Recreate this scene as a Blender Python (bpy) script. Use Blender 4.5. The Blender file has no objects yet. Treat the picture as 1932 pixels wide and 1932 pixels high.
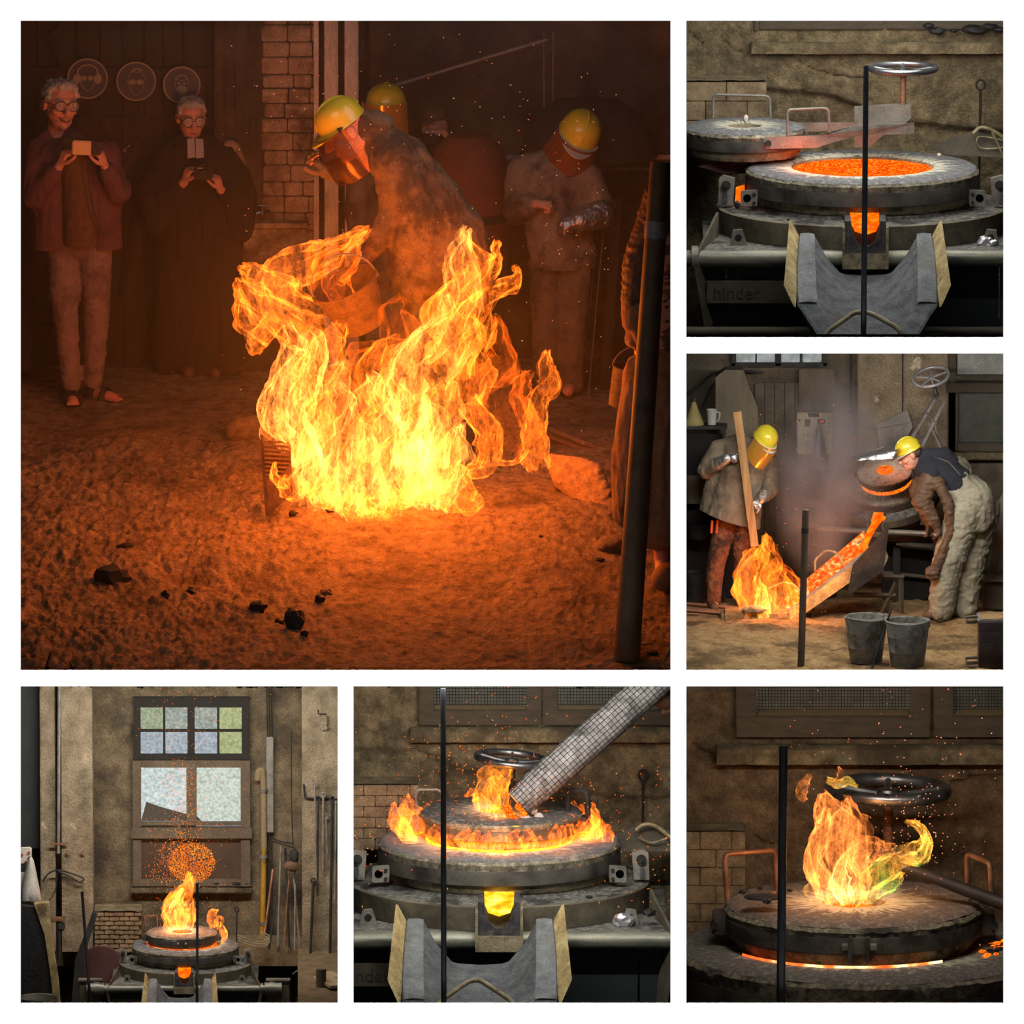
import bpy, bmesh, math, random
import numpy as np
from mathutils import Vector, Matrix, noise, Euler, Quaternion

random.seed(7)
C = bpy.context.scene.collection
PI = math.pi

# ---------------------------------------------------------------- camera, light, exposure
S = 1 / 350.0                       # metres per picture pixel at the display wall
W = 1932
TH = math.radians(9.6)              # the camera looks down on the display by this much
DIST = 16 * W * S
CEN = Vector((0, 0, 4.2))          # centre of the display wall
CAM = CEN + DIST * Vector((0, -math.cos(TH), math.sin(TH)))
sc = bpy.context.scene
cd = bpy.data.cameras.new('camera'); cam = bpy.data.objects.new('camera', cd); C.objects.link(cam)
cam.location = CAM; cam.rotation_euler = (PI / 2 - TH, 0, 0)
cd.sensor_width = 36; cd.lens = 36 * 16; cd.clip_start = 1; cd.clip_end = 400
sc.camera = cam
w = bpy.data.worlds.new('world'); sc.world = w; w.use_nodes = True
w.node_tree.nodes['Background'].inputs[0].default_value = (1, 1, 1, 1)
w.node_tree.nodes['Background'].inputs[1].default_value = 0.11
sc.view_settings.view_transform = 'Standard'; sc.view_settings.look = 'None'
sc.view_settings.exposure = 0; sc.view_settings.gamma = 1; sc.view_settings.use_curve_mapping = False
cy = sc.cycles
cy.transparent_max_bounces = 48; cy.max_bounces = 6; cy.diffuse_bounces = 3; cy.glossy_bounces = 3
cy.transmission_bounces = 4; cy.volume_bounces = 0; cy.sample_clamp_indirect = 4
cy.volume_step_rate = 2.0

def lamp(kind, loc, power, color=(1, 1, 1), target=None, size=(1, 1), radius=.1, name='lamp', spread=None):
    ld = bpy.data.lights.new(name, kind); ld.energy = power; ld.color = color
    if kind == 'AREA':
        ld.shape = 'RECTANGLE'; ld.size, ld.size_y = size
        if spread: ld.spread = spread
    elif kind == 'SUN': ld.angle = radius
    else: ld.shadow_soft_size = radius
    o = bpy.data.objects.new(name, ld); C.objects.link(o); o.location = loc
    if target is not None:
        o.rotation_euler = (Vector(target) - Vector(loc)).to_track_quat('-Z', 'Y').to_euler()
    return o
# added sun lamp, grazing the display wall to turn it white
SUN_A = math.radians(2.0)
lamp('SUN', (0, -3, 9), 112, (1, 1, 1), target=Vector((0, -3, 9)) + Vector((0, math.sin(SUN_A), -math.cos(SUN_A))), radius=.004, name='sun')

# picture pixel (at depth d pixels behind the wall plane) -> world point
_cx, _cz = Vector((1, 0, 0)), Vector((0, math.sin(TH), math.cos(TH)))
_cf = Vector((0, math.cos(TH), -math.sin(TH)))
def ray(px, py):
    return _cf * 16 + _cx * ((px - W / 2) / W) - _cz * ((py - W / 2) / W)
def P(px, py, d=0):
    r = ray(px, py)
    return CAM + r * ((d * S - CAM.y) / r.y)
def K(d): return S * (1 + d * S * math.cos(TH) / DIST)

AREAS = [  # added fill lights, unseen in the six rooms: (x, y, d) of lamp, (x, y, d) of target, size px, power, colour
]
def room_lamp(a, b, size, power, color, name='room_lamp', spread=None):  # unseen area light, added to brighten a room
    lamp('AREA', P(*a), power, color, target=P(*b), size=(size[0] * S, size[1] * S), name=name, spread=spread)
#LIGHTS

# ---------------------------------------------------------------- materials
def lin(c):
    return tuple(((x / 255) / 12.92 if x / 255 <= .04045 else ((x / 255 + .055) / 1.055) ** 2.4) for x in c[:3]) + (1,)
_M = {}
def mat(name, cols, scale=6, detail=8, rough=.8, metal=0, bump=.25, bscale=60, nrough=.6, stretch=(1, 1, 1), big=0, bigscale=1.5,
        bigcol=None, bigpos=(.5, .6), voro=0, spec=.5, rvar=0, coat=0, sss=0, dist=0, bdist=.004, grain=None, gscale=150):
    """Principled, colour from a ramp over noise; optional large patches of another colour; noise bump"""
    if name in _M: return _M[name]
    m = bpy.data.materials.new(name); m.use_nodes = True; nt = m.node_tree; N = nt.nodes; Lk = nt.links.new
    b = N['Principled BSDF']
    tc = N.new('ShaderNodeTexCoord'); mp = N.new('ShaderNodeMapping'); mp.inputs['Scale'].default_value = stretch
    Lk(tc.outputs['Object'], mp.inputs[0])
    n = N.new('ShaderNodeTexNoise'); n.inputs['Scale'].default_value = scale; n.inputs['Detail'].default_value = detail
    n.inputs['Roughness'].default_value = nrough; n.inputs['Distortion'].default_value = dist
    Lk(mp.outputs[0], n.inputs['Vector'])
    r = N.new('ShaderNodeValToRGB'); e = r.color_ramp.elements
    k = len(cols)
    for i, c in enumerate(cols):
        pos = c[3] if len(c) > 3 else .3 + .4 * i / max(1, k - 1)
        el = e[i] if i < 2 else e.new(pos)
        el.position = pos; el.color = lin(c)
    if k == 1: e[1].color = lin(cols[0])
    Lk(n.outputs['Fac'], r.inputs[0]); col = r.outputs[0]
    if bigcol:
        n2 = N.new('ShaderNodeTexNoise'); n2.inputs['Scale'].default_value = bigscale; n2.inputs['Detail'].default_value = 6
        n2.inputs['Roughness'].default_value = .65
        Lk(mp.outputs[0], n2.inputs['Vector'])
        r2 = N.new('ShaderNodeValToRGB'); r2.color_ramp.elements[0].position, r2.color_ramp.elements[1].position = bigpos
        Lk(n2.outputs['Fac'], r2.inputs[0])
        mx = N.new('ShaderNodeMix'); mx.data_type = 'RGBA'; mx.inputs[7].default_value = lin(bigcol)
        Lk(r2.outputs[0], mx.inputs[0]); Lk(col, mx.inputs[6]); col = mx.outputs[2]
    if grain is None: grain = .35 if rough >= .7 and bump >= .25 else (.25 if bump >= .1 else 0)
    if grain:
        n4 = N.new('ShaderNodeTexNoise'); n4.inputs['Scale'].default_value = gscale; n4.inputs['Detail'].default_value = 3; Lk(mp.outputs[0], n4.inputs['Vector'])
        r4 = N.new('ShaderNodeMapRange'); r4.inputs[1].default_value = .3; r4.inputs[2].default_value = .7; r4.inputs[3].default_value = 1 - grain; r4.inputs[4].default_value = 1 + grain; Lk(n4.outputs['Fac'], r4.inputs[0])
        m4 = N.new('ShaderNodeMix'); m4.data_type = 'RGBA'; m4.blend_type = 'MULTIPLY'; m4.inputs[0].default_value = 1; Lk(col, m4.inputs[6]); Lk(r4.outputs[0], m4.inputs[7]); col = m4.outputs[2]
    Lk(col, b.inputs['Base Color'])
    b.inputs['Roughness'].default_value = rough; b.inputs['Metallic'].default_value = metal
    b.inputs['Specular IOR Level'].default_value = spec
    b.inputs['Coat Weight'].default_value = coat
    if sss: b.inputs['Subsurface Weight'].default_value = sss; b.inputs['Subsurface Radius'].default_value = (.01, .004, .002)
    if rvar:
        mr = N.new('ShaderNodeMapRange'); mr.inputs[3].default_value = max(0, rough - rvar); mr.inputs[4].default_value = min(1, rough + rvar)
        mr.inputs[1].default_value = .35; mr.inputs[2].default_value = .65
        Lk(n.outputs['Fac'], mr.inputs[0]); Lk(mr.outputs[0], b.inputs['Roughness'])
    if bump:
        n3 = N.new('ShaderNodeTexNoise'); n3.inputs['Scale'].default_value = bscale; n3.inputs['Detail'].default_value = 5
        n3.inputs['Roughness'].default_value = .65
        Lk(mp.outputs[0], n3.inputs['Vector'])
        bp = N.new('ShaderNodeBump'); bp.inputs['Strength'].default_value = bump; bp.inputs['Distance'].default_value = bdist
        Lk(n3.outputs['Fac'], bp.inputs['Height'])
        if voro:
            v = N.new('ShaderNodeTexVoronoi'); v.inputs['Scale'].default_value = voro; Lk(mp.outputs[0], v.inputs['Vector'])
            ad = N.new('ShaderNodeMath'); ad.operation = 'ADD'; Lk(n3.outputs['Fac'], ad.inputs[0]); Lk(v.outputs['Distance'], ad.inputs[1])
            Lk(ad.outputs[0], bp.inputs['Height'])
        Lk(bp.outputs[0], b.inputs['Normal'])
    _M[name] = m
    return m

def glow(name, cols, strength, scale=40, detail=4, stretch=(1, 1, 1), sample=True):
    """something hot that gives off light: emission colour ramped over noise"""
    if name in _M: return _M[name]
    m = bpy.data.materials.new(name); m.use_nodes = True; nt = m.node_tree; N = nt.nodes; Lk = nt.links.new
    N.remove(N['Principled BSDF']); out = N['Material Output']
    tc = N.new('ShaderNodeTexCoord'); mp = N.new('ShaderNodeMapping'); mp.inputs['Scale'].default_value = stretch
    Lk(tc.outputs['Object'], mp.inputs[0])
    n = N.new('ShaderNodeTexNoise'); n.inputs['Scale'].default_value = scale; n.inputs['Detail'].default_value = detail
    Lk(mp.outputs[0], n.inputs['Vector'])
    r = N.new('ShaderNodeValToRGB'); e = r.color_ramp.elements
    for i, c in enumerate(cols):
        pos = c[3] if len(c) > 3 else .35 + .3 * i / max(1, len(cols) - 1)
        el = e[i] if i < 2 else e.new(pos); el.position = pos; el.color = lin(c)
    if len(cols) == 1: e[1].color = lin(cols[0])
    Lk(n.outputs['Fac'], r.inputs[0])
    em = N.new('ShaderNodeEmission'); em.inputs[1].default_value = strength
    Lk(r.outputs[0], em.inputs[0]); Lk(em.outputs[0], out.inputs[0])
    if not sample: m.cycles.emission_sampling = 'NONE'
    _M[name] = m
    return m

# ---------------------------------------------------------------- mesh builder
def nz(p, f, seed=0.0):
    return noise.noise(Vector((p[0] * f + seed, p[1] * f + seed * 1.7, p[2] * f - seed)))
def fbm(p, f, o=4, seed=0.0):
    v = 0; a = .5
    for i in range(o):
        v += a * nz(p, f, seed + i * 7.3); f *= 2.03; a *= .5
    return v

class MB:
    def __init__(s): s.v = []; s.f = []
    def add(s, vs, fs):
        b = len(s.v); s.v.extend([tuple(p) for p in vs]); s.f.extend([tuple(b + i for i in f) for f in fs]); return b
    def box(s, c, sz, R=None, ch=0):
        x, y, z = [k / 2 for k in sz]
        if ch:
            bm = bmesh.new(); bmesh.ops.create_cube(bm, size=1)
            for v in bm.verts: v.co = Vector((v.co.x * sz[0], v.co.y * sz[1], v.co.z * sz[2]))
            bmesh.ops.bevel(bm, geom=bm.edges[:], offset=min(ch, min(sz) * .45), segments=2, affect='EDGES')
            vs = [v.co.copy() for v in bm.verts]; bm.verts.index_update(); fs = [[v.index for v in f.verts] for f in bm.faces]; bm.free()
        else:
            vs = [Vector((i, j, k)) for k in (-z, z) for j in (-y, y) for i in (-x, x)]
            fs = [(0, 2, 3, 1), (4, 5, 7, 6), (0, 1, 5, 4), (2, 6, 7, 3), (0, 4, 6, 2), (1, 3, 7, 5)]
        if R is not None: vs = [R @ v for v in vs]
        return s.add([v + Vector(c) for v in vs], fs)
    def hexa(s, p8):
        """8 corners: bottom 4 (ccw) then top 4"""
        return s.add(p8, [(3, 2, 1, 0), (4, 5, 6, 7), (0, 1, 5, 4), (1, 2, 6, 5), (2, 3, 7, 6), (3, 0, 4, 7)])
    def tube(s, pts, r, n=8, closed=False, caps=True, flat=1.0, up=None):
        pts = [Vector(p) for p in pts]; m = len(pts)
        rs = r if isinstance(r, (list, tuple)) else [r] * m
        tan = []
        for i in range(m):
            a = pts[(i - 1) % m] if (closed or i > 0) else pts[i]; b = pts[(i + 1) % m] if (closed or i < m - 1) else pts[i]
            t = b - a; tan.append(t.normalized() if t.length > 1e-9 else Vector((0, 0, 1)))
        ref = Vector(up) if up else (Vector((0, 0, 1)) if abs(tan[0].z) < .9 else Vector((0, 1, 0)))
        nrm = (ref - tan[0] * ref.dot(tan[0])).normalized(); vs = []
        for i in range(m):
            nn = nrm - tan[i] * nrm.dot(tan[i])
            nrm = nn.normalized() if nn.length > 1e-6 else nrm
            bn = tan[i].cross(nrm)
            for k in range(n):
                a = 2 * PI * k / n
                vs.append(pts[i] + (nrm * math.cos(a) * flat + bn * math.sin(a)) * rs[i])
        fs = []
        for i in range(m if closed else m - 1):
            j = (i + 1) % m
            for k in range(n):
                fs.append((i * n + k, i * n + (k + 1) % n, j * n + (k + 1) % n, j * n + k))
        if caps and not closed:
            fs.append(tuple(range(n - 1, -1, -1))); fs.append(tuple((m - 1) * n + k for k in range(n)))
        return s.add(vs, fs)
    def cyl(s, p0, p1, r0, r1=None, n=20): return s.tube([p0, p1], [r0, r0 if r1 is None else r1], n)
    def capsule(s, p0, p1, r0, r1=None, n=14, flat=1.0, up=None):
        r1 = r0 if r1 is None else r1; p0 = Vector(p0); p1 = Vector(p1); d = p1 - p0
        L = d.length; t = d / L if L > 1e-9 else Vector((0, 0, 1)); pts = []; rs = []
        for a in (85, 65, 45, 25, 0): pts.append(p0 - t * r0 * math.sin(math.radians(a))); rs.append(r0 * math.cos(math.radians(a)))
        if L > 1e-9:
            for i in range(1, 3): pts.append(p0.lerp(p1, i / 3)); rs.append(r0 + (r1 - r0) * i / 3)
        for a in (0, 25, 45, 65, 85): pts.append(p1 + t * r1 * math.sin(math.radians(a))); rs.append(r1 * math.cos(math.radians(a)))
        return s.tube(pts, rs, n, flat=flat, up=up)
    def ell(s, c, r, R=None, nu=18, nv=12):
        if not isinstance(r, (list, tuple)): r = (r, r, r)
        vs = [Vector((0, 0, -r[2]))]
        for j in range(1, nv):
            t = -PI / 2 + PI * j / nv
            for i in range(nu):
                a = 2 * PI * i / nu; vs.append(Vector((r[0] * math.cos(t) * math.cos(a), r[1] * math.cos(t) * math.sin(a), r[2] * math.sin(t))))
        vs.append(Vector((0, 0, r[2])))
        if R is not None: vs = [R @ v for v in vs]
        fs = []
        for i in range(nu):
            fs.append((0, 1 + (i + 1) % nu, 1 + i))
            for j in range(nv - 2):
                a = 1 + j * nu; fs.append((a + i, a + (i + 1) % nu, a + nu + (i + 1) % nu, a + nu + i))
            a = 1 + (nv - 2) * nu; fs.append((a + i, a + (i + 1) % nu, len(vs) - 1))
        return s.add([v + Vector(c) for v in vs], fs)
    def lathe(s, prof, c=(0, 0, 0), n=64, a0=0, a1=2 * PI, R=None, jit=0, jf=.05, seed=0, closed=False):
        """profile of (r, z); closed joins last to first"""
        full = abs(a1 - a0 - 2 * PI) < 1e-6; m = n if full else n + 1; k = len(prof); vs = []
        for i in range(m):
            a = a0 + (a1 - a0) * i / n
            for r, z in prof:
                p = Vector((r * math.cos(a), r * math.sin(a), z))
                if jit: p += Vector((p.x, p.y, 0)).normalized() * jit * fbm(p, jf, 3, seed) + Vector((0, 0, jit * .6 * fbm(p, jf, 3, seed + 9)))
                if R is not None: p = R @ p
                vs.append(p + Vector(c))
        fs = []
        for i in range(n):
            j = (i + 1) % m
            for q in range(k if closed else k - 1):
                q2 = (q + 1) % k
                fs.append((i * k + q, j * k + q, j * k + q2, i * k + q2))
        return s.add(vs, fs)
    def prism(s, poly, y0, y1, ax='y', M=None):
        """poly of (a,b): ax y -> (x,z) extruded in y; ax z -> (x,y); ax x -> (y,z)"""
        def pt(a, b, t):
            p = Vector((a, t, b)) if ax == 'y' else (Vector((a, b, t)) if ax == 'z' else Vector((t, a, b)))
            return M @ p if M is not None else p
        k = len(poly)
        vs = [pt(a, b, y0) for a, b in poly] + [pt(a, b, y1) for a, b in poly]
        fs = [tuple(range(k)), tuple(range(2 * k - 1, k - 1, -1))] + [(i, i + k, (i + 1) % k + k, (i + 1) % k) for i in range(k)]
        return s.add(vs, fs)
    def grid(s, fn, nu, nv):
        vs = [fn(i / nu, j / nv) for j in range(nv + 1) for i in range(nu + 1)]
        fs = [(j * (nu + 1) + i, j * (nu + 1) + i + 1, (j + 1) * (nu + 1) + i + 1, (j + 1) * (nu + 1) + i) for j in range(nv) for i in range(nu)]
        return s.add(vs, fs)
    def rock(s, c, r, seed=0, amp=.45, sub=2, f=1.3):
        if not isinstance(r, (list, tuple)): r = (r, r, r)
        bm = bmesh.new(); bmesh.ops.create_icosphere(bm, subdivisions=sub, radius=1)
        vs = []
        for v in bm.verts:
            q = v.co * (1 + amp * fbm(v.co, f, 3, seed * 3.1 + 1))
            vs.append(Vector((q.x * r[0], q.y * r[1], q.z * r[2])) + Vector(c))
        fs = [[v.index for v in f.verts] for f in bm.faces]; bm.free()
        return s.add(vs, fs)
    def spline(s, pts, r, n=8, m=6, **kw):
        return s.tube(smooth_path(pts, m), r, n, **kw)
    def xf(s, M, start=0):
        s.v[start:] = [tuple(M @ Vector(p)) for p in s.v[start:]]; return s
    def jit(s, amp, f, o=3, seed=0, start=0, axis=None):
        out = []
        for p in s.v[start:]:
            q = Vector(p)
            d = Vector((fbm(q, f, o, seed + 1), fbm(q, f, o, seed + 23), fbm(q, f, o, seed + 47)))
            if axis: d = Vector((d.x * axis[0], d.y * axis[1], d.z * axis[2]))
            out.append(tuple(q + d * amp))
        s.v[start:] = out; return s

def smooth_path(pts, m=6, closed=False):
    pts = [Vector(p) for p in pts]; n = len(pts); out = []
    rng = range(n if closed else n - 1)
    for i in rng:
        p0 = pts[(i - 1) % n] if closed or i > 0 else pts[i] * 2 - pts[i + 1]
        p1, p2 = pts[i], pts[(i + 1) % n]
        p3 = pts[(i + 2) % n] if closed or i + 2 < n else p2 * 2 - p1
        for k in range(m):
            t = k / m
            out.append(.5 * ((2 * p1) + (p2 - p0) * t + (2 * p0 - 5 * p1 + 4 * p2 - p3) * t * t + (3 * p1 - p0 - 3 * p2 + p3) * t ** 3))
    if not closed: out.append(pts[-1])
    return out

def link(name, me, m, parent=None, smooth=35):
    if smooth is not None and len(me.polygons):
        me.polygons.foreach_set('use_smooth', [True] * len(me.polygons))
        if smooth < 180: me.set_sharp_from_angle(angle=math.radians(smooth))
    o = bpy.data.objects.new(name, me); C.objects.link(o)
    if m and not me.materials: me.materials.append(m)
    if parent is not None: o.parent = parent
    return o
def to_mesh(name, mb, u=1.0):
    me = bpy.data.meshes.new(name)
    me.from_pydata([(x * u, y * u, z * u) for x, y, z in mb.v], [], mb.f)
    me.update(); return me

class T:
    """a thing standing at picture point (px,py), depth d; its meshes are built in pixel units about that origin"""
    def __init__(s, name, label, cat, px, py, d, k=1.0, group=None, kind=None):
        s.p = P(px, py, d); s.d = d; s.u = K(d) * k; s.name = name; s.root = None
        s.props = dict(label=label, category=cat)
        if group: s.props['group'] = group
        if kind: s.props['kind'] = kind
    def L(s, px, py, y=0):
        """local point seen at picture pixel (px,py), y local pixels behind the origin"""
        return (P(px, py, (s.p.y + y * s.u) / S) - s.p) / s.u
    def G(s, px, py, z=0):
        """local point on the level z (local px) seen at the picture pixel"""
        r = ray(px, py); return (CAM + r * ((s.p.z + z * s.u - CAM.z) / r.z) - s.p) / s.u
    def _tag(s, o):
        for k, v in s.props.items(): o[k] = v
    def empty(s):
        if s.root is None:
            s.root = bpy.data.objects.new(s.name, None); C.objects.link(s.root); s.root.location = s.p; s.root.empty_display_size = .1
            s._tag(s.root)
        return s.root
    def part(s, name, mb, m, parent=None, label=None, smooth=35, kind=None, mesh=None):
        o = link(name, mesh or to_mesh(name, mb, s.u), m, parent or s.empty(), smooth)
        if label: o['label'] = label
        if kind: o['kind'] = kind
        return o
    def solo(s, mb, m, smooth=35, mesh=None):
        o = link(s.name, mesh or to_mesh(s.name, mb, s.u), m, None, smooth); o.location = s.p; s._tag(o); s.root = o
        return o
def struct(name, mb, m, label=None, smooth=35):
    o = link(name, to_mesh(name, mb), m, None, smooth); o['kind'] = 'structure'
    if label: o['label'] = label
    return o
def copy_tree(o, parent=None):
    c = o.copy(); C.objects.link(c); c.parent = parent
    for ch in list(o.children): copy_tree(ch, c)
    return c
# ---------------------------------------------------------------- the white display wall with its six openings, and the rooms behind
PANELS = {1: (39, 39, 1265, 1265), 2: (1295, 39, 1893, 637), 3: (1295, 667, 1893, 1265),
          4: (39, 1295, 637, 1893), 5: (667, 1295, 1265, 1893), 6: (1295, 1295, 1893, 1893)}
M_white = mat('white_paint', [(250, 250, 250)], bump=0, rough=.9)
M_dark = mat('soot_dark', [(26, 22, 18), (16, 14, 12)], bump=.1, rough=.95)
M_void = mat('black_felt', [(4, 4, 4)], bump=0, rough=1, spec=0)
def build_wall():
    xs = [-380, 39, 637, 667, 1265, 1295, 1893, 2320]; ys = [-420, 39, 637, 667, 1265, 1295, 1893, 2360]
    mb = MB(); t = 3
    for i in range(7):
        for j in range(7):
            cx = (xs[i] + xs[i + 1]) / 2; cy_ = (ys[j] + ys[j + 1]) / 2
            if any(a < cx < c and b < cy_ < d for a, b, c, d in PANELS.values()): continue
            q = [(xs[i], ys[j + 1]), (xs[i + 1], ys[j + 1]), (xs[i + 1], ys[j]), (xs[i], ys[j])]
            f = [P(a, b, 0) for a, b in q]; k = [p + Vector((0, t * S, 0)) for p in f]
            n = mb.add(f + k, [(0, 1, 2, 3), (7, 6, 5, 4)])
            for e, (di, dj) in enumerate(((0, 1), (1, 0), (0, -1), (-1, 0))):
                ii, jj = i + di, j + dj
                if 0 <= ii < 7 and 0 <= jj < 7:
                    ccx = (xs[ii] + xs[ii + 1]) / 2; ccy = (ys[jj] + ys[jj + 1]) / 2
                    if not any(a < ccx < c and b < ccy < d for a, b, c, d in PANELS.values()): continue
                a, b = e, (e + 1) % 4
                mb.f.append((n + a, n + 4 + a, n + 4 + b, n + b))
    struct('wall_front', mb, M_white, 'white display wall with six square openings', smooth=None)
build_wall()
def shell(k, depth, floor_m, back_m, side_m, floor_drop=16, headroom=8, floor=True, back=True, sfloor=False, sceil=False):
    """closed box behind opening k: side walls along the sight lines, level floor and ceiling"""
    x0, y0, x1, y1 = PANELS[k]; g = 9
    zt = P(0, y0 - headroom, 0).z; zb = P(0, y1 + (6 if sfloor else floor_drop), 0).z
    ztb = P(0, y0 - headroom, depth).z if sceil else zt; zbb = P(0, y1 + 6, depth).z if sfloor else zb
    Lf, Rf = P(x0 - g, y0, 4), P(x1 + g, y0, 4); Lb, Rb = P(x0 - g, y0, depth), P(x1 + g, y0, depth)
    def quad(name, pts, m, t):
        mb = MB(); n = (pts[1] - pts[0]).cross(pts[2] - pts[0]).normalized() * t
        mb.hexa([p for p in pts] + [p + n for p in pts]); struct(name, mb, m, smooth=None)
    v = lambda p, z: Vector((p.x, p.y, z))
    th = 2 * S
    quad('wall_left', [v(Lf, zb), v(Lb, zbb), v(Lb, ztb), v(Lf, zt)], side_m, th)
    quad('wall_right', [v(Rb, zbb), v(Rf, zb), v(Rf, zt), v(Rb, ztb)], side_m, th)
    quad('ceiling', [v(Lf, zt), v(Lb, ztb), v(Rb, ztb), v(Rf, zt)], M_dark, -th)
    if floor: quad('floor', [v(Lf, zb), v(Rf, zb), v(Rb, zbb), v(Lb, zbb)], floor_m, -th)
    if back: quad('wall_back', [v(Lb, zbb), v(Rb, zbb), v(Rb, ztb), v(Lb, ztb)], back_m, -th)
    # unseen black strip, added to swallow sun bounce inside the opening
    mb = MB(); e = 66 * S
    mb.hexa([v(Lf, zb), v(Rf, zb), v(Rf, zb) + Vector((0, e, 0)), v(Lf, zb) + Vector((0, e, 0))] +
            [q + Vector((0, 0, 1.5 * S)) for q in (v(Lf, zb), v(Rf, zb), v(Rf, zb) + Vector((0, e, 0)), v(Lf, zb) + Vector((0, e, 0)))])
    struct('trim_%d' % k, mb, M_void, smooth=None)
    return (zbb if sfloor else zb), zt
# ---------------------------------------------------------------- shared foundry materials
M_refr = mat('refractory', [(72, 66, 56), (128, 120, 102), (172, 164, 140)], scale=26, rough=.95, bump=.9, bscale=70, bdist=.012, bigcol=(60, 56, 50), bigscale=4, bigpos=(.52, .66))
M_refr_lo = mat('refractory_under', [(90, 82, 66), (138, 126, 100), (160, 150, 126)], scale=16, rough=.95, bump=.7, bscale=60, bdist=.01, bigcol=(58, 52, 46), bigscale=5, bigpos=(.5, .65))
M_band = mat('steel_band', [(48, 46, 45), (82, 78, 72), (104, 98, 88)], scale=5, rough=.6, metal=.35, bump=.15, bscale=50, bigcol=(58, 50, 44), bigscale=3, rvar=.15)
M_base = mat('furnace_steel', [(66, 60, 48), (96, 90, 74), (122, 114, 94)], scale=7, rough=.75, metal=.15, bump=.2, bscale=45, bigcol=(72, 54, 38), bigscale=3, bigpos=(.55, .7))
M_ash = mat('ash_crust', [(70, 70, 68), (122, 120, 114), (168, 164, 152)], scale=34, rough=1, bump=1, bscale=90, bdist=.02, bigcol=(58, 58, 58), bigscale=5)
M_pipe = mat('worn_pipe', [(84, 88, 84), (124, 124, 112), (146, 142, 124)], scale=9, rough=.45, metal=.45, bump=.12, bscale=50, stretch=(.5, 2, 2), rvar=.15)
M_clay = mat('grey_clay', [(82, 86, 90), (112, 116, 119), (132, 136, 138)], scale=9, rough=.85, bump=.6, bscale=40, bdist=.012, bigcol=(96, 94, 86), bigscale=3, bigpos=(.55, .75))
M_clay_shade = mat('burnt_clay', [(62, 65, 70), (88, 91, 95), (108, 111, 113)], scale=14, rough=.9, bump=.8, bscale=40, bdist=.014, bigcol=(74, 72, 70), bigscale=4, bigpos=(.5, .7))  # shade of the trough's inner slopes, put into a darker clay colour
M_rustplate = mat('ochre_plate', [(112, 92, 58), (160, 140, 96), (184, 168, 122)], scale=12, rough=.8, bump=.25, bigcol=(92, 74, 50), bigscale=8, bigpos=(.55, .68))
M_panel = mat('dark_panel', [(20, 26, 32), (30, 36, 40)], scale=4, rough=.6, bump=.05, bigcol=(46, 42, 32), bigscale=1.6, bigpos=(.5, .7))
M_olive = mat('olive_steel', [(62, 57, 46), (82, 76, 62), (96, 90, 74)], scale=8, rough=.7, metal=.2, bump=.15)
M_oliveD = mat('olive_steel_letter', [(50, 46, 38), (60, 55, 45)], scale=12, rough=.8, bump=.1)
M_blackrod = mat('black_rod', [(34, 38, 42), (48, 52, 57), (66, 69, 72)], scale=9, rough=.42, metal=.3, bump=.08, stretch=(3, 3, .6), rvar=.1)
M_pole1 = mat('dull_pole', [(78, 62, 46), (108, 88, 66)], scale=8, rough=.6, metal=.3, bump=.15)
M_steel = mat('bright_steel', [(96, 98, 102), (132, 134, 138), (160, 162, 164)], scale=6, rough=.33, metal=.9, bump=.06, rvar=.12)
M_iron = mat('bare_iron', [(96, 92, 86), (130, 126, 118), (148, 142, 132)], scale=8, rough=.55, metal=.4, bump=.12)
M_black = mat('blackened_iron', [(28, 26, 25), (44, 42, 40), (60, 57, 52)], scale=12, rough=.7, metal=.3, bump=.3)
M_block = mat('spout_brick', [(34, 32, 36), (62, 58, 60), (92, 86, 84)], scale=18, rough=.9, bump=.8, bscale=60, bdist=.01)
M_red = mat('oxide_red', [(52, 22, 20), (72, 32, 28)], scale=6, rough=.7, bump=.1)
M_coal = mat('coal', [(18, 17, 18), (36, 34, 34)], scale=20, rough=.55, bump=.6, bscale=50, bdist=.01)
M_foil = mat('crumpled_foil', [(170, 172, 178), (205, 206, 210)], scale=10, rough=.3, metal=.7, bump=.4, bscale=60)
M_rod2 = mat('yellowed_rod', [(104, 96, 72), (150, 140, 108), (176, 166, 134)], scale=20, rough=.6, metal=.2, bump=.15)
M_copper = mat('heat_browned_rod', [(96, 66, 48), (140, 100, 76), (170, 130, 104)], scale=9, rough=.45, metal=.5, bump=.1)
M_coke = glow('glowing_coke', [(190, 22, 8, .3), (255, 62, 6, .46), (255, 120, 10, .56), (255, 190, 60, .72)], 1.25, scale=60, detail=3)
M_coke4 = glow('glowing_coke_small', [(200, 30, 8, .3), (255, 80, 10, .46), (255, 140, 20, .56), (255, 200, 80, .72)], 1.25, scale=120, detail=3)
M_molten = glow('molten_metal', [(255, 66, 4, .3), (255, 100, 6, .5), (255, 150, 30, .7)], 1.3, scale=26)
M_moltenY = glow('molten_yellow', [(255, 120, 6, .3), (255, 190, 30, .5), (255, 235, 110, .68)], 1.7, scale=14)

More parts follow.
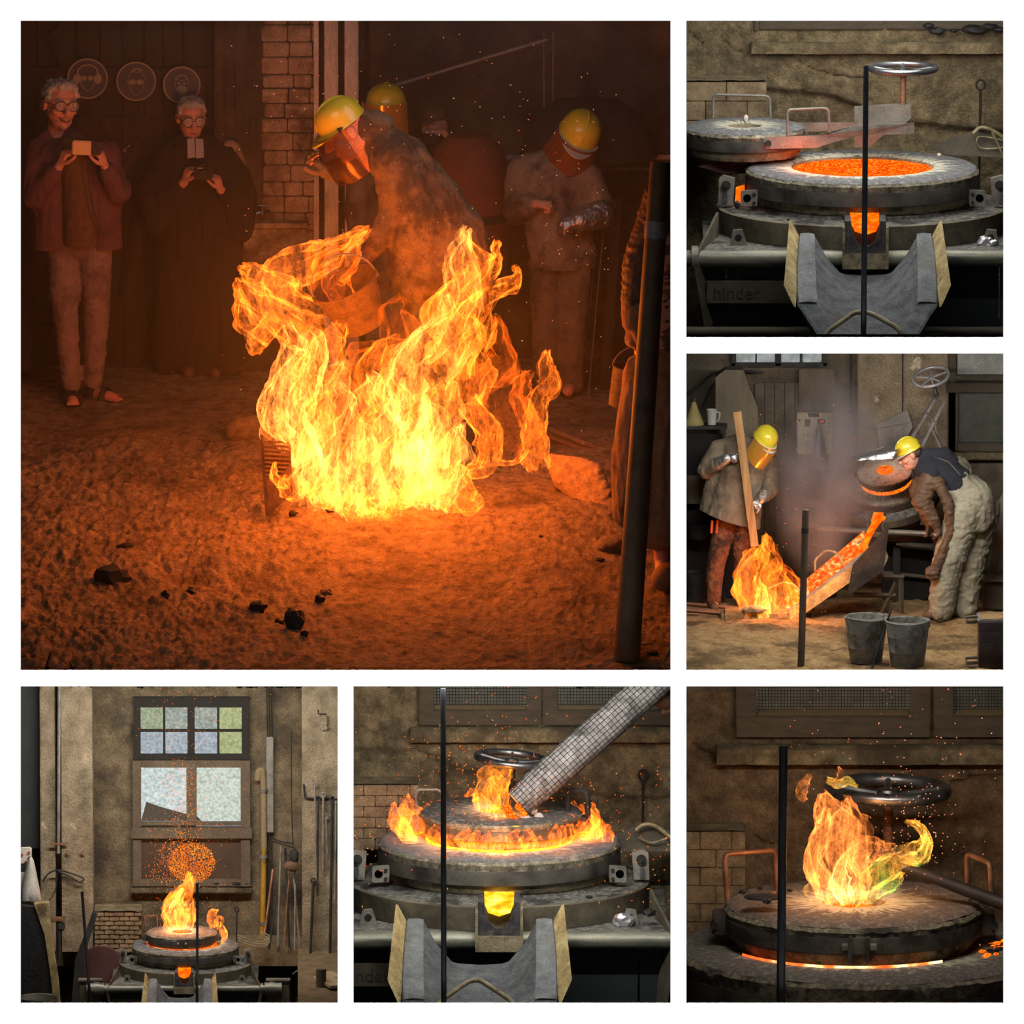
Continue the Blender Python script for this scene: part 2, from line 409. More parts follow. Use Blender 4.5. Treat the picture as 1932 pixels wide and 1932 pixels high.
def lid_top_mat(name='lid_top', r_in=132, r_out=218, u=S, soot=(46, 44, 44), tint=(96, 97, 100)):
    """grey refractory with pale sulphur streaks running out from the hole (deposits that stay put)"""
    if name in _M: return _M[name]
    m = mat(name, [(84, 84, 86), tint, (140, 138, 134)], scale=30, rough=.95, bump=.5, bscale=80, bdist=.008)
    nt = m.node_tree; N = nt.nodes; Lk = nt.links.new; b = N['Principled BSDF']
    base = b.inputs['Base Color'].links[0].from_socket
    tc = N.new('ShaderNodeTexCoord'); sp = N.new('ShaderNodeSeparateXYZ'); Lk(tc.outputs['Object'], sp.inputs[0])
    def math_(op, a, b_=None, v=None):
        n = N.new('ShaderNodeMath'); n.operation = op; Lk(a, n.inputs[0])
        if b_ is not None: Lk(b_, n.inputs[1])
        elif v is not None: n.inputs[1].default_value = v
        return n.outputs[0]
    ln = N.new('ShaderNodeVectorMath'); ln.operation = 'LENGTH'
    cx = N.new('ShaderNodeCombineXYZ'); Lk(sp.outputs[0], cx.inputs[0]); Lk(sp.outputs[1], cx.inputs[1]); Lk(cx.outputs[0], ln.inputs[0])
    nv = N.new('ShaderNodeVectorMath'); nv.operation = 'NORMALIZE'; Lk(cx.outputs[0], nv.inputs[0])
    rr = math_('MULTIPLY', ln.outputs['Value'], v=1.4)
    c2 = N.new('ShaderNodeCombineXYZ'); Lk(rr, c2.inputs[2])
    sc_ = N.new('ShaderNodeVectorMath'); sc_.operation = 'SCALE'; sc_.inputs['Scale'].default_value = 2.2; Lk(nv.outputs[0], sc_.inputs[0])
    ad = N.new('ShaderNodeVectorMath'); ad.operation = 'ADD'; Lk(sc_.outputs[0], ad.inputs[0]); Lk(c2.outputs[0], ad.inputs[1])
    n = N.new('ShaderNodeTexNoise'); n.inputs['Scale'].default_value = 6.5; n.inputs['Detail'].default_value = 8; n.inputs['Roughness'].default_value = .7
    Lk(ad.outputs[0], n.inputs['Vector'])
    d = N.new('ShaderNodeMapRange'); d.inputs[1].default_value = r_in * u; d.inputs[2].default_value = (r_in + (r_out - r_in) * .75) * u
    d.inputs[3].default_value = .2; d.inputs[4].default_value = -.12
    Lk(ln.outputs['Value'], d.inputs[0])
    s = math_('ADD', n.outputs['Fac'], d.outputs[0])
    r = N.new('ShaderNodeValToRGB'); r.color_ramp.elements[0].position = .5; r.color_ramp.elements[1].position = .62; Lk(s, r.inputs[0])
    mx = N.new('ShaderNodeMix'); mx.data_type = 'RGBA'; mx.inputs[7].default_value = lin((186, 184, 164)); Lk(r.outputs[0], mx.inputs[0]); Lk(base, mx.inputs[6])
    r3 = N.new('ShaderNodeValToRGB'); r3.color_ramp.elements[0].position = .7; r3.color_ramp.elements[1].position = .8; Lk(s, r3.inputs[0])
    m3 = N.new('ShaderNodeMix'); m3.data_type = 'RGBA'; m3.inputs[7].default_value = lin(soot); Lk(r3.outputs[0], m3.inputs[0]); Lk(mx.outputs[2], m3.inputs[6])
    Lk(m3.outputs[2], b.inputs['Base Color'])
    return m

def poly3(mb, pts, off):
    off = Vector(off); k = len(pts); pts = [Vector(p) for p in pts]
    return mb.add(pts + [p + off for p in pts], [tuple(range(k - 1, -1, -1)), tuple(range(k, 2 * k))] + [(i, (i + 1) % k, (i + 1) % k + k, i + k) for i in range(k)])
def bolt(mb, c, r, h=5, ax=(0, -1, 0)):
    a = Vector(c); mb.tube([a, a + Vector(ax) * h], [r, r], 6)
def text_mesh(s, size, depth=1.0):
    cu = bpy.data.curves.new('lettering', 'FONT'); cu.body = s; cu.size = size; cu.extrude = depth; cu.align_x = 'LEFT'
    o = bpy.data.objects.new('lettering_tmp', cu); C.objects.link(o)
    dg = bpy.context.evaluated_depsgraph_get(); dg.update()
    me = bpy.data.meshes.new_from_object(o.evaluated_get(dg)); C.objects.unlink(o); bpy.data.objects.remove(o)
    return me

def lid_ring(t, r, hole, zt, h_ref, h_band, h_low, top_m, seed=0, band_gap=None, n=96, rz=0):
    """refractory ring with a steel band round it"""
    mb = MB()
    mb.lathe([(hole + 2, zt - 2), (hole + 5, zt), ((hole + r) / 2, zt + 1), (r - 9, zt), (r - 2, zt - 4)], n=n, jit=3.5, jf=.06, seed=seed)
    a = t.part('lid_top', mb, top_m)
    mb = MB(); mb.lathe([(hole - 3, zt - h_ref - 8), (hole, zt - 5), (hole + 2.2, zt - 2)], n=n); t.part('hole_wall', mb, M_refr_lo)
    mb = MB(); mb.lathe([(r - 2, zt - 4), (r + 2, zt - 9), (r + 1, zt - h_ref * .6), (r - 1, zt - h_ref - 1)], n=n * 2, jit=5, jf=.09, seed=seed + 3)
    t.part('refractory_rim', mb, M_refr)
    mb = MB(); z0 = zt - h_ref; z1 = z0 - h_band
    mb.lathe([(r - 6, z0), (r + 2, z0), (r + 2.5, z0 - 2), (r + 2.5, z1 + 2), (r + 1, z1), (r - 8, z1)], n=n)
    band = t.part('steel_band', mb, M_band)
    mb = MB(); mb.lathe([(r - 5, z1 + 2), (r - 7, z1 - h_low * .5), (r - 12, z1 - h_low)], n=n * 2, jit=4, jf=.08, seed=seed + 5)
    t.part('refractory_underside', mb, M_refr_lo)
    return band
def bent_handle(t, pts, r, m, name='handle', bend=10):
    """rod bent at its corners"""
    out = []
    pts = [Vector(p) for p in pts]
    for i, p in enumerate(pts):
        if i in (0, len(pts) - 1): out.append(p); continue
        a = (pts[i - 1] - p); b = (pts[i + 1] - p); q = min(bend, a.length * .45, b.length * .45)
        p0 = p + a.normalized() * q; p2 = p + b.normalized() * q
        for k in range(6):
            s_ = k / 5; out.append(p0 * (1 - s_) ** 2 + p * 2 * s_ * (1 - s_) + p2 * s_ ** 2)
    mb = MB(); mb.tube(out, r, 10); return t.part(name, mb, m)

def handwheel(t, c, r, tube, m, spokes=5, tilt=None, drop=6):
    R = tilt if tilt is not None else Matrix.Identity(3); c = Vector(c)
    mb = MB(); mb.tube([R @ Vector((r * math.cos(2 * PI * i / 48), r * math.sin(2 * PI * i / 48), 0)) + c for i in range(48)], tube, 12, closed=True)
    wheel = t.part('handwheel', mb, m)
    for i in range(spokes):
        a = 2 * PI * i / spokes + .3
        mb = MB(); mb.tube([R @ Vector((0, 0, -drop)) + c, R @ Vector((r * .5 * math.cos(a), r * .5 * math.sin(a), -drop * .6)) + c, R @ Vector((r * math.cos(a), r * math.sin(a), 0)) + c], [tube * .75, tube * .6, tube * .55], 8)
        t.part('spoke', mb, m, parent=wheel)
    mb = MB(); mb.lathe([(0, 2), (tube * 1.7, 1), (tube * 1.9, -drop), (tube * 1.3, -drop * 2.2), (0, -drop * 2.2)], n=16, R=R, c=c)
    t.part('hub', mb, m, parent=wheel)
    return wheel

def furnace(t, hole=132, glow_m=None, zmelt=-6, nameplate=True, plates=True, lower=True, zfloor=-400, n=96, letter=True, spout_m=None, bearing=False, ring=True, lug_glow=True, xl=330, xr=330, top_m=None, deck=True):
    """tilting crucible furnace; origin at the axis, top of its lid ring; viewer towards -y"""
    body = MB()
    body.lathe([(60, -63), (196, -62), (206, -68), (214, -72), (236, -73), (262, -74), (270, -75)], n=n * 2, jit=5, jf=.05, seed=2)
    t.part('ash_ledge', body, M_ash)
    mb = MB(); mb.lathe([(262, -76), (270, -73), (275, -75), (275, -80), (273, -118), (255, -122)], n=n)
    t.part('body_ring', mb, M_base)
    if ring: lid_ring(t, 218, hole, 0, 20, 28, 16, top_m or lid_top_mat(), seed=1, n=n)
    if glow_m:
        mb = MB(); mb.grid(lambda u_, v_: Vector((hole * 1.02 * v_ * math.cos(2 * PI * u_), hole * 1.02 * v_ * math.sin(2 * PI * u_), zmelt + 4 * fbm((u_ * 40, v_ * 30, 0), .5, 2) - 3 * (1 - v_))), 64, 12)
        t.part('glowing_bed', mb, glow_m, label='glowing orange bed inside the furnace mouth')
    # deck plate and cross pipe
    dl, dr = min(300, xl), min(300, xr)
    if deck: mb = MB(); mb.box(((dr - dl) / 2, -60, -123), (dl + dr, 420, 8)); t.part('deck_plate', mb, M_ash)
    mb = MB(); mb.cyl((-xl, -277, -134), (xr, -277, -134), 16, n=28); t.part('cross_pipe', mb, M_pipe)
    for sx in (-1, 1):
      if (xl if sx < 0 else xr) > 318:
        mb = MB(); poly3(mb, [(sx * 276, -95, -74), (sx * 311, -282, -112), (sx * 319, -298, -126), (sx * 319, -298, -152), (sx * 300, -290, -262), (sx * 282, -230, -262), (sx * 276, -95, -150)], (sx * -5, 0, 0))
        sp = t.part('side_plate', mb, M_olive)
        mb = MB(); mb.cyl((sx * 312, -277, -134), (sx * 324, -277, -134), 24, n=28); t.part('pipe_flange', mb, M_pipe, parent=sp)
      if 1:
        # bracket and lugs on the ring
        mb = MB(); poly3(mb, [(sx * 240, -40, -18), (sx * 262, -42, -12), (sx * 270, -44, -18), (sx * 272, -44, -68), (sx * 244, -42, -68)], (0, 14, 0))
        br = t.part('hinge_bracket', mb, M_iron)
        mb = MB(); mb.cyl((sx * 257, -44, -30), (sx * 257, -52, -30), 9, n=12); bolt(mb, (sx * 257, -50, -30), 5, 6); t.part('hinge_bolt', mb, M_black, parent=br)
        mb = MB(); mb.box((sx * 258, -50, -54), (7, 6, 22), ch=1.5); t.part('pin', mb, M_steel, parent=br)
        mb = MB(); q = [(a, b) for a, b in ((196, -34), (200, -31), (228, -33), (230, -37), (230, -60), (226, -63), (200, -62))]
        mb.prism([(sx * a, b) for a, b in q], -96, -90)
        lg = t.part('lug', mb, M_iron)
        mb = MB(); mb.cyl((sx * 218, -97, -47), (sx * 218, -96, -47), 7.5, n=16); t.part('lug_hole', mb, M_void, parent=lg)
        for zz in (-40, -56):
            mb = MB(); bolt(mb, (sx * 205, -96, zz), 3.6, 4); t.part('bolt', mb, M_black, parent=lg)
        mb = MB(); mb.prism([(sx * a, b) for a, b in ((252, -119), (246, -90), (229, -88), (219, -119))], -216, -208)
        l2 = t.part('lifting_eye', mb, M_iron)
        mb = MB(); mb.cyl((sx * 236, -217.5, -104), (sx * 236, -216, -104), 6.5, n=16); t.part('eye_hole', mb, M_dark, parent=l2)
        if bearing:
            mb = MB(); mb.cyl((sx * 330, -277, -134), (sx * 400, -277, -134), 27, n=28); mb.cyl((sx * 350, -277, -134), (sx * 372, -277, -134), 31, n=28); t.part('bearing', mb, M_pipe)
            mb = MB(); mb.box((sx * 385, -262, -260), (95, 30, 320), ch=3); t.part('bearing_post', mb, M_olive)
            mb = MB(); mb.box((sx * 385, -262, -98), (100, 40, 8), ch=2); t.part('post_cap', mb, M_iron)
            for q in range(2):
                for w_ in range(2):
                    mb = MB(); bolt(mb, (sx * (370 + 34 * q), -278, -205 - 34 * w_), 7, 5); t.part('bolt', mb, M_iron)
    if lug_glow:
        mb = MB(); poly3(mb, [(-238, -30, -36), (-222, -34, -31), (-222, -34, -66), (-240, -30, -66)], (0, 3, 0)); t.part('glowing_gap', mb, M_molten)
    # spout
    mb = MB()
    U = [(-27 + 0, -60), (-26, -76), (-19, -96), (-8, -108), (8, -108), (19, -96), (26, -76), (27, -60)]
    mb.prism([(-38, -60), ] + U + [(38, -60), (40, -122), (-40, -122)], -300, -205)
    sp = t.part('spout_block', mb, M_block)
    mb = MB(); mb.prism([(-43, -72), (-38, -72), (-38, -121), (38, -121), (38, -72), (43, -72), (43, -150), (-43, -150)], -304, -240)
    t.part('spout_sleeve', mb, M_refr_lo)
    mb = MB()
    pr = [(-27, -60), (-25, -76), (-18, -94), (-7, -104), (7, -104), (18, -94), (25, -76), (27, -60)]
    def sec(y, z, s_): return [Vector((x * s_, y, max(zz, -104) if False else z + (zz + 60) * s_)) for x, zz in pr]
    a = [Vector((-27, -206, -57)), Vector((27, -206, -57)), Vector((26, -270, -67)), Vector((20, -289, -78)), Vector((0, -294, -84)), Vector((-20, -289, -78)), Vector((-26, -270, -67))]
    mb.add(a + [p - Vector((0, 0, 3)) for p in a], [(6, 5, 4, 3, 2, 1, 0)] + [(i, (i + 1) % 7, (i + 1) % 7 + 7, i + 7) for i in range(7)])
    t.part('spout_melt', mb, spout_m or M_molten, label='glowing melt in the spout')
    # dark front below
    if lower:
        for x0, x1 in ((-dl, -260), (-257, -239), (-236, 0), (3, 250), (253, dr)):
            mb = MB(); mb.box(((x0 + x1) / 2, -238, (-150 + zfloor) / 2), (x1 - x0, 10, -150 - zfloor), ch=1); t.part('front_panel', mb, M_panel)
        mb = MB(); mb.cyl((-xl, -302, -268), (xr, -302, -268), 9.5, n=16); t.part('lower_pipe', mb, M_olive)
        for sx, x in ((-1, -106), (1, 132)):
            mb = MB(); mb.box((x, -318, -288), (26, 30, 36), ch=2); mb.box((x - sx * -16 * sx * sx, -318, -282), (5, 22, 24), ch=1); mb.cyl((x + sx * 14, -318, -282), (x + sx * 34, -318, -282), 4.5, n=12)
            t.part('pipe_clamp', mb, M_olive)
    if nameplate:
        mb = MB(); mb.box((-200, -272, -198), (192, 6, 43), ch=1.2)
        npl = t.part('name_plate', mb, M_olive)
        if letter:
            me = text_mesh('hinder', 34 * t.u, .6 * t.u)
            R = Matrix.Rotation(PI / 2, 4, 'X'); me.transform(R); me.transform(Matrix.Translation(Vector((-284, -275.6, -210)) * t.u))
            o = t.part('lettering', None, M_oliveD, parent=npl, smooth=None, mesh=me); o['label'] = 'raised lettering reading hinder'

def trough(t, ymax=-690):
    """casting trough: flared clay-lined head between two steel wings, narrowing towards the viewer"""
    secs = [(-302, 124, -86, 97, 45, -160), (-340, 127, -106, 97, 42, -171), (-400, 130, -138, 97, 36, -190), (-450, 131, -167, 96, 32, -208), (-486, 129, -187, 94, 30, -224),
            (-530, 108, -214, 72, 28, -244), (-600, 74, -256, 48, 24, -278), (ymax, 60, -305, 40, 22, -322)]
    ring = []
    for y, a, zt, b, c, zf in secs:
        zb = zf - 26; o = max(c + 16, a - 26)
        ring.append([(-a, zt - 3), (-a + 4, zt), (-b - 2, zt + 1), (-b + 2, zt - 2), (-(b + c) / 2 - 3, (zt + zf) / 2 - 3), (-c - 3, zf + 4), (-c + 8, zf), (0, zf - 2), (c - 8, zf), (c + 3, zf + 4), ((b + c) / 2 + 3, (zt + zf) / 2 - 3), (b - 2, zt - 2), (b + 2, zt + 1), (a - 4, zt), (a, zt - 3), (o, zb + 8), (c, zb), (-c, zb), (-o, zb + 8)])
    k = len(ring[0]); sub = 5; rows = []
    for i in range(len(secs) - 1):
        for q in range(sub):
            s_ = q / sub; y = secs[i][0] * (1 - s_) + secs[i + 1][0] * s_
            rows.append((y, [(a[0] * (1 - s_) + b[0] * s_, a[1] * (1 - s_) + b[1] * s_) for a, b in zip(ring[i], ring[i + 1])]))
    rows.append((secs[-1][0], ring[-1]))
    mb = MB(); vs = [Vector((x, y, z)) for y, r in rows for x, z in r]
    fs = [(i * k + j, i * k + (j + 1) % k, (i + 1) * k + (j + 1) % k, (i + 1) * k + j) for i in range(len(rows) - 1) for j in range(k)]
    fs += [tuple(range(k - 1, -1, -1)), tuple((len(rows) - 1) * k + j for j in range(k))]
    mb.add(vs, fs); mb.jit(3.0, .05, 3, 5); t.part('clay_lining', mb, M_clay_shade, smooth=24)
    for sx in (-1, 1):
        mb = MB(); n0 = 24
        def lip(u_, v_):
            q = u_ * 4; i = min(3, int(q)); f = q - i; a, b = secs[i], secs[i + 1]; o, c, z = [a[j] * (1 - f) + b[j] * f for j in (1, 3, 2)]; y = a[0] * (1 - f) + b[0] * f
            p = Vector((sx * (c - 2 + (o - c) * v_), y - 2 * (1 - v_), z + 3 + 1.5 * math.sin(PI * v_))); return p + Vector((0, 0, 2.2 * fbm(p, .06, 3, 7)))
        mb.grid(lip, 30, 8)
        if sx > 0: mb.f = [tuple(reversed(f)) for f in mb.f]
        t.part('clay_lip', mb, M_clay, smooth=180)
        mb = MB(); poly3(mb, [(sx * 122, -296, -92), (sx * 138, -298, -60), (sx * 151, -470, -156), (sx * 133, -494, -192)], (sx * 4, 0, 2))
        t.part('wing_plate', mb, M_rustplate)
def clip_room(root, k, sides='lr'):
    """trim what would run through the side walls of room k (the photograph crops it there)"""
    x0, y0, x1, y1 = PANELS[k]
    bpy.context.view_layer.update()
    def walk(o):
        yield o
        for c in o.children: yield from walk(c)
    for ch, x, sg in (('l', x0 - 7, -1), ('r', x1 + 7, 1), ('b', y1 + 4, 0)):
        if ch not in sides: continue
        if sg: a, b = P(x, y0, 4), P(x, y0, 1500); nrm = Vector((b.y - a.y, a.x - b.x, 0)).normalized() * sg
        else: a = P(x0, x, 4); nrm = (P(x1, x, 4) - CAM).cross(P(x0, x, 4) - CAM).normalized(); nrm = nrm if nrm.z < 0 else -nrm
        for o in list(walk(root)):
            if o.type != 'MESH': continue
            w = [(o.matrix_world @ Vector(c) - a).dot(nrm) for c in o.bound_box]
            if max(w) <= 0: continue
            if min(w) >= 0:
                for c in list(o.children): c.parent = o.parent
                bpy.data.objects.remove(o); continue
            inv = o.matrix_world.inverted(); co = inv @ a; no = (o.matrix_world.to_3x3().transposed() @ nrm).normalized()
            bm = bmesh.new(); bm.from_mesh(o.data)
            bmesh.ops.bisect_plane(bm, geom=bm.verts[:] + bm.edges[:] + bm.faces[:], plane_co=co, plane_no=no, clear_outer=True)
            bm.to_mesh(o.data); bm.free()

def top_lid(t, z, r=146, hole=40, seed=3, low_glow=None, m_top=None, front_clamp=True, n=96, cy_=0):
    """banded refractory lid lying on the furnace mouth, z = height of its top"""
    lid_ring(t, r, hole, z, 15, 20, 15, m_top or lid_top_mat('lid_top_l', hole, r, t.u, tint=(104, 96, 88)), seed=seed, n=n)
    mb = MB(); mb.grid(lambda u_, v_: Vector((hole * v_ * math.cos(2 * PI * u_), hole * v_ * math.sin(2 * PI * u_), z - 10)), 40, 4); t.part('lid_hole', mb, M_coke4)
    if front_clamp:
        for x in (-7, 13):
            mb = MB(); mb.box((x, -r - 4, z - 27), (5, 14, 30), ch=1.2); c = t.part('band_clamp', mb, M_band)
            mb = MB(); mb.cyl((x + (-9 if x < 0 else 3), -r - 6, z - 24), (x + (-2 if x < 0 else 10), -r - 6, z - 24), 4.5, n=6); t.part('nut', mb, M_iron, parent=c)
    for sx in (-1, 1):
        mb = MB(); mb.box((sx * (r + 6), -6, z - 24), (18, 34, 26), ch=2); lg = t.part('side_lug', mb, M_band)
        mb = MB(); bolt(mb, (sx * (r + 14), -22, z - 24), 5, 5); t.part('bolt', mb, M_black, parent=lg)
# ---------------------------------------------------------------- walls
M_plaster = mat('old_plaster', [(70, 60, 42), (104, 92, 68), (138, 122, 92), (168, 150, 114)], scale=9, detail=10, rough=.95, bump=.9, bscale=55, bdist=.02, nrough=.7, bigcol=(82, 68, 50), bigscale=1.6, bigpos=(.5, .68))
M_wood_d = mat('dirty_window_wood', [(64, 56, 44), (88, 78, 62)], scale=8, rough=.85, bump=.2, stretch=(1, 4, 4))
M_rock = mat('crumbled_masonry', [(58, 48, 34), (104, 88, 60), (140, 122, 86)], scale=22, rough=1, bump=1, bscale=50, bdist=.03)
def seg(x, pts):
    for (a, b), (c, d) in zip(pts, pts[1:]):
        if x <= c: return b + (d - b) * max(0, (x - a)) / (c - a)
    return pts[-1][1]
def relief_wall(k, depth, hfun, nx, ny, m, x0=None, x1=None, y0=None, y1=None, name='wall_back', label=None):
    """back wall of a room as a grid of real relief: hfun(px,py) = pixels it stands out"""
    a, b, c, d = PANELS[k]; x0 = a - 9 if x0 is None else x0; x1 = c + 9 if x1 is None else x1; y0 = b - 30 if y0 is None else y0; y1 = d + (4 if k == 2 else 40) if y1 is None else y1
    mb = MB()
    def fn(u_, v_):
        px = x0 + (x1 - x0) * u_; py = y1 + (y0 - y1) * v_
        p = P(px, py, depth); return Vector((p.x, p.y - hfun(px, py) * S, p.z))
    mb.grid(fn, nx, ny); return struct(name, mb, m, label, smooth=60)
def cracks(px, py, lines, wdt=1.6):
    """depth of thin crack lines (polylines in picture px)"""
    h = 0; wob = 5 * nz((px, py, 0), .05, 3) + 3 * nz((px, py, 0), .16, 8)
    for ln in lines:
        for (a, b), (c, d) in zip(ln, ln[1:]):
            if not (min(a, c) - 8 < px < max(a, c) + 8 and min(b, d) - 12 < py < max(b, d) + 12): continue
            L = math.hypot(c - a, d - b); s_ = max(0, min(1, ((px - a) * (c - a) + (py - b) * (d - b)) / L / L))
            e = math.hypot(px - a - s_ * (c - a), py + wob - b - s_ * (d - b))
            h = max(h, math.exp(-(e / wdt) ** 2))
    return h
def brick_block(x0, y0, x1, y1, d, seed, bw=36, bh=15, label=None, k=2):
    """squat pier of dusty bricks beside the furnace"""
    t = T('brick_pier', label or 'low dusty brick pier behind the swung lid', 'brick pier', (x0 + x1) / 2, y1, d)
    rnd = random.Random(seed); Mb = mat('dusty_brick', [(86, 70, 52), (122, 104, 80), (142, 124, 96)], scale=12, rough=.95, bump=.5, bdist=.008)
    Wd = x1 - x0; H = t.L((x0 + x1) / 2, y0).z; rows = max(2, int(H / bh)); bh = H / rows; me = None
    mb = MB(); mb.box((0, 20, H / 2), (Wd - 3, 60, H - 2)); t.part('core', mb, M_rock)
    for r in range(rows):
        off = (r % 2) * bw / 2; x = -Wd / 2 - (bw - off if off else 0)
        while x < Wd / 2 - 2:
            a = max(x, -Wd / 2); b = min(x + bw, Wd / 2)
            if b - a > 5:
                mb = MB(); mb.box(((a + b) / 2, -12 + rnd.uniform(-1.2, 1.2), (r + .5) * bh), (b - a - 1.2, 12, bh - 1.1), ch=1.2); mb.jit(.8, .2, 2, rnd.random() * 9)
                t.part('brick', mb, Mb)
            x += bw
    mb = MB(); mb.grid(lambda u_, v_: Vector((-Wd / 2 + Wd * u_, -20 + 75 * v_, H + 3 + 3 * fbm((u_ * 6, v_ * 6, seed), 1, 4))), 24, 14); t.part('dust_layer', mb, M_plaster)
    return t
# ---------------------------------------------------------------- flames and sparks
def flame_mat(name, col=(1, .2, .015), strength=1.0, scale=14, edge=2.2, edge_gain=2.4, fil=1.2, bump=.6, stretch=(1, 1, .35), col2=None, body=.35, gap=.12):
    """thin sheet of burning gas: adds light, brighter where the sheet is seen edge-on, with wisps"""
    if name in _M: return _M[name]
    m = bpy.data.materials.new(name); m.use_nodes = True; nt = m.node_tree; N = nt.nodes; Lk = nt.links.new
    N.remove(N['Principled BSDF']); out = N['Material Output']
    def mth(op, a, b=None, clamp=False):
        n = N.new('ShaderNodeMath'); n.operation = op; n.use_clamp = clamp
        for i, q in enumerate((a, b)):
            if q is None: continue
            if isinstance(q, (int, float)): n.inputs[i].default_value = q
            else: Lk(q, n.inputs[i])
        return n.outputs[0]
    tc = N.new('ShaderNodeTexCoord'); mp = N.new('ShaderNodeMapping'); mp.inputs['Scale'].default_value = stretch; Lk(tc.outputs['Object'], mp.inputs[0])
    n1 = N.new('ShaderNodeTexNoise'); n1.inputs['Scale'].default_value = scale; n1.inputs['Detail'].default_value = 5; n1.inputs['Distortion'].default_value = 2.6
    n1.inputs['Roughness'].default_value = .55
    Lk(mp.outputs[0], n1.inputs['Vector'])
    ridge = mth('POWER', mth('SUBTRACT', 1.0, mth('MULTIPLY', mth('ABSOLUTE', mth('SUBTRACT', n1.outputs['Fac'], .5)), 5.0), True), 3.0)
    n5 = N.new('ShaderNodeTexNoise'); n5.inputs['Scale'].default_value = scale * 2.3; n5.inputs['Detail'].default_value = 3; n5.inputs['Distortion'].default_value = 2.2; Lk(mp.outputs[0], n5.inputs['Vector'])
    ridge = mth('ADD', ridge, mth('MULTIPLY', mth('POWER', mth('SUBTRACT', 1.0, mth('MULTIPLY', mth('ABSOLUTE', mth('SUBTRACT', n5.outputs['Fac'], .5)), 6.0), True), 4.0), .7))
    n6 = N.new('ShaderNodeTexNoise'); n6.inputs['Scale'].default_value = scale * .62; n6.inputs['Detail'].default_value = 3; n6.inputs['Distortion'].default_value = 1.5; Lk(mp.outputs[0], n6.inputs['Vector'])
    pt = N.new('ShaderNodeMapRange'); pt.inputs[1].default_value = .38; pt.inputs[2].default_value = .62; pt.inputs[3].default_value = gap; pt.inputs[4].default_value = 1.35; Lk(n6.outputs['Fac'], pt.inputs[0])
    bp = N.new('ShaderNodeBump'); bp.inputs['Strength'].default_value = bump; bp.inputs['Distance'].default_value = .03
    n2 = N.new('ShaderNodeTexNoise'); n2.inputs['Scale'].default_value = scale * .7; n2.inputs['Detail'].default_value = 3; n2.inputs['Distortion'].default_value = 1.2
    Lk(mp.outputs[0], n2.inputs['Vector']); Lk(n2.outputs['Fac'], bp.inputs['Height'])
    lw = N.new('ShaderNodeLayerWeight'); lw.inputs['Blend'].default_value = .5; Lk(bp.outputs[0], lw.inputs['Normal'])
    e = mth('MULTIPLY', mth('POWER', lw.outputs['Facing'], edge), edge_gain)
    at = N.new('ShaderNodeAttribute'); at.attribute_name = 'burn'
    tot = mth('ADD', mth('ADD', e, mth('MULTIPLY', ridge, fil)), body)
    tot = mth('MULTIPLY', mth('MULTIPLY', mth('MULTIPLY', tot, pt.outputs[0]), at.outputs['Fac']), strength)
    em = N.new('ShaderNodeEmission'); em.inputs[0].default_value = (*col, 1)
    if col2:
        n4 = N.new('ShaderNodeTexNoise'); n4.inputs['Scale'].default_value = scale * .3; Lk(tc.outputs['Object'], n4.inputs['Vector'])
        r4 = N.new('ShaderNodeValToRGB'); r4.color_ramp.elements[0].position = .45; r4.color_ramp.elements[1].position = .62
        r4.color_ramp.elements[0].color = (*col, 1); r4.color_ramp.elements[1].color = (*col2, 1); Lk(n4.outputs['Fac'], r4.inputs[0]); Lk(r4.outputs[0], em.inputs[0])
    Lk(tot, em.inputs[1])
    tr = N.new('ShaderNodeBsdfTransparent'); ad = N.new('ShaderNodeAddShader'); Lk(em.outputs[0], ad.inputs[0]); Lk(tr.outputs[0], ad.inputs[1]); Lk(ad.outputs[0], out.inputs[0])
    m.cycles.emission_sampling = 'NONE'
    _M[name] = m
    return m

def tongue(t, path, radii, seed, m, heat=(1, .6), n=30, sub=9, wob=.55, flat=.8, name='flame_tongue', parent=None, fr=1.6):
    """one wrinkled tongue of flame along a path (local px)"""
    pts = smooth_path(path, sub); mm = len(pts); L = sum((pts[i + 1] - pts[i]).length for i in range(mm - 1)); rs = []
    for i in range(mm):
        q = i / (mm - 1) * (len(radii) - 1); j = min(int(q), len(radii) - 2); f = q - j; rs.append(radii[j] * (1 - f) + radii[j + 1] * f)
    rb = max(radii)
    mb = MB(); mb.tube(pts, rs, n, flat=flat, caps=False)
    vs = []; hs = []
    for i in range(mm):
        sp = i / (mm - 1); c = pts[i]; r = rs[i]
        sway = Vector((fbm((seed * 3.1, sp * 3.2, 0), 1, 3, seed), fbm((seed * 5.1, 9, sp * 3.2), 1, 3, seed), 0)) * rb * .7 * min(1, sp * 2.5)
        for k in range(n):
            p = Vector(mb.v[i * n + k]); dvec = p - c; a = 2 * PI * k / n
            u_ = (math.cos(a) * fr, math.sin(a) * fr, sp * L / rb * .55)
            f = 1 + wob * (fbm(u_, 1.0, 4, seed * 1.37) * 1.7)
            drift = Vector((fbm(u_, 1.3, 3, seed + 11), 0, fbm(u_, 1.1, 3, seed + 31))) * rb * .55
            vs.append(c + dvec * max(.12, f) + sway + drift)
            hs.append((heat[0] * (1 - sp) + heat[1] * sp) * (.75 + .5 * max(0, .5 + fbm(u_, .6, 2, seed + 70))))
    mb.v = [tuple(v) for v in vs]
    me = to_mesh(name, mb, t.u); at = me.attributes.new('burn', 'FLOAT', 'POINT'); at.data.foreach_set('value', hs)
    return t.part(name, None, m, parent=parent, smooth=180, mesh=me)

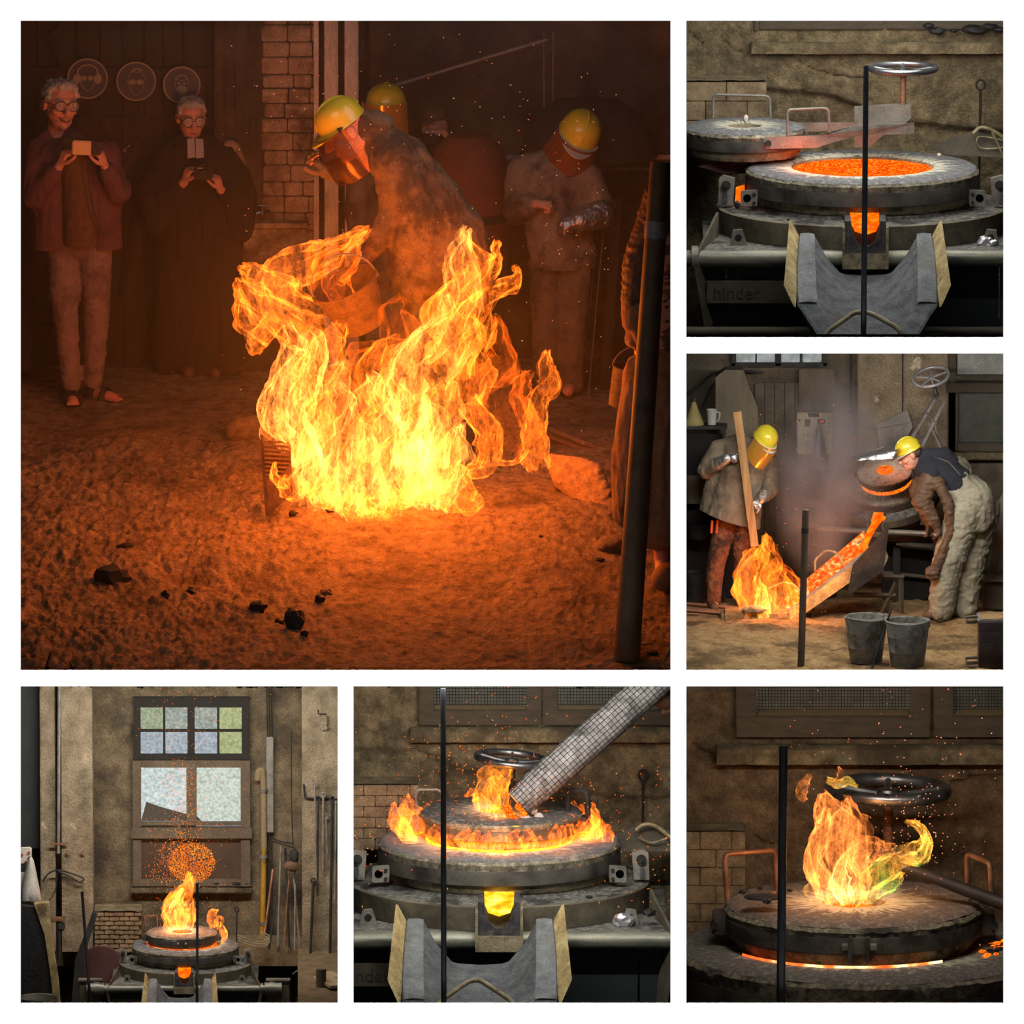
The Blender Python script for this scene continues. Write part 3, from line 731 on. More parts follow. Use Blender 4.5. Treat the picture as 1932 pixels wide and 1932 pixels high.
def sparks(t, pts, m, name='sparks', solo=True):
    """countless tiny glowing flecks; pts = (local point, half length, direction, radius)"""
    mb = MB()
    for p, ln, d, r in pts:
        p = Vector(p); d = Vector(d).normalized(); s_ = d.orthogonal().normalized() * r; q = d.cross(s_)
        mb.add([p - d * ln, p + s_, p + q, p - s_, p - q, p + d * ln], [(0, 2, 1), (0, 3, 2), (0, 4, 3), (0, 1, 4), (5, 1, 2), (5, 2, 3), (5, 3, 4), (5, 4, 1)])
    t.props['kind'] = 'stuff'
    return t.solo(mb, m, smooth=None)
M_spark = glow('spark_orange', [(255, 70, 10, .3), (255, 120, 30, .5), (255, 190, 90, .7)], 1.6, scale=12, sample=False)
M_sparkp = glow('spark_pink', [(255, 110, 70, .3), (255, 150, 110, .5), (255, 210, 150, .7)], 1.2, scale=12, sample=False)
M_flame = flame_mat('flame', (1, .16, .010), .30, fil=2.3, body=.16)
M_flame_hot = flame_mat('flame_hot', (1, .27, .04), .27, edge_gain=2.6, fil=3.8, body=.06, scale=9, gap=.04)
M_flame_dim = flame_mat('flame_dim', (1, .12, .005), .2, edge_gain=2.6, fil=1.0, body=.3)
# ---------------------------------------------------------------- shared pieces of the furnace rooms
M_wireglass = mat('wired_glass', [(58, 60, 50), (84, 86, 74)], scale=10, rough=.4, bump=.3, bscale=50)
def furnace_wall(k, px0, py0, s, depth, low, ck=(), x_pier=None, nx=170, ny=140, m=None):
    """same rough wall as in room 2, mapped by scale s about (px0,py0)"""
    def h(px, py):
        X = (px - px0) / s; Y = (py - py0) / s
        v = 7 * fbm((X, Y, 0), .012, 5, 4) + 2.2 * fbm((X, Y, 0), .09, 3, 9)
        e = Y - seg(X, low) - 6 * fbm((X, 0, 0), .05, 3, 2); s_ = 1 / (1 + math.exp(-max(-40, min(40, e / 2.2))))
        v += -s_ * 14 + s_ * 6 * fbm((X, Y, 3), .07, 4, 6)
        return s * (v - 9 * cracks(X, Y, ck))
    relief_wall(k, depth, h, nx, ny, m or M_plaster)
def window_low(k, px0, px1, py_frame, py_sill, d, xs, s=1.0):
    """sill, and the window above it: bottom rail, posts and wired panes; xs = list of (left, right) sashes in picture px"""
    t = T('window_sill', 'dusty sill below the wired window of room %s' % k, 'window sill', px0, py_sill, d, kind='structure')
    wd = px1 - px0; mb = MB()
    def sill(u_, v_):
        x = wd * u_; q = [(2, 0), (-20 * s, 3), (-30 * s, -4), (-30 * s, -24 * s), (-2, -28 * s)]; i = min(3, int(v_ * 4)); f = v_ * 4 - i
        y = q[i][0] * (1 - f) + q[i + 1][0] * f; z = q[i][1] * (1 - f) + q[i + 1][1] * f
        return Vector((x, y + 1.5 * fbm((x, z, y), .08, 3), z + 2.5 * s * fbm((x, y, z), .05, 3, 5)))
    mb.grid(sill, 100, 12); t.solo(mb, M_plaster, 60)
    t = T('window_%d' % k, 'brown framed window with wired glass above the sill of room %s' % k, 'window', px0, py_frame, d, kind='structure')
    top = t.L(px0, PANELS[k][1] - 25).z
    for a, b in xs:
        x0, x1 = a - px0, b - px0
        mb = MB(); mb.box(((x0 + x1) / 2, -10 * s, 14 * s), (x1 - x0 - 2, 14 * s, 30 * s), ch=2); t.part('bottom_rail', mb, M_wood_d)
        for x in (x0 + 14 * s, x1 - 14 * s):
            mb = MB(); mb.box((x, -10 * s, top / 2 + 14 * s), (28 * s, 13 * s, top), ch=2); t.part('stile', mb, M_wood_d)
        mb = MB(); poly3(mb, [(x0 + 28 * s, -16 * s, 30 * s), (x1 - 28 * s, -16 * s, 30 * s), (x1 - 34 * s, -6 * s, 37 * s), (x0 + 34 * s, -6 * s, 37 * s)], (0, 3, 0)); t.part('glazing_bead', mb, mat('pale_bead', [(120, 104, 78)], bump=.2))
        mb = MB(); mb.box(((x0 + x1) / 2, -3, (top + 30 * s) / 2), (x1 - x0 - 56 * s, 3, top - 30 * s)); pn = t.part('pane', mb, M_wireglass)
        mb = MB(); n_ = int((x1 - x0 - 56 * s) / 6)
        for i in range(n_):
            x = x0 + 28 * s + 6 * i; mb.tube([(x, -5, 30 * s), (x, -5, top)], .6, 4)
        for i in range(int((top - 30 * s) / 6)):
            z = 32 * s + 6 * i; mb.tube([(x0 + 28 * s, -5, z), (x1 - 28 * s, -5, z)], .6, 4)
        t.part('wire_mesh', mb, M_black, parent=pn, kind='stuff')
def spark_cloud(name, label, px, py, d, n, fn, m, size=(.6, 1.2), seed=1):
    t = T(name, label, 'sparks', px, py, d); rnd = random.Random(seed); pts = []
    for i in range(n):
        x, y, dy, dirv, ln = fn(rnd, i); p = P(x, y, d + dy)
        pts.append(((p - t.p) / t.u, ln, dirv, rnd.uniform(*size)))
    return sparks(t, pts, m)
def poker(px, py0, py1, d, ring, r, label):
    t = T('poker', label, 'poker', px, py1, d); r0 = t.L(px + 1, py0); mb = MB()
    mb.tube([Vector((0, 0, 0)), r0 + Vector((0, 0, -ring))], r, 8)
    mb.tube([r0 + Vector((ring * .85 * math.cos(a), 0, ring * math.sin(a))) for a in [2 * PI * i / 24 for i in range(24)]], r * .9, 8, closed=True); t.solo(mb, M_black)
def lid_mech(t, wheel, r, tube, stem_to, m_rod=None, tilt=None):
    """handwheel on its screw"""
    mb = MB(); zz = stem_to.z; pr = []
    while zz < wheel.z - 6: pr += [(5.6, zz), (6.4, zz + .9), (5.6, zz + 1.8)]; zz += 1.8
    mb.lathe(pr, c=(wheel.x, wheel.y, 0), n=10); t.part('screw_spindle', mb, m_rod or M_black)
    handwheel(t, wheel, r, tube, M_steel, drop=7, tilt=tilt)
    mb = MB(); mb.box((wheel.x, wheel.y, stem_to.z - 10), (70, 24, 22), ch=3); t.part('screw_block', mb, M_black)

# ---------------------------------------------------------------- people
def remesh(mb, u, voxel, smooth=6, name='body', wrinkle=0, wf=.05, wdir=(1, 1, 1), seed=0, smooth_f=.5, cut=None):
    """fuse overlapping solids into one continuous skin (voxel in px), then wrinkle it"""
    me = to_mesh(name + '_raw', mb, 1.0); o = bpy.data.objects.new('raw', me); C.objects.link(o)
    m = o.modifiers.new('r', 'REMESH'); m.mode = 'VOXEL'; m.voxel_size = voxel
    if smooth: s = o.modifiers.new('s', 'SMOOTH'); s.iterations = smooth; s.factor = smooth_f
    dg = bpy.context.evaluated_depsgraph_get(); dg.update()
    r = bpy.data.meshes.new_from_object(o.evaluated_get(dg)); r.name = name
    bpy.data.objects.remove(o); bpy.data.meshes.remove(me)
    n = len(r.vertices); co = np.empty(n * 3); r.vertices.foreach_get('co', co); co = co.reshape(-1, 3)
    if wrinkle:
        no = np.empty(n * 3); r.vertices.foreach_get('normal', no); no = no.reshape(-1, 3)
        d = np.array([abs(fbm((p[0] * wdir[0], p[1] * wdir[1], p[2] * wdir[2]), wf, 3, seed)) * 2 - .35 + .5 * fbm(p, wf * .4, 2, seed + 5) for p in co])
        co = co + no * (d * wrinkle)[:, None]
    r.vertices.foreach_set('co', (co * u).reshape(-1)); r.update()
    if cut:   # clip at a plane (local px point, outward normal)
        bm = bmesh.new(); bm.from_mesh(r)
        g = bmesh.ops.bisect_plane(bm, geom=bm.verts[:] + bm.edges[:] + bm.faces[:], plane_co=Vector(cut[0]) * u, plane_no=cut[1], clear_outer=True)
        bmesh.ops.holes_fill(bm, edges=[e for e in bm.edges if e.is_boundary])
        bm.to_mesh(r); bm.free()
    return r
def limb(mb, *jr, flat=1.0, n=16):
    """tapering limb through (point, radius) pairs"""
    for (a, ra), (b, rb) in zip(jr, jr[1:]): mb.capsule(a, b, ra, rb, n=n, flat=flat)
def basis(f, n):
    f = Vector(f).normalized(); n = Vector(n); n = (n - f * n.dot(f)).normalized()
    return f, n, f.cross(n)
def hand(mb, wrist, f, n, side, L, curl=(.5, .55, .6, .7), spread=.1, thumb=(.8, .5, .35), thick=1.0):
    """palm, four bent fingers and a thumb; f: towards the fingers, n: the way the palm faces, side: +1/-1 thumb side"""
    f, n, s = basis(f, n); s = s * side; w_ = Vector(wrist)
    mb.capsule(w_ + f * L * .08, w_ + f * L * .40, L * .13 * thick, L * .15 * thick, n=12)
    for k in (-1.3, -.4, .5, 1.3): mb.capsule(w_ + f * L * .14 + s * k * L * .07, w_ + f * L * .45 + s * k * L * .118, L * .085 * thick, L * .078 * thick, n=10)
    fl = (.40, .45, .42, .33)
    for j in range(4):
        off = (1.5 - j) * .118 * L
        p = w_ + f * L * (.46 - (.03 if j in (0, 3) else 0)) + s * off; ang = 0; d = (f + s * spread * (1.5 - j) * .7).normalized(); r = L * (.066 if j < 3 else .056) * thick
        for q, frac in enumerate((.45, .32, .23)):
            ang = curl[j] * (1.1, 1.35, .8)[q]
            d = (d * math.cos(ang) + n * math.sin(ang) if q == 0 else d * math.cos(ang) + (n * d.dot(f) - f * d.dot(n)).normalized() * math.sin(ang)).normalized()
            e = p + d * fl[j] * L * frac; mb.capsule(p, e, r, r * .9, n=9); p = e; r *= .9
    p = w_ + f * L * .12 + s * L * .13; d = (s * thumb[0] + f * .75 + n * thumb[1]).normalized(); r = L * .08 * thick
    for q, frac in enumerate((.24, .2, .16)):
        e = p + d * L * frac; mb.capsule(p, e, r, r * .88, n=9); p = e; r *= .88; d = (d + f * thumb[2] - s * thumb[2] * .6).normalized()
class Head:
    """frame of a head: c centre, h chin-to-crown height, turned by yaw (to the viewer's right +), pitch (down +), roll"""
    def __init__(s, c, h, yaw=0, pitch=0, roll=0):
        s.c = Vector(c); s.h = h
        s.R = Matrix.Rotation(math.radians(yaw), 3, 'Z') @ Matrix.Rotation(math.radians(roll), 3, 'Y') @ Matrix.Rotation(math.radians(pitch), 3, 'X')
    def __call__(s, x, y, z): return s.c + s.R @ (Vector((x, y, z)) * s.h)
    def e(s, mb, c, r, **k): mb.ell(s(*c), [q * s.h for q in r], R=s.R, **k)
    def face(s, mb, neck=True, smile=0):
        s.e(mb, (0, .07, .13), (.325, .385, .37)); s.e(mb, (0, -.02, -.12), (.29, .31, .33)); s.e(mb, (0, -.10, -.32), (.225, .22, .17))
        s.e(mb, (0, -.25, -.40), (.10, .09, .08)); s.e(mb, (0, -.27, .13), (.23, .08, .06))
        for q in (-1, 1):
            s.e(mb, (q * .17, -.21, -.09), (.11, .11, .10)); s.e(mb, (q * .335, .06, -.01), (.035, .085, .125)); s.e(mb, (q * .045, -.38, -.115), (.04, .05, .04))
        mb.capsule(s(0, -.31, .08), s(0, -.42, -.10), .045 * s.h, .062 * s.h, n=10)
        s.e(mb, (0, -.325, -.235), (.095, .05, .03)); s.e(mb, (0, -.315, -.285), (.08, .05, .032))
        if neck: mb.capsule(s(0, .08, -.28), s(0, .13, -.72), .19 * s.h, .21 * s.h, n=16)
    def eyes(s, t, root, lids=True):
        for q in (-1, 1):
            mb = MB(); mb.ell(s(q * .135, -.268, .045), [.044 * s.h] * 3, nu=12, nv=8); e = t.part('eye', mb, mat('eye_white', [(210, 200, 190)], bump=0, rough=.2), parent=root)
            mb = MB(); mb.ell(s(q * .135, -.290, .043), [.027 * s.h] * 3, nu=10, nv=6); t.part('iris', mb, mat('eye_dark', [(40, 30, 26)], bump=0, rough=.2), parent=e)
    def mouth(s, t, root, open_=.02):
        mb = MB(); mb.ell(s(0, -.362, -.258), [.085 * s.h, .02 * s.h, open_ * s.h], R=s.R, nu=12, nv=6); t.part('mouth', mb, mat('lips', [(120, 52, 48)], bump=.1, rough=.5), parent=root)
    def smile(s, t, root):
        for nm, dz, r, m in (('mouth', 0, .030, mat('lips', [(120, 52, 48)], bump=.1, rough=.5)), ('teeth', .012, .019, mat('teeth', [(190, 160, 120)], bump=0, rough=.3))):
            mb = MB(); mb.spline([s(-.13, -.29, -.215 + dz), s(-.07, -.35, -.262 + dz), s(0, -.372 - dz, -.275 + dz), s(.07, -.35, -.262 + dz), s(.13, -.29, -.215 + dz)], [r * .25 * s.h + r * .75 * s.h * math.sin(PI * i / 24) for i in range(25)], 8); t.part(nm, mb, m, parent=root)
    def brows(s, t, root, m):
        for q in (-1, 1):
            mb = MB(); mb.tube([s(q * .06, -.345, .12), s(q * .14, -.34, .145), s(q * .22, -.28, .12)], .022 * s.h, 6); t.part('eyebrow', mb, m, parent=root)
    def hair(s, t, root, m, amp=.05, back=True, front=.30, seed=0, vol=1.0):
        mb = MB()
        for i in range(46):
            a = 2 * PI * i / 46; b = (i * .618) % 1
            x = .30 * math.cos(a); y = .08 + .34 * math.sin(a); z = .16 + .30 * b
            if y < -.12 and z < front: z = front + .1 * b
            k = math.sqrt(max(0, 1 - ((z - .12) / .42) ** 2)); s.e(mb, (x * k * vol, .06 + (y - .06) * k * vol, z), (.095, .095, .085), nu=8, nv=6)
        for i in range(14):
            a = PI * (.02 + .96 * i / 13); s.e(mb, (.315 * math.cos(a), .10 + .30 * math.sin(a), .02 - .12 * math.sin(a)), (.07, .09, .13), nu=8, nv=6)
        return t.part('hair', None, m, parent=root, smooth=180, mesh=remesh(mb, t.u, s.h * .028, 2, 'hair', s.h * amp, 9 / s.h, (2.4, 2.4, .7), seed))
    def glasses(s, t, root, m, r=.105):
        mb = MB()
        for q in (-1, 1):
            c = (q * .145, -.385, .03); mb.tube([s(c[0] + r * math.cos(a) * 1.12, c[1] + .05 * abs(math.cos(a)) ** 2, c[2] + r * math.sin(a)) for a in [2 * PI * i / 20 for i in range(20)]], .011 * s.h, 6, closed=True)
            mb.tube([s(q * .26, -.34, .06), s(q * .345, -.2, .06), s(q * .35, .06, .05)], .011 * s.h, 6)
        mb.tube([s(-.03, -.395, .06), s(0, -.41, .07), s(.03, -.395, .06)], .011 * s.h, 6)
        g = t.part('glasses', mb, m, parent=root)
        ml = _M.get('lens')
        if not ml:
            ml = mat('lens', [(200, 205, 210)], bump=0, rough=.05); ml.node_tree.nodes['Principled BSDF'].inputs['Alpha'].default_value = .16
        for q in (-1, 1):
            mb = MB(); mb.ell(s(q * .145, -.375, .03), [r * 1.08 * s.h, .008 * s.h, r * .97 * s.h], R=s.R, nu=16, nv=6); t.part('lens', mb, ml, parent=g)
    def helmet(s, t, root, m, brim=True, low=.16, edge=None):
        """hard hat with ridge and peak"""
        mb = MB(); pr = [(0, .60), (.14, .59), (.27, .53), (.36, .42), (.40, .28), (.405, low), (.42, low - .015), (.42, low - .03), (.39, low - .02), (.38, .28), (.25, .5), (0, .56)]
        mb.lathe([(r * s.h, z * s.h) for r, z in pr], n=40); mb.v = [tuple(s.c + s.R @ Vector((x * .95, y * 1.08 + .04 * s.h, z))) for x, y, z in mb.v]
        hm = t.part('helmet', mb, m, parent=root, smooth=50)
        mb = MB(); mb.tube([s(0, .04 - .43 * math.cos(a), .16 + .445 * math.sin(a)) for a in [.25 + (PI - .5) * i / 20 for i in range(21)]], .035 * s.h, 8); t.part('ridge', mb, m, parent=hm) if len(hm.name) and root is None or True and _depth(hm) < 2 else None
        if brim:
            mb = MB(); N_ = 20
            top = [(.40 * math.cos(a), .04 - .44 * math.sin(a), low) for a in [PI * (.12 + .76 * i / N_) for i in range(N_ + 1)]]
            out = [(.43 * math.cos(a), .02 - (.44 + .20 * math.sin(PI * i / N_)) * math.sin(a), low - .06 * math.sin(PI * i / N_)) for i, a in enumerate([PI * (.12 + .76 * i / N_) for i in range(N_ + 1)])]
            vs = [s(*p) for p in top] + [s(*p) for p in out] + [s(p[0], p[1], p[2] - .025) for p in out] + [s(p[0], p[1], p[2] - .025) for p in top]; k = N_ + 1
            fs = [(a * k + i, a * k + i + 1, ((a + 1) % 4) * k + i + 1, ((a + 1) % 4) * k + i) for a in range(4) for i in range(N_)]
            mb.add(vs, fs); t.part('peak', mb, edge or m, parent=hm, smooth=50)
        return hm
    def visor(s, t, root, m, a0=-78, a1=78, top=.18, bot=-.55, r=.50, out=.04, cape=None):
        """curved face shield"""
        mb = MB(); N_ = 18; K_ = 8; vs = []
        for j in range(K_ + 1):
            z = top + (bot - top) * j / K_; rr = r + out * math.sin(PI * j / K_ * .6)
            for i in range(N_ + 1):
                a = math.radians(a0 + (a1 - a0) * i / N_); vs.append(s(rr * math.sin(a) * .92, .04 - rr * math.cos(a) * 1.08, z))
        k = N_ + 1; n0 = len(vs); vs += [p + (s.c + Vector((0, 0, 0)) - p).normalized() * .012 * s.h for p in vs]
        fs = [(j * k + i, j * k + i + 1, (j + 1) * k + i + 1, (j + 1) * k + i) for j in range(K_) for i in range(N_)]
        fs += [tuple(n0 + q for q in reversed(f)) for f in fs]
        mb.add(vs, fs); return t.part('visor', mb, m, parent=root, smooth=180)
def _depth(o):
    n = 0
    while o.parent is not None: o = o.parent; n += 1
    return n
M_skin = mat('skin', [(205, 142, 116), (222, 162, 136)], scale=14, rough=.5, bump=.15, bscale=120, bdist=.002, bigcol=(206, 124, 104), bigscale=6, bigpos=(.5, .75))
M_hairw = mat('white_hair', [(150, 148, 142), (208, 206, 200)], scale=30, rough=.7, bump=.8, bscale=60, stretch=(3, 3, .6))
M_frame = mat('spectacle_frame', [(60, 52, 50)], bump=0, rough=.3)
M_helmet = mat('yellow_helmet', [(212, 190, 40), (226, 206, 60)], scale=5, rough=.32, bump=.03, coat=.3)
M_trim = mat('pale_trim', [(190, 186, 170)], bump=.05, rough=.5)
M_silver = mat('aluminised_cloth', [(160, 158, 154), (208, 206, 202)], scale=9, rough=.3, metal=.85, bump=.5, bscale=24, bdist=.02)
M_worker = mat('worker_jacket', [(84, 72, 58), (112, 98, 80), (130, 115, 95)], scale=8, rough=.9, grain=.12, bump=.4, bscale=40, bigcol=(78, 62, 48), bigscale=3)
M_leather = mat('brown_leather', [(74, 52, 36), (110, 80, 56)], scale=9, rough=.65, bump=.4, bscale=30)
def gold_visor(name='gold_visor', alpha=.8, col=(226, 168, 70)):
    if name in _M: return _M[name]
    m = mat(name, [col], bump=0, rough=.16, metal=.45, coat=.5); m.node_tree.nodes['Principled BSDF'].inputs['Alpha'].default_value = alpha
    return m
M_gold = gold_visor()
# ---------------------------------------------------------------- room 1 (large): pouring fire in the dark hall
M_sand = mat('foundry_sand', [(104, 85, 64), (150, 126, 97), (170, 145, 115)], scale=14, detail=10, rough=1, bump=1, bscale=38, bdist=.016, bigcol=(98, 80, 62), bigscale=2.2, bigpos=(.5, .7), spec=.15)
M_boards = mat('old_dark_boards', [(34, 27, 20), (52, 42, 31), (62, 51, 38)], scale=4, rough=.9, bump=.3, stretch=(4, 4, .5))
M_hallwall = mat('hall_wall', [(56, 46, 35), (84, 70, 54), (100, 85, 66)], scale=5, rough=.95, bump=.6, bscale=30, bigcol=(40, 33, 26), bigscale=1.5, bigpos=(.45, .65))
M_whitewash = mat('whitewash', [(120, 100, 76), (170, 146, 116), (190, 168, 136)], scale=10, rough=.95, bump=.6, bigcol=(92, 74, 54), bigscale=4, bigpos=(.45, .6))
_d1 = {}
def d1(py):
    """depth at which room 1's sand floor is seen at picture row py (row 1265 in front, 675 at the back wall)"""
    if not _d1:
        d = 72.0; q = 1300.0; d += 50 - 35 * 2.3
        while q >= 600:
            _d1[int(q)] = d
            f = max(0, min(1, (1265 - q) / 560)); beta = math.radians(15 * (1 - f) + 2.5 * f); e = math.radians(9.2)
            d += math.cos(beta) / math.sin(beta + e); q -= 1
    a = max(601, min(1299, py)); i = int(a); f = a - i
    return _d1[i] * (1 - f) + _d1[i + 1] * f
def G1(px, py): return P(px, py, d1(py))
def mound(px, py):
    """sand heaped about the mould, in px of height"""
    h = 44 * math.exp(-((px - 740) / 330) ** 2 - ((py - 985) / 95) ** 2)
    h += 26 * math.exp(-((px - 1090) / 120) ** 2 - ((py - 990) / 110) ** 2)
    h += 16 * math.exp(-((px - 460) / 70) ** 2 - ((py - 860) / 60) ** 2)
    return h
def ground_h(px, py):
    d = d1(py); q = (px, d * .55, 0)
    amp = 1.0 if px < 620 else .55
    v = 20 * amp * fbm(q, .011, 5, 3) + 16 * amp * abs(fbm(q, .03, 4, 14)) - 5
    far = max(0, min(1, (py - 720) / 160))
    v += far * (9 * amp * fbm(q, .07, 4, 8) + 4.5 * (amp + .2) * fbm(q, .17, 3, 21))
    if 880 < py: v += 7 * max(0, fbm((px * .5, d * 1.1, 4), .022, 3, 40)) * (py - 880) / 250
    return v * (.25 + .75 * far) + mound(px, py)
def S1(px, py):
    """sand surface point under picture point (relief included)"""
    p = G1(px, py); return p + Vector((0, 0, ground_h(px, py) * S))
DW1 = 2080
def room1():
    zb, zt = shell(1, DW1 + 90, M_dark, M_dark, M_dark, headroom=300, floor=False)
    mb = MB(); nx, ny = 380, 330
    def fn(u_, v_):
        px = 28 + (1276 - 28) * u_; py = 1290 - (1290 - 655) * v_
        p = G1(px, py); return Vector((p.x, p.y, p.z + ground_h(px, py) * S))
    mb.grid(fn, nx, ny); o = struct('ground', mb, M_sand, 'trodden foundry sand floor heaped around the burning mould', 180)
    # bottom plate closing the room
    a, b = P(28, 1290, 0), P(1276, 1290, 0); zz = P(0, 1284, 0).z
    # back wall: dark plank gate at left, masonry and dark void at right
    def h(px, py): return 5 * fbm((px, py, 0), .015, 4, 2) + 2 * fbm((px, py, 1), .08, 3, 5) - (60 if px > 690 else 0)
    relief_wall(1, DW1, h, 140, 100, M_hallwall, x0=30, x1=1275, y0=-40, y1=720)
    t = T('plank_gate', 'big dark plank gate with diagonal braces behind the two onlookers', 'gate', 225, 690, DW1 - 14)
    H = 640; x = -190
    rnd = random.Random(4)
    while x < 178:
        wd = rnd.uniform(34, 46); wd = min(wd, 180 - x)
        mb = MB(); mb.box((x + wd / 2, rnd.uniform(-1, 1), H / 2 + 10), (wd - 2, 6, H + 60), ch=1.2); t.part('plank', mb, M_boards); x += wd
    for py in (139, 232, 570):
        a = t.L(225, py); mb = MB(); mb.box((0, -7, a.z), (376, 8, 26), ch=1.5); t.part('ledge', mb, M_boards)
    for a, b in (((96, 60), (232, 300)), ((120, 560), (260, 260)), ((300, 220), (236, 560))):
        pa, pb = t.L(*a), t.L(*b); mb = MB(); mb.tube([pa + Vector((0, -9, 0)), pb + Vector((0, -9, 0))], 14, 4, flat=.35, up=(0, 1, 0)); t.part('brace', mb, M_boards)
    # safety signs
    safety_signs(DW1 - 32)
    t = T('hanging_tag', 'pale diamond-shaped tag with a dark ring between the two onlookers', 'tag', 245, 284, DW1 - 26)
    mb = MB(); mb.prism([(-13, 0), (0, 11), (13, 0), (0, -11)], 0, 2); t.part('plate', mb, mat('pale_tag', [(150, 140, 110)], bump=.1))
    mb = MB(); mb.tube([(6 * math.cos(i * PI / 10), -1.5, 5 * math.sin(i * PI / 10)) for i in range(20)], 1.8, 6, closed=True); t.part('ring', mb, M_black)
    # pier with pipes, recess and brickwork
    t = T('masonry_pier', 'whitewashed masonry pier with boxed conduits behind the stooping worker', 'pier', 500, 690, DW1 - 44)
    H = 660
    mb = MB(); mb.box((4, 10, H / 2), (196, 40, H + 40)); t.part('core', mb, M_hallwall)
    for x, wd, dp in ((-84, 14, 14), (-68, 10, 10), (-44, 22, 12), (-24, 8, 8), (-12, 6, 7)):
        mb = MB(); mb.box((x, -12, H / 2 + 20), (wd, dp, H + 40), ch=2); t.part('conduit', mb, M_hallwall)
    rnd = random.Random(9)
    z = 60
    while z < H:
        hh = rnd.uniform(24, 34); x = 0 + rnd.uniform(-6, 0)
        while x < 98:
            wd = rnd.uniform(34, 60); wd = min(wd, 104 - x)
            if wd > 12:
                mb = MB(); mb.box((x + wd / 2, -12 + rnd.uniform(-1.5, 1.5), z + hh / 2), (wd - 2.4, 10, hh - 2.4), ch=2); mb.jit(1.5, .08, 2, rnd.random() * 9); t.part('block', mb, M_whitewash)
            x += wd
        z += hh
    t = T('bent_pipe', 'rusty pipe bent into an inverted L on the masonry pier', 'pipe', 500, 400, DW1 - 48)
    bent_handle(t, [t.L(498, 395), t.L(496, 192), t.L(600, 196)], 8, M_hallwall, 'pipe', 26)
    t = T('overhead_pipe', 'horizontal pipe along the top of the masonry pier', 'pipe', 530, 52, DW1 - 46)
    bent_handle(t, [t.L(462, 46), t.L(575, 50), t.L(590, 60), t.L(592, 30)], 9, M_hallwall, 'pipe', 8)
    # bench/trough with a tap
    t = T('stone_basin', 'brown masonry basin below the tap behind the flames', 'basin', 520, 640, DW1 - 60)
    zt_ = t.L(520, 424).z
    mb = MB(); mb.box((0, 0, zt_ / 2), (120, 60, zt_), ch=4); mb.jit(2, .05, 3, 2); t.part('body', mb, M_whitewash)
    mb = MB(); mb.box((0, -6, zt_ + 4), (128, 74, 9), ch=3); t.part('rim', mb, M_whitewash)
    t = T('water_tap', 'small shiny tap above the masonry basin', 'tap', 492, 405, DW1 - 70)
    mb = MB(); mb.tube([(24, 30, 6), (10, 6, 6), (0, 0, 5)], 4, 8); mb.cyl((2, 0, 0), (2, 0, 16), 4, n=10); mb.tube([(0, 0, 5), (-10, -4, 2), (-14, -4, -6)], 3.4, 8); mb.cyl((-6, 0, 17), (10, 0, 17), 2.5, n=8); t.solo(mb, M_steel)
    # upright strips beside the pier, daylight glare painted in as pale colour
    Mg = mat('bright_metal_strip', [(110, 104, 92), (200, 192, 172), (240, 232, 214)], scale=7, rough=.45, metal=0, bump=.3, stretch=(2, 2, .4))
    for x, wd, y0, y1, lab in ((597, 9, 20, 480, 'thin upright strip with painted sheen left of the stooping worker'), (626, 26, 20, 690, 'broad upright strip with painted glare above the stooping worker'), (664, 26, 20, 690, 'pale upright strip with painted glare above the gold visor')):
        t = T('upright_strip', lab, 'strip', x, y1, DW1 - 70); zz = t.L(x, y0).z
        mb = MB(); mb.box((0, 0, zz / 2), (wd, 8, zz), ch=1.5); mb.jit(.8, .05, 2, x); t.solo(mb, Mg)
    # right side: beam, diagonal pipe, hopper, post
    t = T('diagonal_pipe', 'long sloping pipe high in the dark behind the workers', 'pipe', 890, 118, DW1 - 90)
    mb = MB(); mb.tube([t.L(748, 160), t.L(1032, 74)], 4, 10); t.solo(mb, M_iron)
    t = T('hanging_cables', 'pair of thin cables hanging behind the yellow helmet', 'cable', 1034, 150, DW1 - 80)
    for dx in (-8, 10): mb = MB(); mb.tube([t.L(1034 + dx, 60), t.L(1034 + dx * .9, 215)], 1.4, 6); t.part('cable', mb, M_iron)
    t = T('dark_hopper', 'dark rounded hopper behind the worker in the yellow helmet', 'hopper', 1110, 300, DW1 - 130)
    mb = MB(); mb.lathe([(0, 118), (60, 112), (104, 84), (122, 44), (124, 10), (110, 0), (0, -4)], n=48); mb.xf(Matrix.Diagonal((1, .7, 1, 1))); t.part('shell', mb, M_black)
    mb = MB(); mb.lathe([(126, 14), (130, 12), (130, 4), (124, 2)], n=48); mb.xf(Matrix.Diagonal((1, .7, 1, 1))); t.part('rim', mb, M_black)
    for zz, lab in ((0, 'upper'), (1, 'lower')):
        t = T('steel_beam', 'dark horizontal beam behind the right worker, %s of two' % lab, 'beam', 1110, 296 + 22 * zz, DW1 - 70 + 14 * zz)
        mb = MB(); mb.box((0, 0, 0), (312, 12, 9 if zz == 0 else 5), ch=1); t.solo(mb, M_iron)
    t = T('round_vessel', 'rust-red round vessel in the haze behind the flames', 'vessel', 885, 560, 1900)
    zz = t.L(885, 250).z
    mb = MB(); mb.lathe([(0, zz), (40, zz - 6), (66, zz - 32), (76, zz - 72), (78, zz * .5), (70, 0)], n=40, jit=3, jf=.04); t.part('shell', mb, mat('rust_red', [(96, 52, 34), (126, 70, 44)], bump=.4))
    mb = MB(); mb.lathe([(78, zz * .5 + 6), (82, zz * .5 + 4), (82, zz * .5 - 8), (77, zz * .5 - 10)], n=40); t.part('hoop', mb, M_black)
    t = T('leaning_plank', 'pale plank standing upright right of the worker in silver gloves', 'plank', 1152, 735, d1(735))
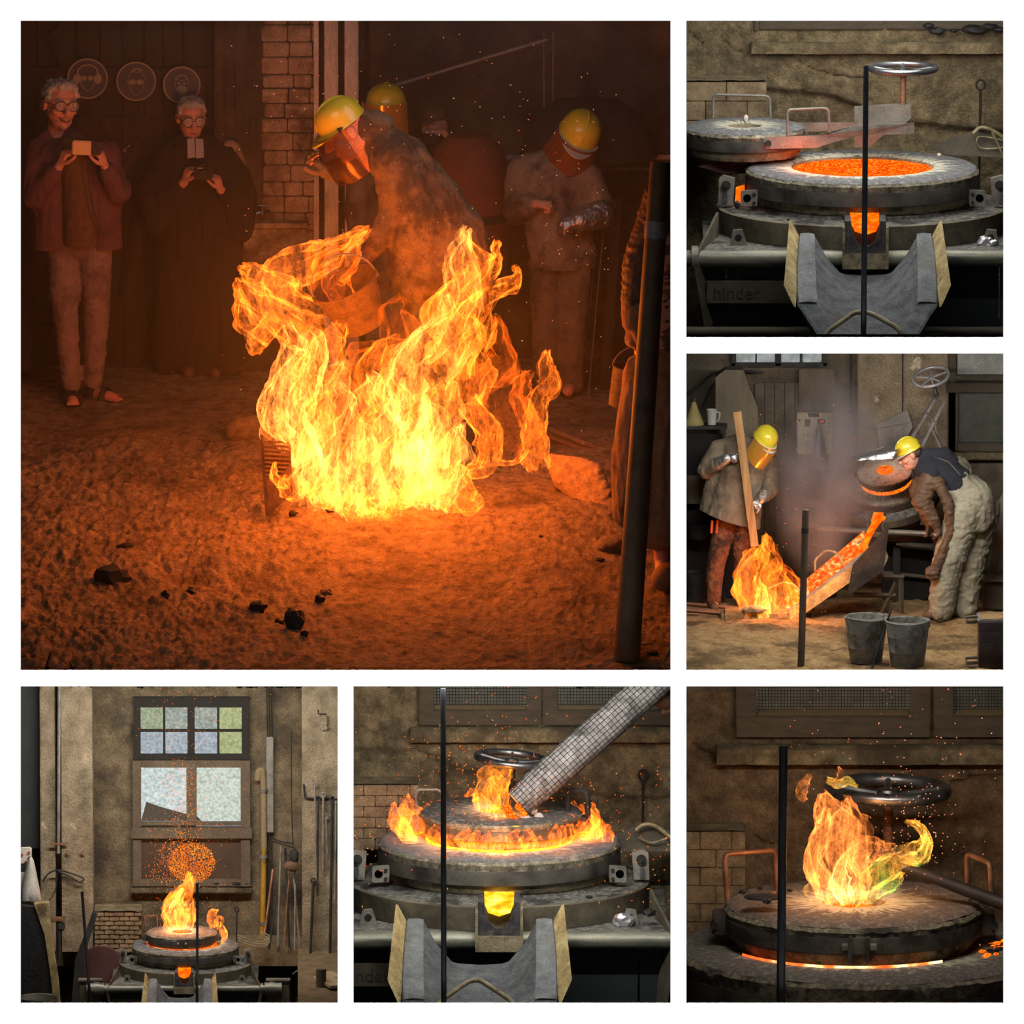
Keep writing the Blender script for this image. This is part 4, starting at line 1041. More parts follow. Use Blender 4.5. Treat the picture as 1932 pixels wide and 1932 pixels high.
    mb = MB(); a, b = t.L(1140, 738), t.L(1166, 375); mb.tube([a, b], 8.5, 4, flat=.4, up=(0, 1, 0)); t.solo(mb, M_boards)
    t = T('thin_rods', 'two thin rods leaning beside the pale upright plank', 'rod', 1110, 745, d1(745))
    for dx in (0, 12):
        mb = MB(); mb.tube([t.L(1098 + dx, 748), t.L(1126 + dx, 440)], 1.3, 6); t.part('rod', mb, M_iron)
    t = T('pale_wing', 'pale curved wing-shaped slat behind the man in the black robe', 'slat', 445, 500, DW1 - 84)
    mb = MB(); mb.spline([t.L(424, 281), t.L(434, 272), t.L(446, 280), t.L(456, 310), t.L(468, 350), t.L(476, 420), t.L(478, 660)], 5, 8, flat=1.6); t.solo(mb, M_whitewash)
    t = T('stacked_timber', 'rough timber post at the left edge behind the smiling man', 'post', 48, 700, 1900)
    mb = MB(); mb.box((0, 0, t.L(48, 350).z / 2), (26, 30, t.L(48, 350).z), ch=3); mb.jit(3, .03, 3, 6); t.solo(mb, M_boards)
    t = T('crate', 'low dark timber crate behind the smiling man', 'crate', 95, 690, 1940); zz = t.L(95, 570).z
    for i in range(3):
        for q in range(2):
            mb = MB(); mb.box((-28 + 56 * q, 0, zz * (i + .5) / 3), (54, 50, zz / 3 - 3), ch=1.5); t.part('board', mb, M_boards)
    # ---- the mould and its surroundings
    Mh = mat('sandy_iron', [(96, 70, 52), (140, 108, 80)], scale=14, rough=.9, bump=.5)
    t = T('mould_flask', 'ribbed mould flask half buried in sand left of the flames', 'flask', 525, 900, d1(992))
    mb = MB(); poly3(mb, [t.L(491, 790), t.L(548, 835, -10), t.L(552, 930, -60), t.L(506, 975, -40), t.L(498, 880, -10)], (0, 8, 0)); t.part('side_plate', mb, Mh)
    for i in range(9):
        y = 832 + i * 8; mb = MB(); mb.tube([t.L(497 + i * .5, y, -24), t.L(545 + i * .4, y + 3, -28)], 2.2, 6); t.part('rib', mb, Mh)
    mb = MB(); poly3(mb, [t.L(488, 786, 4), t.L(494, 786, 0), t.L(508, 972, -44), t.L(501, 974, -40)], (0, 14, 0)); t.part('edge_flange', mb, Mh)
    t = T('stone_lump', 'rounded stone lump at the left corner of the mould', 'stone', 466, 815, d1(836))
    mb = MB(); mb.rock((0, 0, 4), (40, 44, 30), 3, .3, 4, 1.1); t.solo(mb, M_sand, 180)
    t = T('runner_channel', 'long low casting channel running to the right behind the sack', 'channel', 1090, 850, d1(850))
    for q in (0, 1):
        mb = MB(); mb.tube([t.L(1010, 800 + 14 * q, 60), t.L(1180, 868 + 12 * q, -10)], 9, 4, flat=.6); t.part('channel_wall', mb, Mh)
    t = T('sand_sack', 'long woven sack weighed down with sand right of the flames', 'sack', 1100, 930, d1(960))
    mb = MB(); pts = [t.L(1046, 872, 30), t.L(1066, 898, 10), t.L(1100, 925, -10), t.L(1136, 962, -40), t.L(1156, 1000, -70)]
    Mw = mat('woven_sack', [(150, 118, 84), (186, 150, 110)], scale=30, rough=1, bump=.7, bscale=90)
    limb(mb, (pts[0], 17), (pts[1], 27), (pts[2], 32), (pts[3], 34), (pts[4], 30))
    limb(mb, (t.L(1060, 866, 24), 10), (t.L(1096, 876, 6), 15), (t.L(1120, 890, -10), 18), (t.L(1142, 930, -40), 14))
    t.part('bag', None, Mw, smooth=180, mesh=remesh(mb, t.u, 3, 3, 'bag', 5, .035, (1, 1, 1.4), 6))
    t = T('sand_clod', 'lumpy clod of sand in front of the sack beside the pole', 'clod', 1150, 1030, d1(1050)); mb = MB(); mb.rock((0, 0, 0), (28, 26, 18), 8, .6, 3, 1.6); t.solo(mb, M_sand, 180)
    # coal lumps on the sand
    for i, (px, py, rx, rz, lab) in enumerate(((206, 1092, 27, 22, 'largest angular coal lump, lying at the left of the sand'), (238, 1090, 17, 13, 'brown coal flake touching the largest lump'), (312, 1126, 9, 9, 'small round coal lump right of the largest lump'),
            (360, 1120, 9, 7, 'small sliver of coal in the middle of the sand'), (488, 1152, 17, 14, 'two-tone coal lump with a pale top'), (556, 1182, 19, 24, 'tall knobbly coal lump'), (527, 1170, 9, 8, 'small coal lump left of the knobbly one'), (574, 1200, 8, 8, 'round coal crumb at the foot of the knobbly lump'),
            (604, 1138, 10, 9, 'coal lump right of and above the knobbly one'), (616, 1122, 12, 6, 'flat brown coal flake above the knobbly lump'), (553, 1000, 9, 8, 'coal lump at the mould corner under the flames'), (622, 998, 9, 7, 'coal lump under the flame edge, left of two'), (655, 994, 10, 7, 'coal lump under the flame edge, second of two'), (705, 992, 11, 7, 'coal lump under the flames at their lowest point'),
            (238, 1032, 16, 3, 'thin dark splinter lying on the sand'), (1020, 1040, 5, 3, 'tiny black crumb on the sand near the pole'), (1130, 1070, 9, 4, 'flat black crumb left of the pole foot'), (1232, 1228, 10, 5, 'dark crumb right of the pole foot'))):
        p = S1(px, py); t = T('coal_lump', lab, 'coal', px, py, p.y / S, group='coal lumps on the sand'); t.p = p
        mb = MB(); mb.rock((0, 0, rz * .5), (rx, rx * .8, rz), i + 11, .95, 2, 1.9); t.solo(mb, M_coal if i not in (1, 9) else Mh, 18)
    # pole
    t = T('steel_pole', 'leaning dark steel pole with a band of tape at the right of the big fire', 'pole', 1184, 1250, 130); t.p = S1(1182, 1240)
    up = t.L(1246, 306, 150); mb = MB(); mb.tube([Vector((0, 0, -6)), up], [25, 19.5], 24); t.part('shaft', mb, M_pole1)
    f0 = .845; f1 = .88; mb = MB(); mb.tube([up * f0 * 1.0, up * (f0 + f1) / 2, up * f1], [21.3, 21.8, 21], 24); mb.jit(.9, .2, 2); t.part('tape', mb, mat('grey_tape', [(90, 96, 98), (140, 146, 148)], scale=18, rough=.4, bump=.4))
    t = T('tongs', 'tips of iron tongs lying at the lower left corner', 'tongs', 102, 1255, 110); t.p = S1(102, 1256)
    mb = MB(); mb.tube([(-12, -30, 2), t.L(96, 1234)], [5, 3.5], 8); t.part('arm', mb, M_black)
    mb = MB(); mb.tube([(36, -30, 2), t.L(133, 1252)], [4, 3], 8); t.part('arm', mb, M_black)
    t = T('iron_rod', 'thin rod end at the lower right corner of the sand', 'rod', 1258, 1250, 130); t.p = S1(1258, 1256)
    mb = MB(); mb.tube([(-10, -10, 2), t.L(1266, 1222)], 3, 8); t.solo(mb, M_rod2)
    fire1()

def safety_signs(d):
    Mb_ = mat('sign_blue', [(48, 52, 62), (60, 64, 74)], bump=.03, rough=.5); Mw_ = mat('sign_white', [(150, 138, 110)], bump=.05, rough=.6)
    def sign(px, py, r, label, parts):
        t = T('safety_sign', label, 'sign', px, py, d, group='round safety signs on the gate')
        mb = MB(); mb.lathe([(0, 2), (r, 2), (r, -2), (0, -2)], n=40, R=Matrix.Rotation(PI / 2, 3, 'X')); t.part('disc', mb, Mb_)
        mb = MB(); mb.lathe([(r - 2.5, 0), (r - 2.5, 4), (r + .5, 4), (r + .5, 0)], n=40, R=Matrix.Rotation(PI / 2, 3, 'X')); t.part('border', mb, Mw_)
        for nm, fn in parts:
            mb = MB(); fn(mb); t.part(nm, mb, Mw_)
    loop = lambda mb, pts, r=1.1, cl=True: mb.tube([Vector((x, -4, z)) for x, z in pts], r, 6, closed=cl)
    disc = lambda mb, x, z, rx, rz: mb.add([Vector((x + rx * math.cos(a * PI / 8), -4.5, z + rz * math.sin(a * PI / 8))) for a in range(16)], [tuple(range(15, -1, -1))])
    head = lambda w_, h_: [(w_ * math.cos(a) * (1 if math.sin(a) > 0 else .85), h_ * math.sin(a)) for a in [i * PI / 12 for i in range(24)]]
    def s1(mb):
        loop(mb, [(-20, 4), (-18, 18), (-10, 25), (0, 27), (10, 25), (18, 18), (20, 4)], 2.2, False)
        disc(mb, -20, 0, 7, 10); disc(mb, 20, 0, 7, 10)
    def f1(mb):
        loop(mb, [(-13, 6), (-12, -8), (-8, -18), (0, -23), (8, -18), (12, -8), (13, 6)], 1.1, False); disc(mb, -6, 1, 5, 5); disc(mb, 6, 1, 5, 5)
    sign(165, 148, 38, 'round safety sign showing a face with goggles and ear defenders', [('ear_defenders', s1), ('face', f1)])
    def f2(mb): loop(mb, [(p[0], p[1] - 1) for p in head(16, 24)], 1.0); loop(mb, [(-10, 20), (0, 25), (12, 21), (4, 17), (-10, 20)], 1.2, False)
    def g2(mb): disc(mb, -7, -1, 6, 5); disc(mb, 7, -1, 6, 5); loop(mb, [(-16, 0), (16, 0)], 1, False)
    sign(257, 153, 37, 'round safety sign showing a face with goggles, middle of three', [('face', f2), ('goggles', g2)])
    def f3(mb): loop(mb, head(13, 18), .9); loop(mb, [(-13, 12), (-6, 19), (6, 19), (13, 12), (0, 9), (-13, 12)], 1.1, False)
    def g3(mb): disc(mb, 0, -8, 9, 8); disc(mb, -5, 3, 3, 2); disc(mb, 5, 3, 3, 2)
    sign(343, 160, 35, 'round safety sign showing a face with a breathing mask', [('face', f3), ('mask', g3)])

def fire1():
    D = 860
    t = T('fire', 'huge yellow and orange fire blazing from the mould in the sand', 'fire', 700, 960, D)
    def go(pts, rad, m, heat=(1, .6), y=0, seed=0, **k):
        n = len(pts); tongue(t, [t.L(a, b, y + 8 * math.sin(i * 1.7 + seed)) for i, (a, b) in enumerate(pts)], rad, seed, m, heat, **k)
    H, M_, Dm = M_flame_hot, M_flame, M_flame_dim
    # left column
    go([(578, 872), (548, 800), (548, 730), (590, 670), (585, 625)], [30, 46, 44, 36, 10], H, (1, .7), 20, 1)
    go([(546, 830), (520, 785), (535, 720), (555, 650), (550, 610)], [18, 30, 32, 24, 6], H, (.8, .5), -20, 2)
    go([(600, 830), (590, 760), (600, 700), (620, 650), (640, 610)], [26, 36, 36, 30, 8], M_, (1, .7), 130, 3)
    # upper left cloud of flame
    go([(640, 650), (570, 620), (500, 585), (462, 560), (446, 535)], [34, 52, 44, 30, 6], M_, (.8, .6), 180, 4)
    go([(600, 600), (530, 560), (520, 520), (590, 492), (650, 465), (698, 432)], [40, 56, 44, 40, 28, 5], M_, (.9, .6), 200, 5)
    go([(560, 560), (500, 530), (470, 515), (455, 505)], [34, 34, 20, 5], M_, (.9, .6), 180, 6)
    go([(510, 640), (470, 615), (452, 580), (450, 545)], [20, 24, 20, 6], M_, (.8, .7), 150, 7)
    go([(640, 560), (620, 520), (660, 480), (690, 450)], [40, 40, 30, 6], Dm, (1.6, 1.2), 210, 8)
    go([(520, 600), (490, 640), (480, 655), (470, 640)], [26, 20, 14, 4], M_, (.7, .5), 100, 9)
    # base sheet
    rnd = random.Random(5)
    for i in range(18):
        x = 572 + i * 15.5 + rnd.uniform(-8, 8); y0 = 965 + 16 * math.sin((i / 17) * PI) - rnd.uniform(0, 26); hgt = rnd.uniform(90, 190)
        lean = rnd.uniform(-20, 46); go([(x, y0), (x + lean * .3, y0 - hgt * .35), (x + lean * .7, y0 - hgt * .7), (x + lean, y0 - hgt)], [16, rnd.uniform(26, 38), rnd.uniform(20, 32), 5], H, (.44, .44), rnd.uniform(-50, 40), 20 + i, n=26, sub=8)
    for i in range(12):
        x = 560 + i * 24 + rnd.uniform(-10, 10); y0 = 880 + rnd.uniform(-20, 30); hgt = rnd.uniform(100, 200)
        lean = rnd.uniform(-16, 60); go([(x, y0), (x + lean * .4, y0 - hgt * .4), (x + lean, y0 - hgt * .75), (x + lean * 1.2, y0 - hgt)], [26, rnd.uniform(34, 46), rnd.uniform(24, 34), 5], H if i % 2 else M_, (.48, .4), rnd.uniform(20, 60), 50 + i)
    # low licking fringe
    for i in range(30):
        x = 548 + i * 9.4; y0 = 988 - 9 * abs(i - 15) / 3 + rnd.uniform(-36, 8); q = rnd.choice((-1, 1, 1))
        go([(x - 14 * q, y0 - 26), (x + 4 * q, y0 - 4), (x + 22 * q, y0 - 6), (x + 34 * q, y0 - 24), (x + 28 * q, y0 - 44)], [5, 11, 12, 8, 3], M_, (1, 1), rnd.uniform(-70, -20), 80 + i, n=18, sub=6)
    # right column
    go([(800, 880), (800, 790), (790, 720), (830, 640), (870, 560), (862, 490), (885, 436)], [46, 62, 56, 50, 40, 26, 4], H, (1, .35), 20, 101)
    go([(790, 800), (760, 740), (780, 680), (830, 620), (850, 560)], [40, 54, 44, 30, 6], H, (1, .6), 20, 102)
    go([(850, 700), (860, 640), (850, 590), (880, 540), (905, 500), (880, 450)], [40, 44, 36, 30, 22, 4], M_, (1, .8), 40, 103)
    go([(860, 620), (900, 580), (940, 545), (966, 530), (978, 504)], [30, 28, 20, 14, 3], M_, (.9, .9), 20, 104)
    go([(880, 560), (915, 520), (935, 490), (944, 455)], [26, 22, 16, 3], M_, (.9, .9), 30, 105)
    go([(740, 760), (710, 710), (720, 660), (760, 640)], [40, 38, 26, 5], M_, (.9, .6), 50, 106)
    go([(880, 760), (890, 690), (905, 640), (930, 590)], [36, 34, 26, 5], M_, (.8, .5), 30, 107)
    # right hanging lobes
    go([(880, 760), (910, 800), (920, 845), (905, 885), (885, 898)], [30, 34, 32, 20, 4], M_, (1, 1), 0, 108, wob=.35)
    go([(840, 820), (835, 880), (860, 925), (890, 950), (905, 930)], [34, 36, 34, 20, 4], M_, (1, .9), -30, 109, wob=.35)
    go([(810, 830), (820, 880), (828, 910), (822, 930)], [30, 28, 20, 5], H, (.8, .8), -10, 110, wob=.4)
    go([(900, 860), (930, 872), (970, 872), (1000, 850)], [10, 8, 6, 3], M_, (.8, .7), 0, 111)
    # lone flame at right
    go([(1018, 885), (1010, 850), (1002, 800), (1015, 755), (1042, 725), (1030, 690), (1034, 662)], [20, 26, 22, 20, 22, 14, 3], M_, (.8, .8), 100, 112, wob=.3)
    go([(1000, 800), (985, 755), (990, 720), (1010, 700)], [18, 18, 14, 4], Dm, (1, .8), 120, 113)
    # dim red flame and burning gas behind
    for i, (pts, rad) in enumerate((([(660, 820), (650, 750), (690, 690), (720, 650)], [50, 56, 46, 10]), ([(740, 700), (760, 640), (740, 590), (760, 560)], [30, 34, 28, 6]), ([(900, 720), (940, 690), (950, 650), (930, 600)], [40, 40, 30, 6]), ([(940, 860), (960, 800), (950, 740), (970, 700)], [40, 46, 34, 8]))):
        go(pts, rad, Dm, (.9, .4), 140, 120 + i)
    # light thrown by the fire
    col = (1, .20, .012)
    for (px, py, y, pw) in ((760, 540, -300, 24), (560, 740, -140, 20), (700, 760, -220, 32), (840, 740, -170, 24), (870, 600, -40, 22), (520, 560, -20, 34), (1015, 800, 40, 4)):
        lamp('POINT', P(px, py, D + y), pw, col, radius=.16, name='fire_light')
    rnd = random.Random(3); pts = []
    for i in range(260):
        px = rnd.uniform(420, 1180); py = rnd.uniform(60, 1000) if i % 3 else rnd.uniform(60, 500)
        pts.append((P(px, py, D + rnd.uniform(-150, 300)), .9 + rnd.random() * 1.6, (rnd.uniform(-1, 1), 0, rnd.uniform(-1, 1) + .6), rnd.uniform(.5, .9)))
    t = T('sparks', 'fine orange sparks drifting in the dark around the big fire', 'sparks', 700, 600, D)
    sparks(t, [((p - t.p) / t.u, a, b, c) for p, a, b, c in pts], M_sparkp)
    # smoky air that catches the firelight
    t = T('haze', 'brown smoky haze filling the dark hall', 'haze', 650, 600, 1400, kind='stuff')
    a = P(34, 900, 90); b = P(1270, 200, 2040)
    mb = MB(); z0, z1 = P(0, 1240, 200).z, P(0, 20, 700).z; c4 = [P(35, 0, 300), P(1269, 0, 300), P(1269, 0, 1990), P(35, 0, 1990)]
    mb.hexa([Vector((v.x, v.y, z0)) for v in c4] + [Vector((v.x, v.y, z1)) for v in c4])
    mb.v = [tuple((Vector(p) - t.p) / t.u) for p in mb.v]
    m = bpy.data.materials.new('haze'); m.use_nodes = True; N = m.node_tree.nodes; N.remove(N['Principled BSDF'])
    v = N.new('ShaderNodeVolumeScatter'); v.inputs['Color'].default_value = (.86, .86, .74, 1); v.inputs['Density'].default_value = .02; v.inputs['Anisotropy'].default_value = .2
    m.node_tree.links.new(v.outputs[0], N['Material Output'].inputs['Volume'])
    t.solo(mb, m, None)
room1()
room_lamp((420, -60, 500), (260, 480, 1800), (500, 300), 11, (1, .68, .58))
room_lamp((980, -40, 900), (1050, 420, 1700), (420, 300), 7, (.92, .9, 1))
# ---------------------------------------------------------------- people of room 1
def person_smiling():
    t = T('person', 'smiling white-haired man in purple-brown jacket photographing with a phone', 'person', 150, 757, d1(750)); t.p = S1(150, 752)
    L = t.L
    M_jacket = mat('plum_jacket', [(84, 52, 60), (108, 68, 74)], scale=7, rough=.85, bump=.4, bscale=50)
    M_sweat = mat('brown_sweater', [(92, 66, 46), (112, 82, 58)], scale=20, rough=1, bump=.5, bscale=90)
    M_jean = mat('faded_jeans', [(122, 104, 104), (150, 128, 124)], scale=10, rough=.95, grain=.1, bump=.4, bscale=60, bigcol=(112, 92, 90), bigscale=4)
    hd = Head(L(114, 198), 92, yaw=24, pitch=2, roll=4)
    b = MB(); hd.face(b)
    sh_l, sh_r = L(72, 284), L(192, 288); hip_l, hip_r = L(118, 462), L(178, 462)
    el_l, wr_l = L(66, 372, -30), L(112, 312, -58); el_r, wr_r = L(222, 362, -30), L(198, 314, -58)
    limb(b, (L(116, 300), 26), (L(142, 440), 28)); limb(b, (L(150, 300), 26), (L(152, 440), 28)); limb(b, (sh_l, 18), (sh_r, 18))
    limb(b, (sh_l, 15), (el_l, 13), (wr_l, 9)); limb(b, (sh_r, 15), (el_r, 13), (wr_r, 9))
    an_l, an_r = L(134, 728, 6), L(176, 722, 16)
    limb(b, (hip_l, 24), (L(124, 590), 17), (an_l, 10)); limb(b, (hip_r, 24), (L(176, 590, 6), 17), (an_r, 10))
    ft_l = an_l + Vector((4, -44, -26)); ft_r = an_r + Vector((40, -34, -26))
    for an, ft in ((an_l, ft_l), (an_r, ft_r)):
        limb(b, (an + Vector((0, 2, -22)), 12), (an.lerp(ft, .6) + Vector((0, 0, -6)), 12), (ft, 11))
        d = (ft - an); d.z = 0; d.normalize(); sd = Vector((-d.y, d.x, 0))
        for q in range(5): b.capsule(ft + sd * (q - 2) * 4.6, ft + sd * (q - 2) * 5 + d * (13 - abs(q - 1) * 1.2), 3.6, 3, n=8)
    hand(b, wr_l, (.35, -.1, .8), (.75, .3, -.1), -1, 56, (.75, .7, .75, .8))
    hand(b, wr_r, (-.25, -.1, .8), (-.75, .3, -.1), 1, 56, (.7, .75, .8, .85))
    root = t.part('person', None, M_skin, smooth=180, mesh=remesh(b, t.u, 1.7, 2, 'person'), parent=None)
    root.parent = None; root.location = t.p; bpy.data.objects.remove(t.root); t.root = root; t._tag(root)
    hd.eyes(t, root); hd.smile(t, root); hd.brows(t, root, M_hairw); hd.glasses(t, root, M_frame); hd.hair(t, root, M_hairw, .07, seed=3, vol=1.1, front=.38)
    j = MB()
    limb(j, (L(100, 300), 42), (L(96, 490), 40)); limb(j, (L(190, 300), 40), (L(198, 490), 34)); limb(j, (L(140, 296, 12), 42), (L(146, 490, 14), 44))
    limb(j, (sh_l, 26), (sh_r, 26)); limb(j, (sh_l, 27), (el_l, 25), (wr_l.lerp(el_l, .25), 19)); limb(j, (sh_r, 27), (el_r, 25), (wr_r.lerp(el_r, .25), 19))
    limb(j, (L(88, 262, 8), 20), (L(112, 252, 16), 18), (L(140, 262, 8), 18))
    t.part('jacket', None, M_jacket, parent=root, smooth=180, mesh=remesh(j, t.u, 3.2, 4, 'jacket', 4.5, .035, (1, 1, .6), 3, cut=(L(146, 468), Vector((0, 0, -1)))))
    s_ = MB(); limb(s_, (L(138, 300, -26), 26), (L(150, 370, -22), 36), (L(152, 490, -16), 36)); limb(s_, (L(126, 272, -10), 18), (L(138, 300, -26), 24))
    t.part('sweater', None, M_sweat, parent=root, smooth=180, mesh=remesh(s_, t.u, 3, 4, 'sweater', 2.5, .05, (1, 1, .5), 5, cut=(L(146, 458), Vector((0, 0, -1)))))
    k = MB(); limb(k, (L(122, 466), 32), (L(176, 466), 32)); limb(k, (hip_l, 34), (L(122, 590), 26), (an_l + Vector((0, 0, 2)), 19)); limb(k, (hip_r, 34), (L(182, 590, 6), 26), (an_r + Vector((0, 0, 4)), 19))
    t.part('jeans', None, M_jean, parent=root, smooth=180, mesh=remesh(k, t.u, 3, 3, 'jeans', 3.5, .04, (1, 1, 1.6), 8))
    for an, ft in ((an_l, ft_l), (an_r, ft_r)):
        d = (ft - an); d.z = 0; d.normalize(); sd = Vector((-d.y, d.x, 0)); heel = an + Vector((0, 0, -30)) - d * 16
        mb = MB(); prof = [(-18, .8), (-8, 1), (20, .95), (44, 1.15), (58, 1.0), (64, .5)]
        vs = [an + Vector((0, 0, z)) + d * a + sd * 15 * w_ * sg for z in (-37, -28) for sg in (-1, 1) for a, w_ in prof]; k6 = 6
        fs = []
        for z in range(2): fs += [(z * 12 + i, z * 12 + i + 1, z * 12 + 7 + i, z * 12 + 6 + i) for i in range(5)]
        for sg in range(2): fs += [(sg * 6 + i, sg * 6 + i + 1, 12 + sg * 6 + i + 1, 12 + sg * 6 + i) for i in range(5)]
        fs += [(0, 6, 18, 12), (5, 11, 23, 17)]
        mb.add(vs, fs); sl = t.part('sandal', mb, M_black, parent=root)
        for a in (4, 34):
            mb = MB(); mb.tube(smooth_path([an + Vector((0, 0, -32)) + d * a - sd * 17, an + Vector((0, 0, -14 if a > 10 else -8)) + d * a - sd * 9, an + Vector((0, 0, -10 if a > 10 else -4)) + d * a, an + Vector((0, 0, -14 if a > 10 else -8)) + d * a + sd * 9, an + Vector((0, 0, -32)) + d * a + sd * 17], 4), 7, 8, flat=.45); t.part('strap', mb, M_black, parent=sl)
    mb = MB(); mb.tube([L(166, 286, -70), L(166, 330, -76), L(176, 400, -72), L(198, 446, -60)], 1.6, 6); t.part('lanyard', mb, mat('violet_cord', [(52, 44, 84)], bump=0), parent=root)
    # phone
    q = T('phone', 'pale mobile phone with a dark end held up by the smiling man', 'phone', 163, 279, 0); q.p = t.p + L(163, 279, -84) * t.u; q.u = t.u
    R = Matrix.Rotation(.05, 3, 'Y')
    mb = MB(); mb.box((-8, 0, 0), (38, 5, 27), R, ch=2.5); q.part('body', mb, mat('pale_phone', [(236, 196, 140)], bump=0, rough=.35))
    mb = MB(); mb.box((18, 0, -1), (20, 6, 26), R, ch=2.5); q.part('dark_end', mb, mat('phone_dark', [(58, 44, 38)], bump=.05, rough=.35))
    for x, z in ((15, 6), (22, -4)):
        mb = MB(); mb.cyl((x, -3, z), (x, -4.2, z), 3.2, n=12); q.part('lens', mb, M_black)

def person_robed():
    t = T('person', 'white-haired man in a long black robe with white neck bands and glasses', 'person', 375, 708, d1(702)); t.p = S1(375, 704)
    L = t.L
    M_robe = mat('black_robe', [(34, 24, 20), (46, 32, 26)], scale=6, rough=.95, bump=.3, bscale=40)
    hd = Head(L(361, 224), 78, yaw=12, pitch=10, roll=0)
    b = MB(); hd.face(b)
    sh_l, sh_r = L(318, 296), L(424, 296); el_l, wr_l = L(300, 380, -24), L(348, 344, -62); el_r, wr_r = L(452, 384, -24), L(416, 358, -62)
    limb(b, (L(352, 310), 34), (L(362, 450), 36)); limb(b, (L(388, 310), 34), (L(380, 450), 36)); limb(b, (sh_l, 16), (sh_r, 16))
    limb(b, (sh_l, 14), (el_l, 12), (wr_l, 8.5)); limb(b, (sh_r, 14), (el_r, 12), (wr_r, 8.5))
    for x, y in ((352, 4), (402, 16)):
        limb(b, (L(x + 4, 470, y), 22), (L(x + 2, 590, y), 15), (L(x, 680, y), 9))
    hand(b, wr_l, (.25, -.1, .8), (.8, .25, -.1), -1, 54, (.75, .8, .85, .9)); hand(b, wr_r, (-.2, -.1, .75), (-.8, .25, 0), 1, 52, (.75, .8, .8, .85))
    root = t.part('person', None, M_skin, smooth=180, mesh=remesh(b, t.u, 1.7, 2, 'person')); root.parent = None; root.location = t.p; bpy.data.objects.remove(t.root); t.root = root; t._tag(root)
    hd.eyes(t, root); hd.mouth(t, root, .014); hd.brows(t, root, M_hairw); hd.glasses(t, root, M_frame, .12); hd.hair(t, root, M_hairw, .03, seed=8, vol=1.0, front=.36)
    j = MB()
    limb(j, (L(345, 306, 4), 44), (L(352, 460, 4), 50)); limb(j, (L(394, 306, 4), 44), (L(392, 460, 4), 50)); limb(j, (sh_l, 24), (L(362, 270, 6), 26), (sh_r, 24))
    limb(j, (sh_l, 26), (L(292, 360, -16), 34), (L(300, 415, -20), 34)); limb(j, (L(292, 372, -20), 34), (wr_l.lerp(el_l, .35), 22))
    limb(j, (sh_r, 26), (L(452, 366, -16), 34), (L(448, 425, -20), 34)); limb(j, (L(452, 376, -20), 34), (wr_r.lerp(el_r, .35), 22))
    for x0, x1 in ((338, 322), (365, 362), (392, 402), (412, 428)): limb(j, (L(x0, 440, 4), 42), (L(x1, 676, 6), 38))
    t.part('robe', None, M_robe, parent=root, smooth=180, mesh=remesh(j, t.u, 3.4, 4, 'robe', 6, .032, (1.6, 1.6, .14), 4))
    for x in (-8, 8):
        mb = MB(); poly3(mb, [L(368 + x - 7, 262, -34), L(368 + x + 7, 262, -34), L(369 + x + 8, 297, -62), L(369 + x - 7, 299, -62)], (0, 2, 0)); mb.jit(.8, .1, 2, x); t.part('neck_band', mb, mat('white_linen', [(196, 186, 176)], bump=.2), parent=root)
    for x, y in ((352, 4), (402, 16)):
        mb = MB(); a = L(x, 694, y); limb(mb, (a + Vector((0, 4, 0)), 13), (a + Vector((4, -34, -3)), 12)); t.part('shoe', None, mat('brown_shoe', [(110, 72, 48)], bump=.2, rough=.6), parent=root, smooth=180, mesh=remesh(mb, t.u, 2, 3, 'shoe'))
    mb = MB(); c = wr_l + Vector((15, -8, 22)); mb.tube([c + Vector((5 * math.cos(a), 1, 3 + 0 * a)) + Vector((0, 4 * math.sin(a), 0)) for a in [i * PI / 8 for i in range(16)]], 1.3, 6, closed=True); t.part('ring', mb, M_steel, parent=root)
    q = T('camera', 'small black camera held by the man in the black robe', 'camera', 384, 327, 0); q.p = t.p + L(384, 327, -84) * t.u; q.u = t.u
    mb = MB(); mb.box((0, 0, 0), (36, 12, 24), ch=3); mb.box((-2, 0, 14), (14, 10, 8), ch=2); q.part('body', mb, M_black)
    mb = MB(); mb.cyl((2, -5, 0), (2, -20, -1), 10, 9.4, 20); q.part('lens', mb, M_black)
    mb = MB(); mb.box((-6, -6.4, 10.5), (10, .8, 2.2)); q.part('badge', mb, mat('pale_badge', [(220, 180, 110)], bump=0))

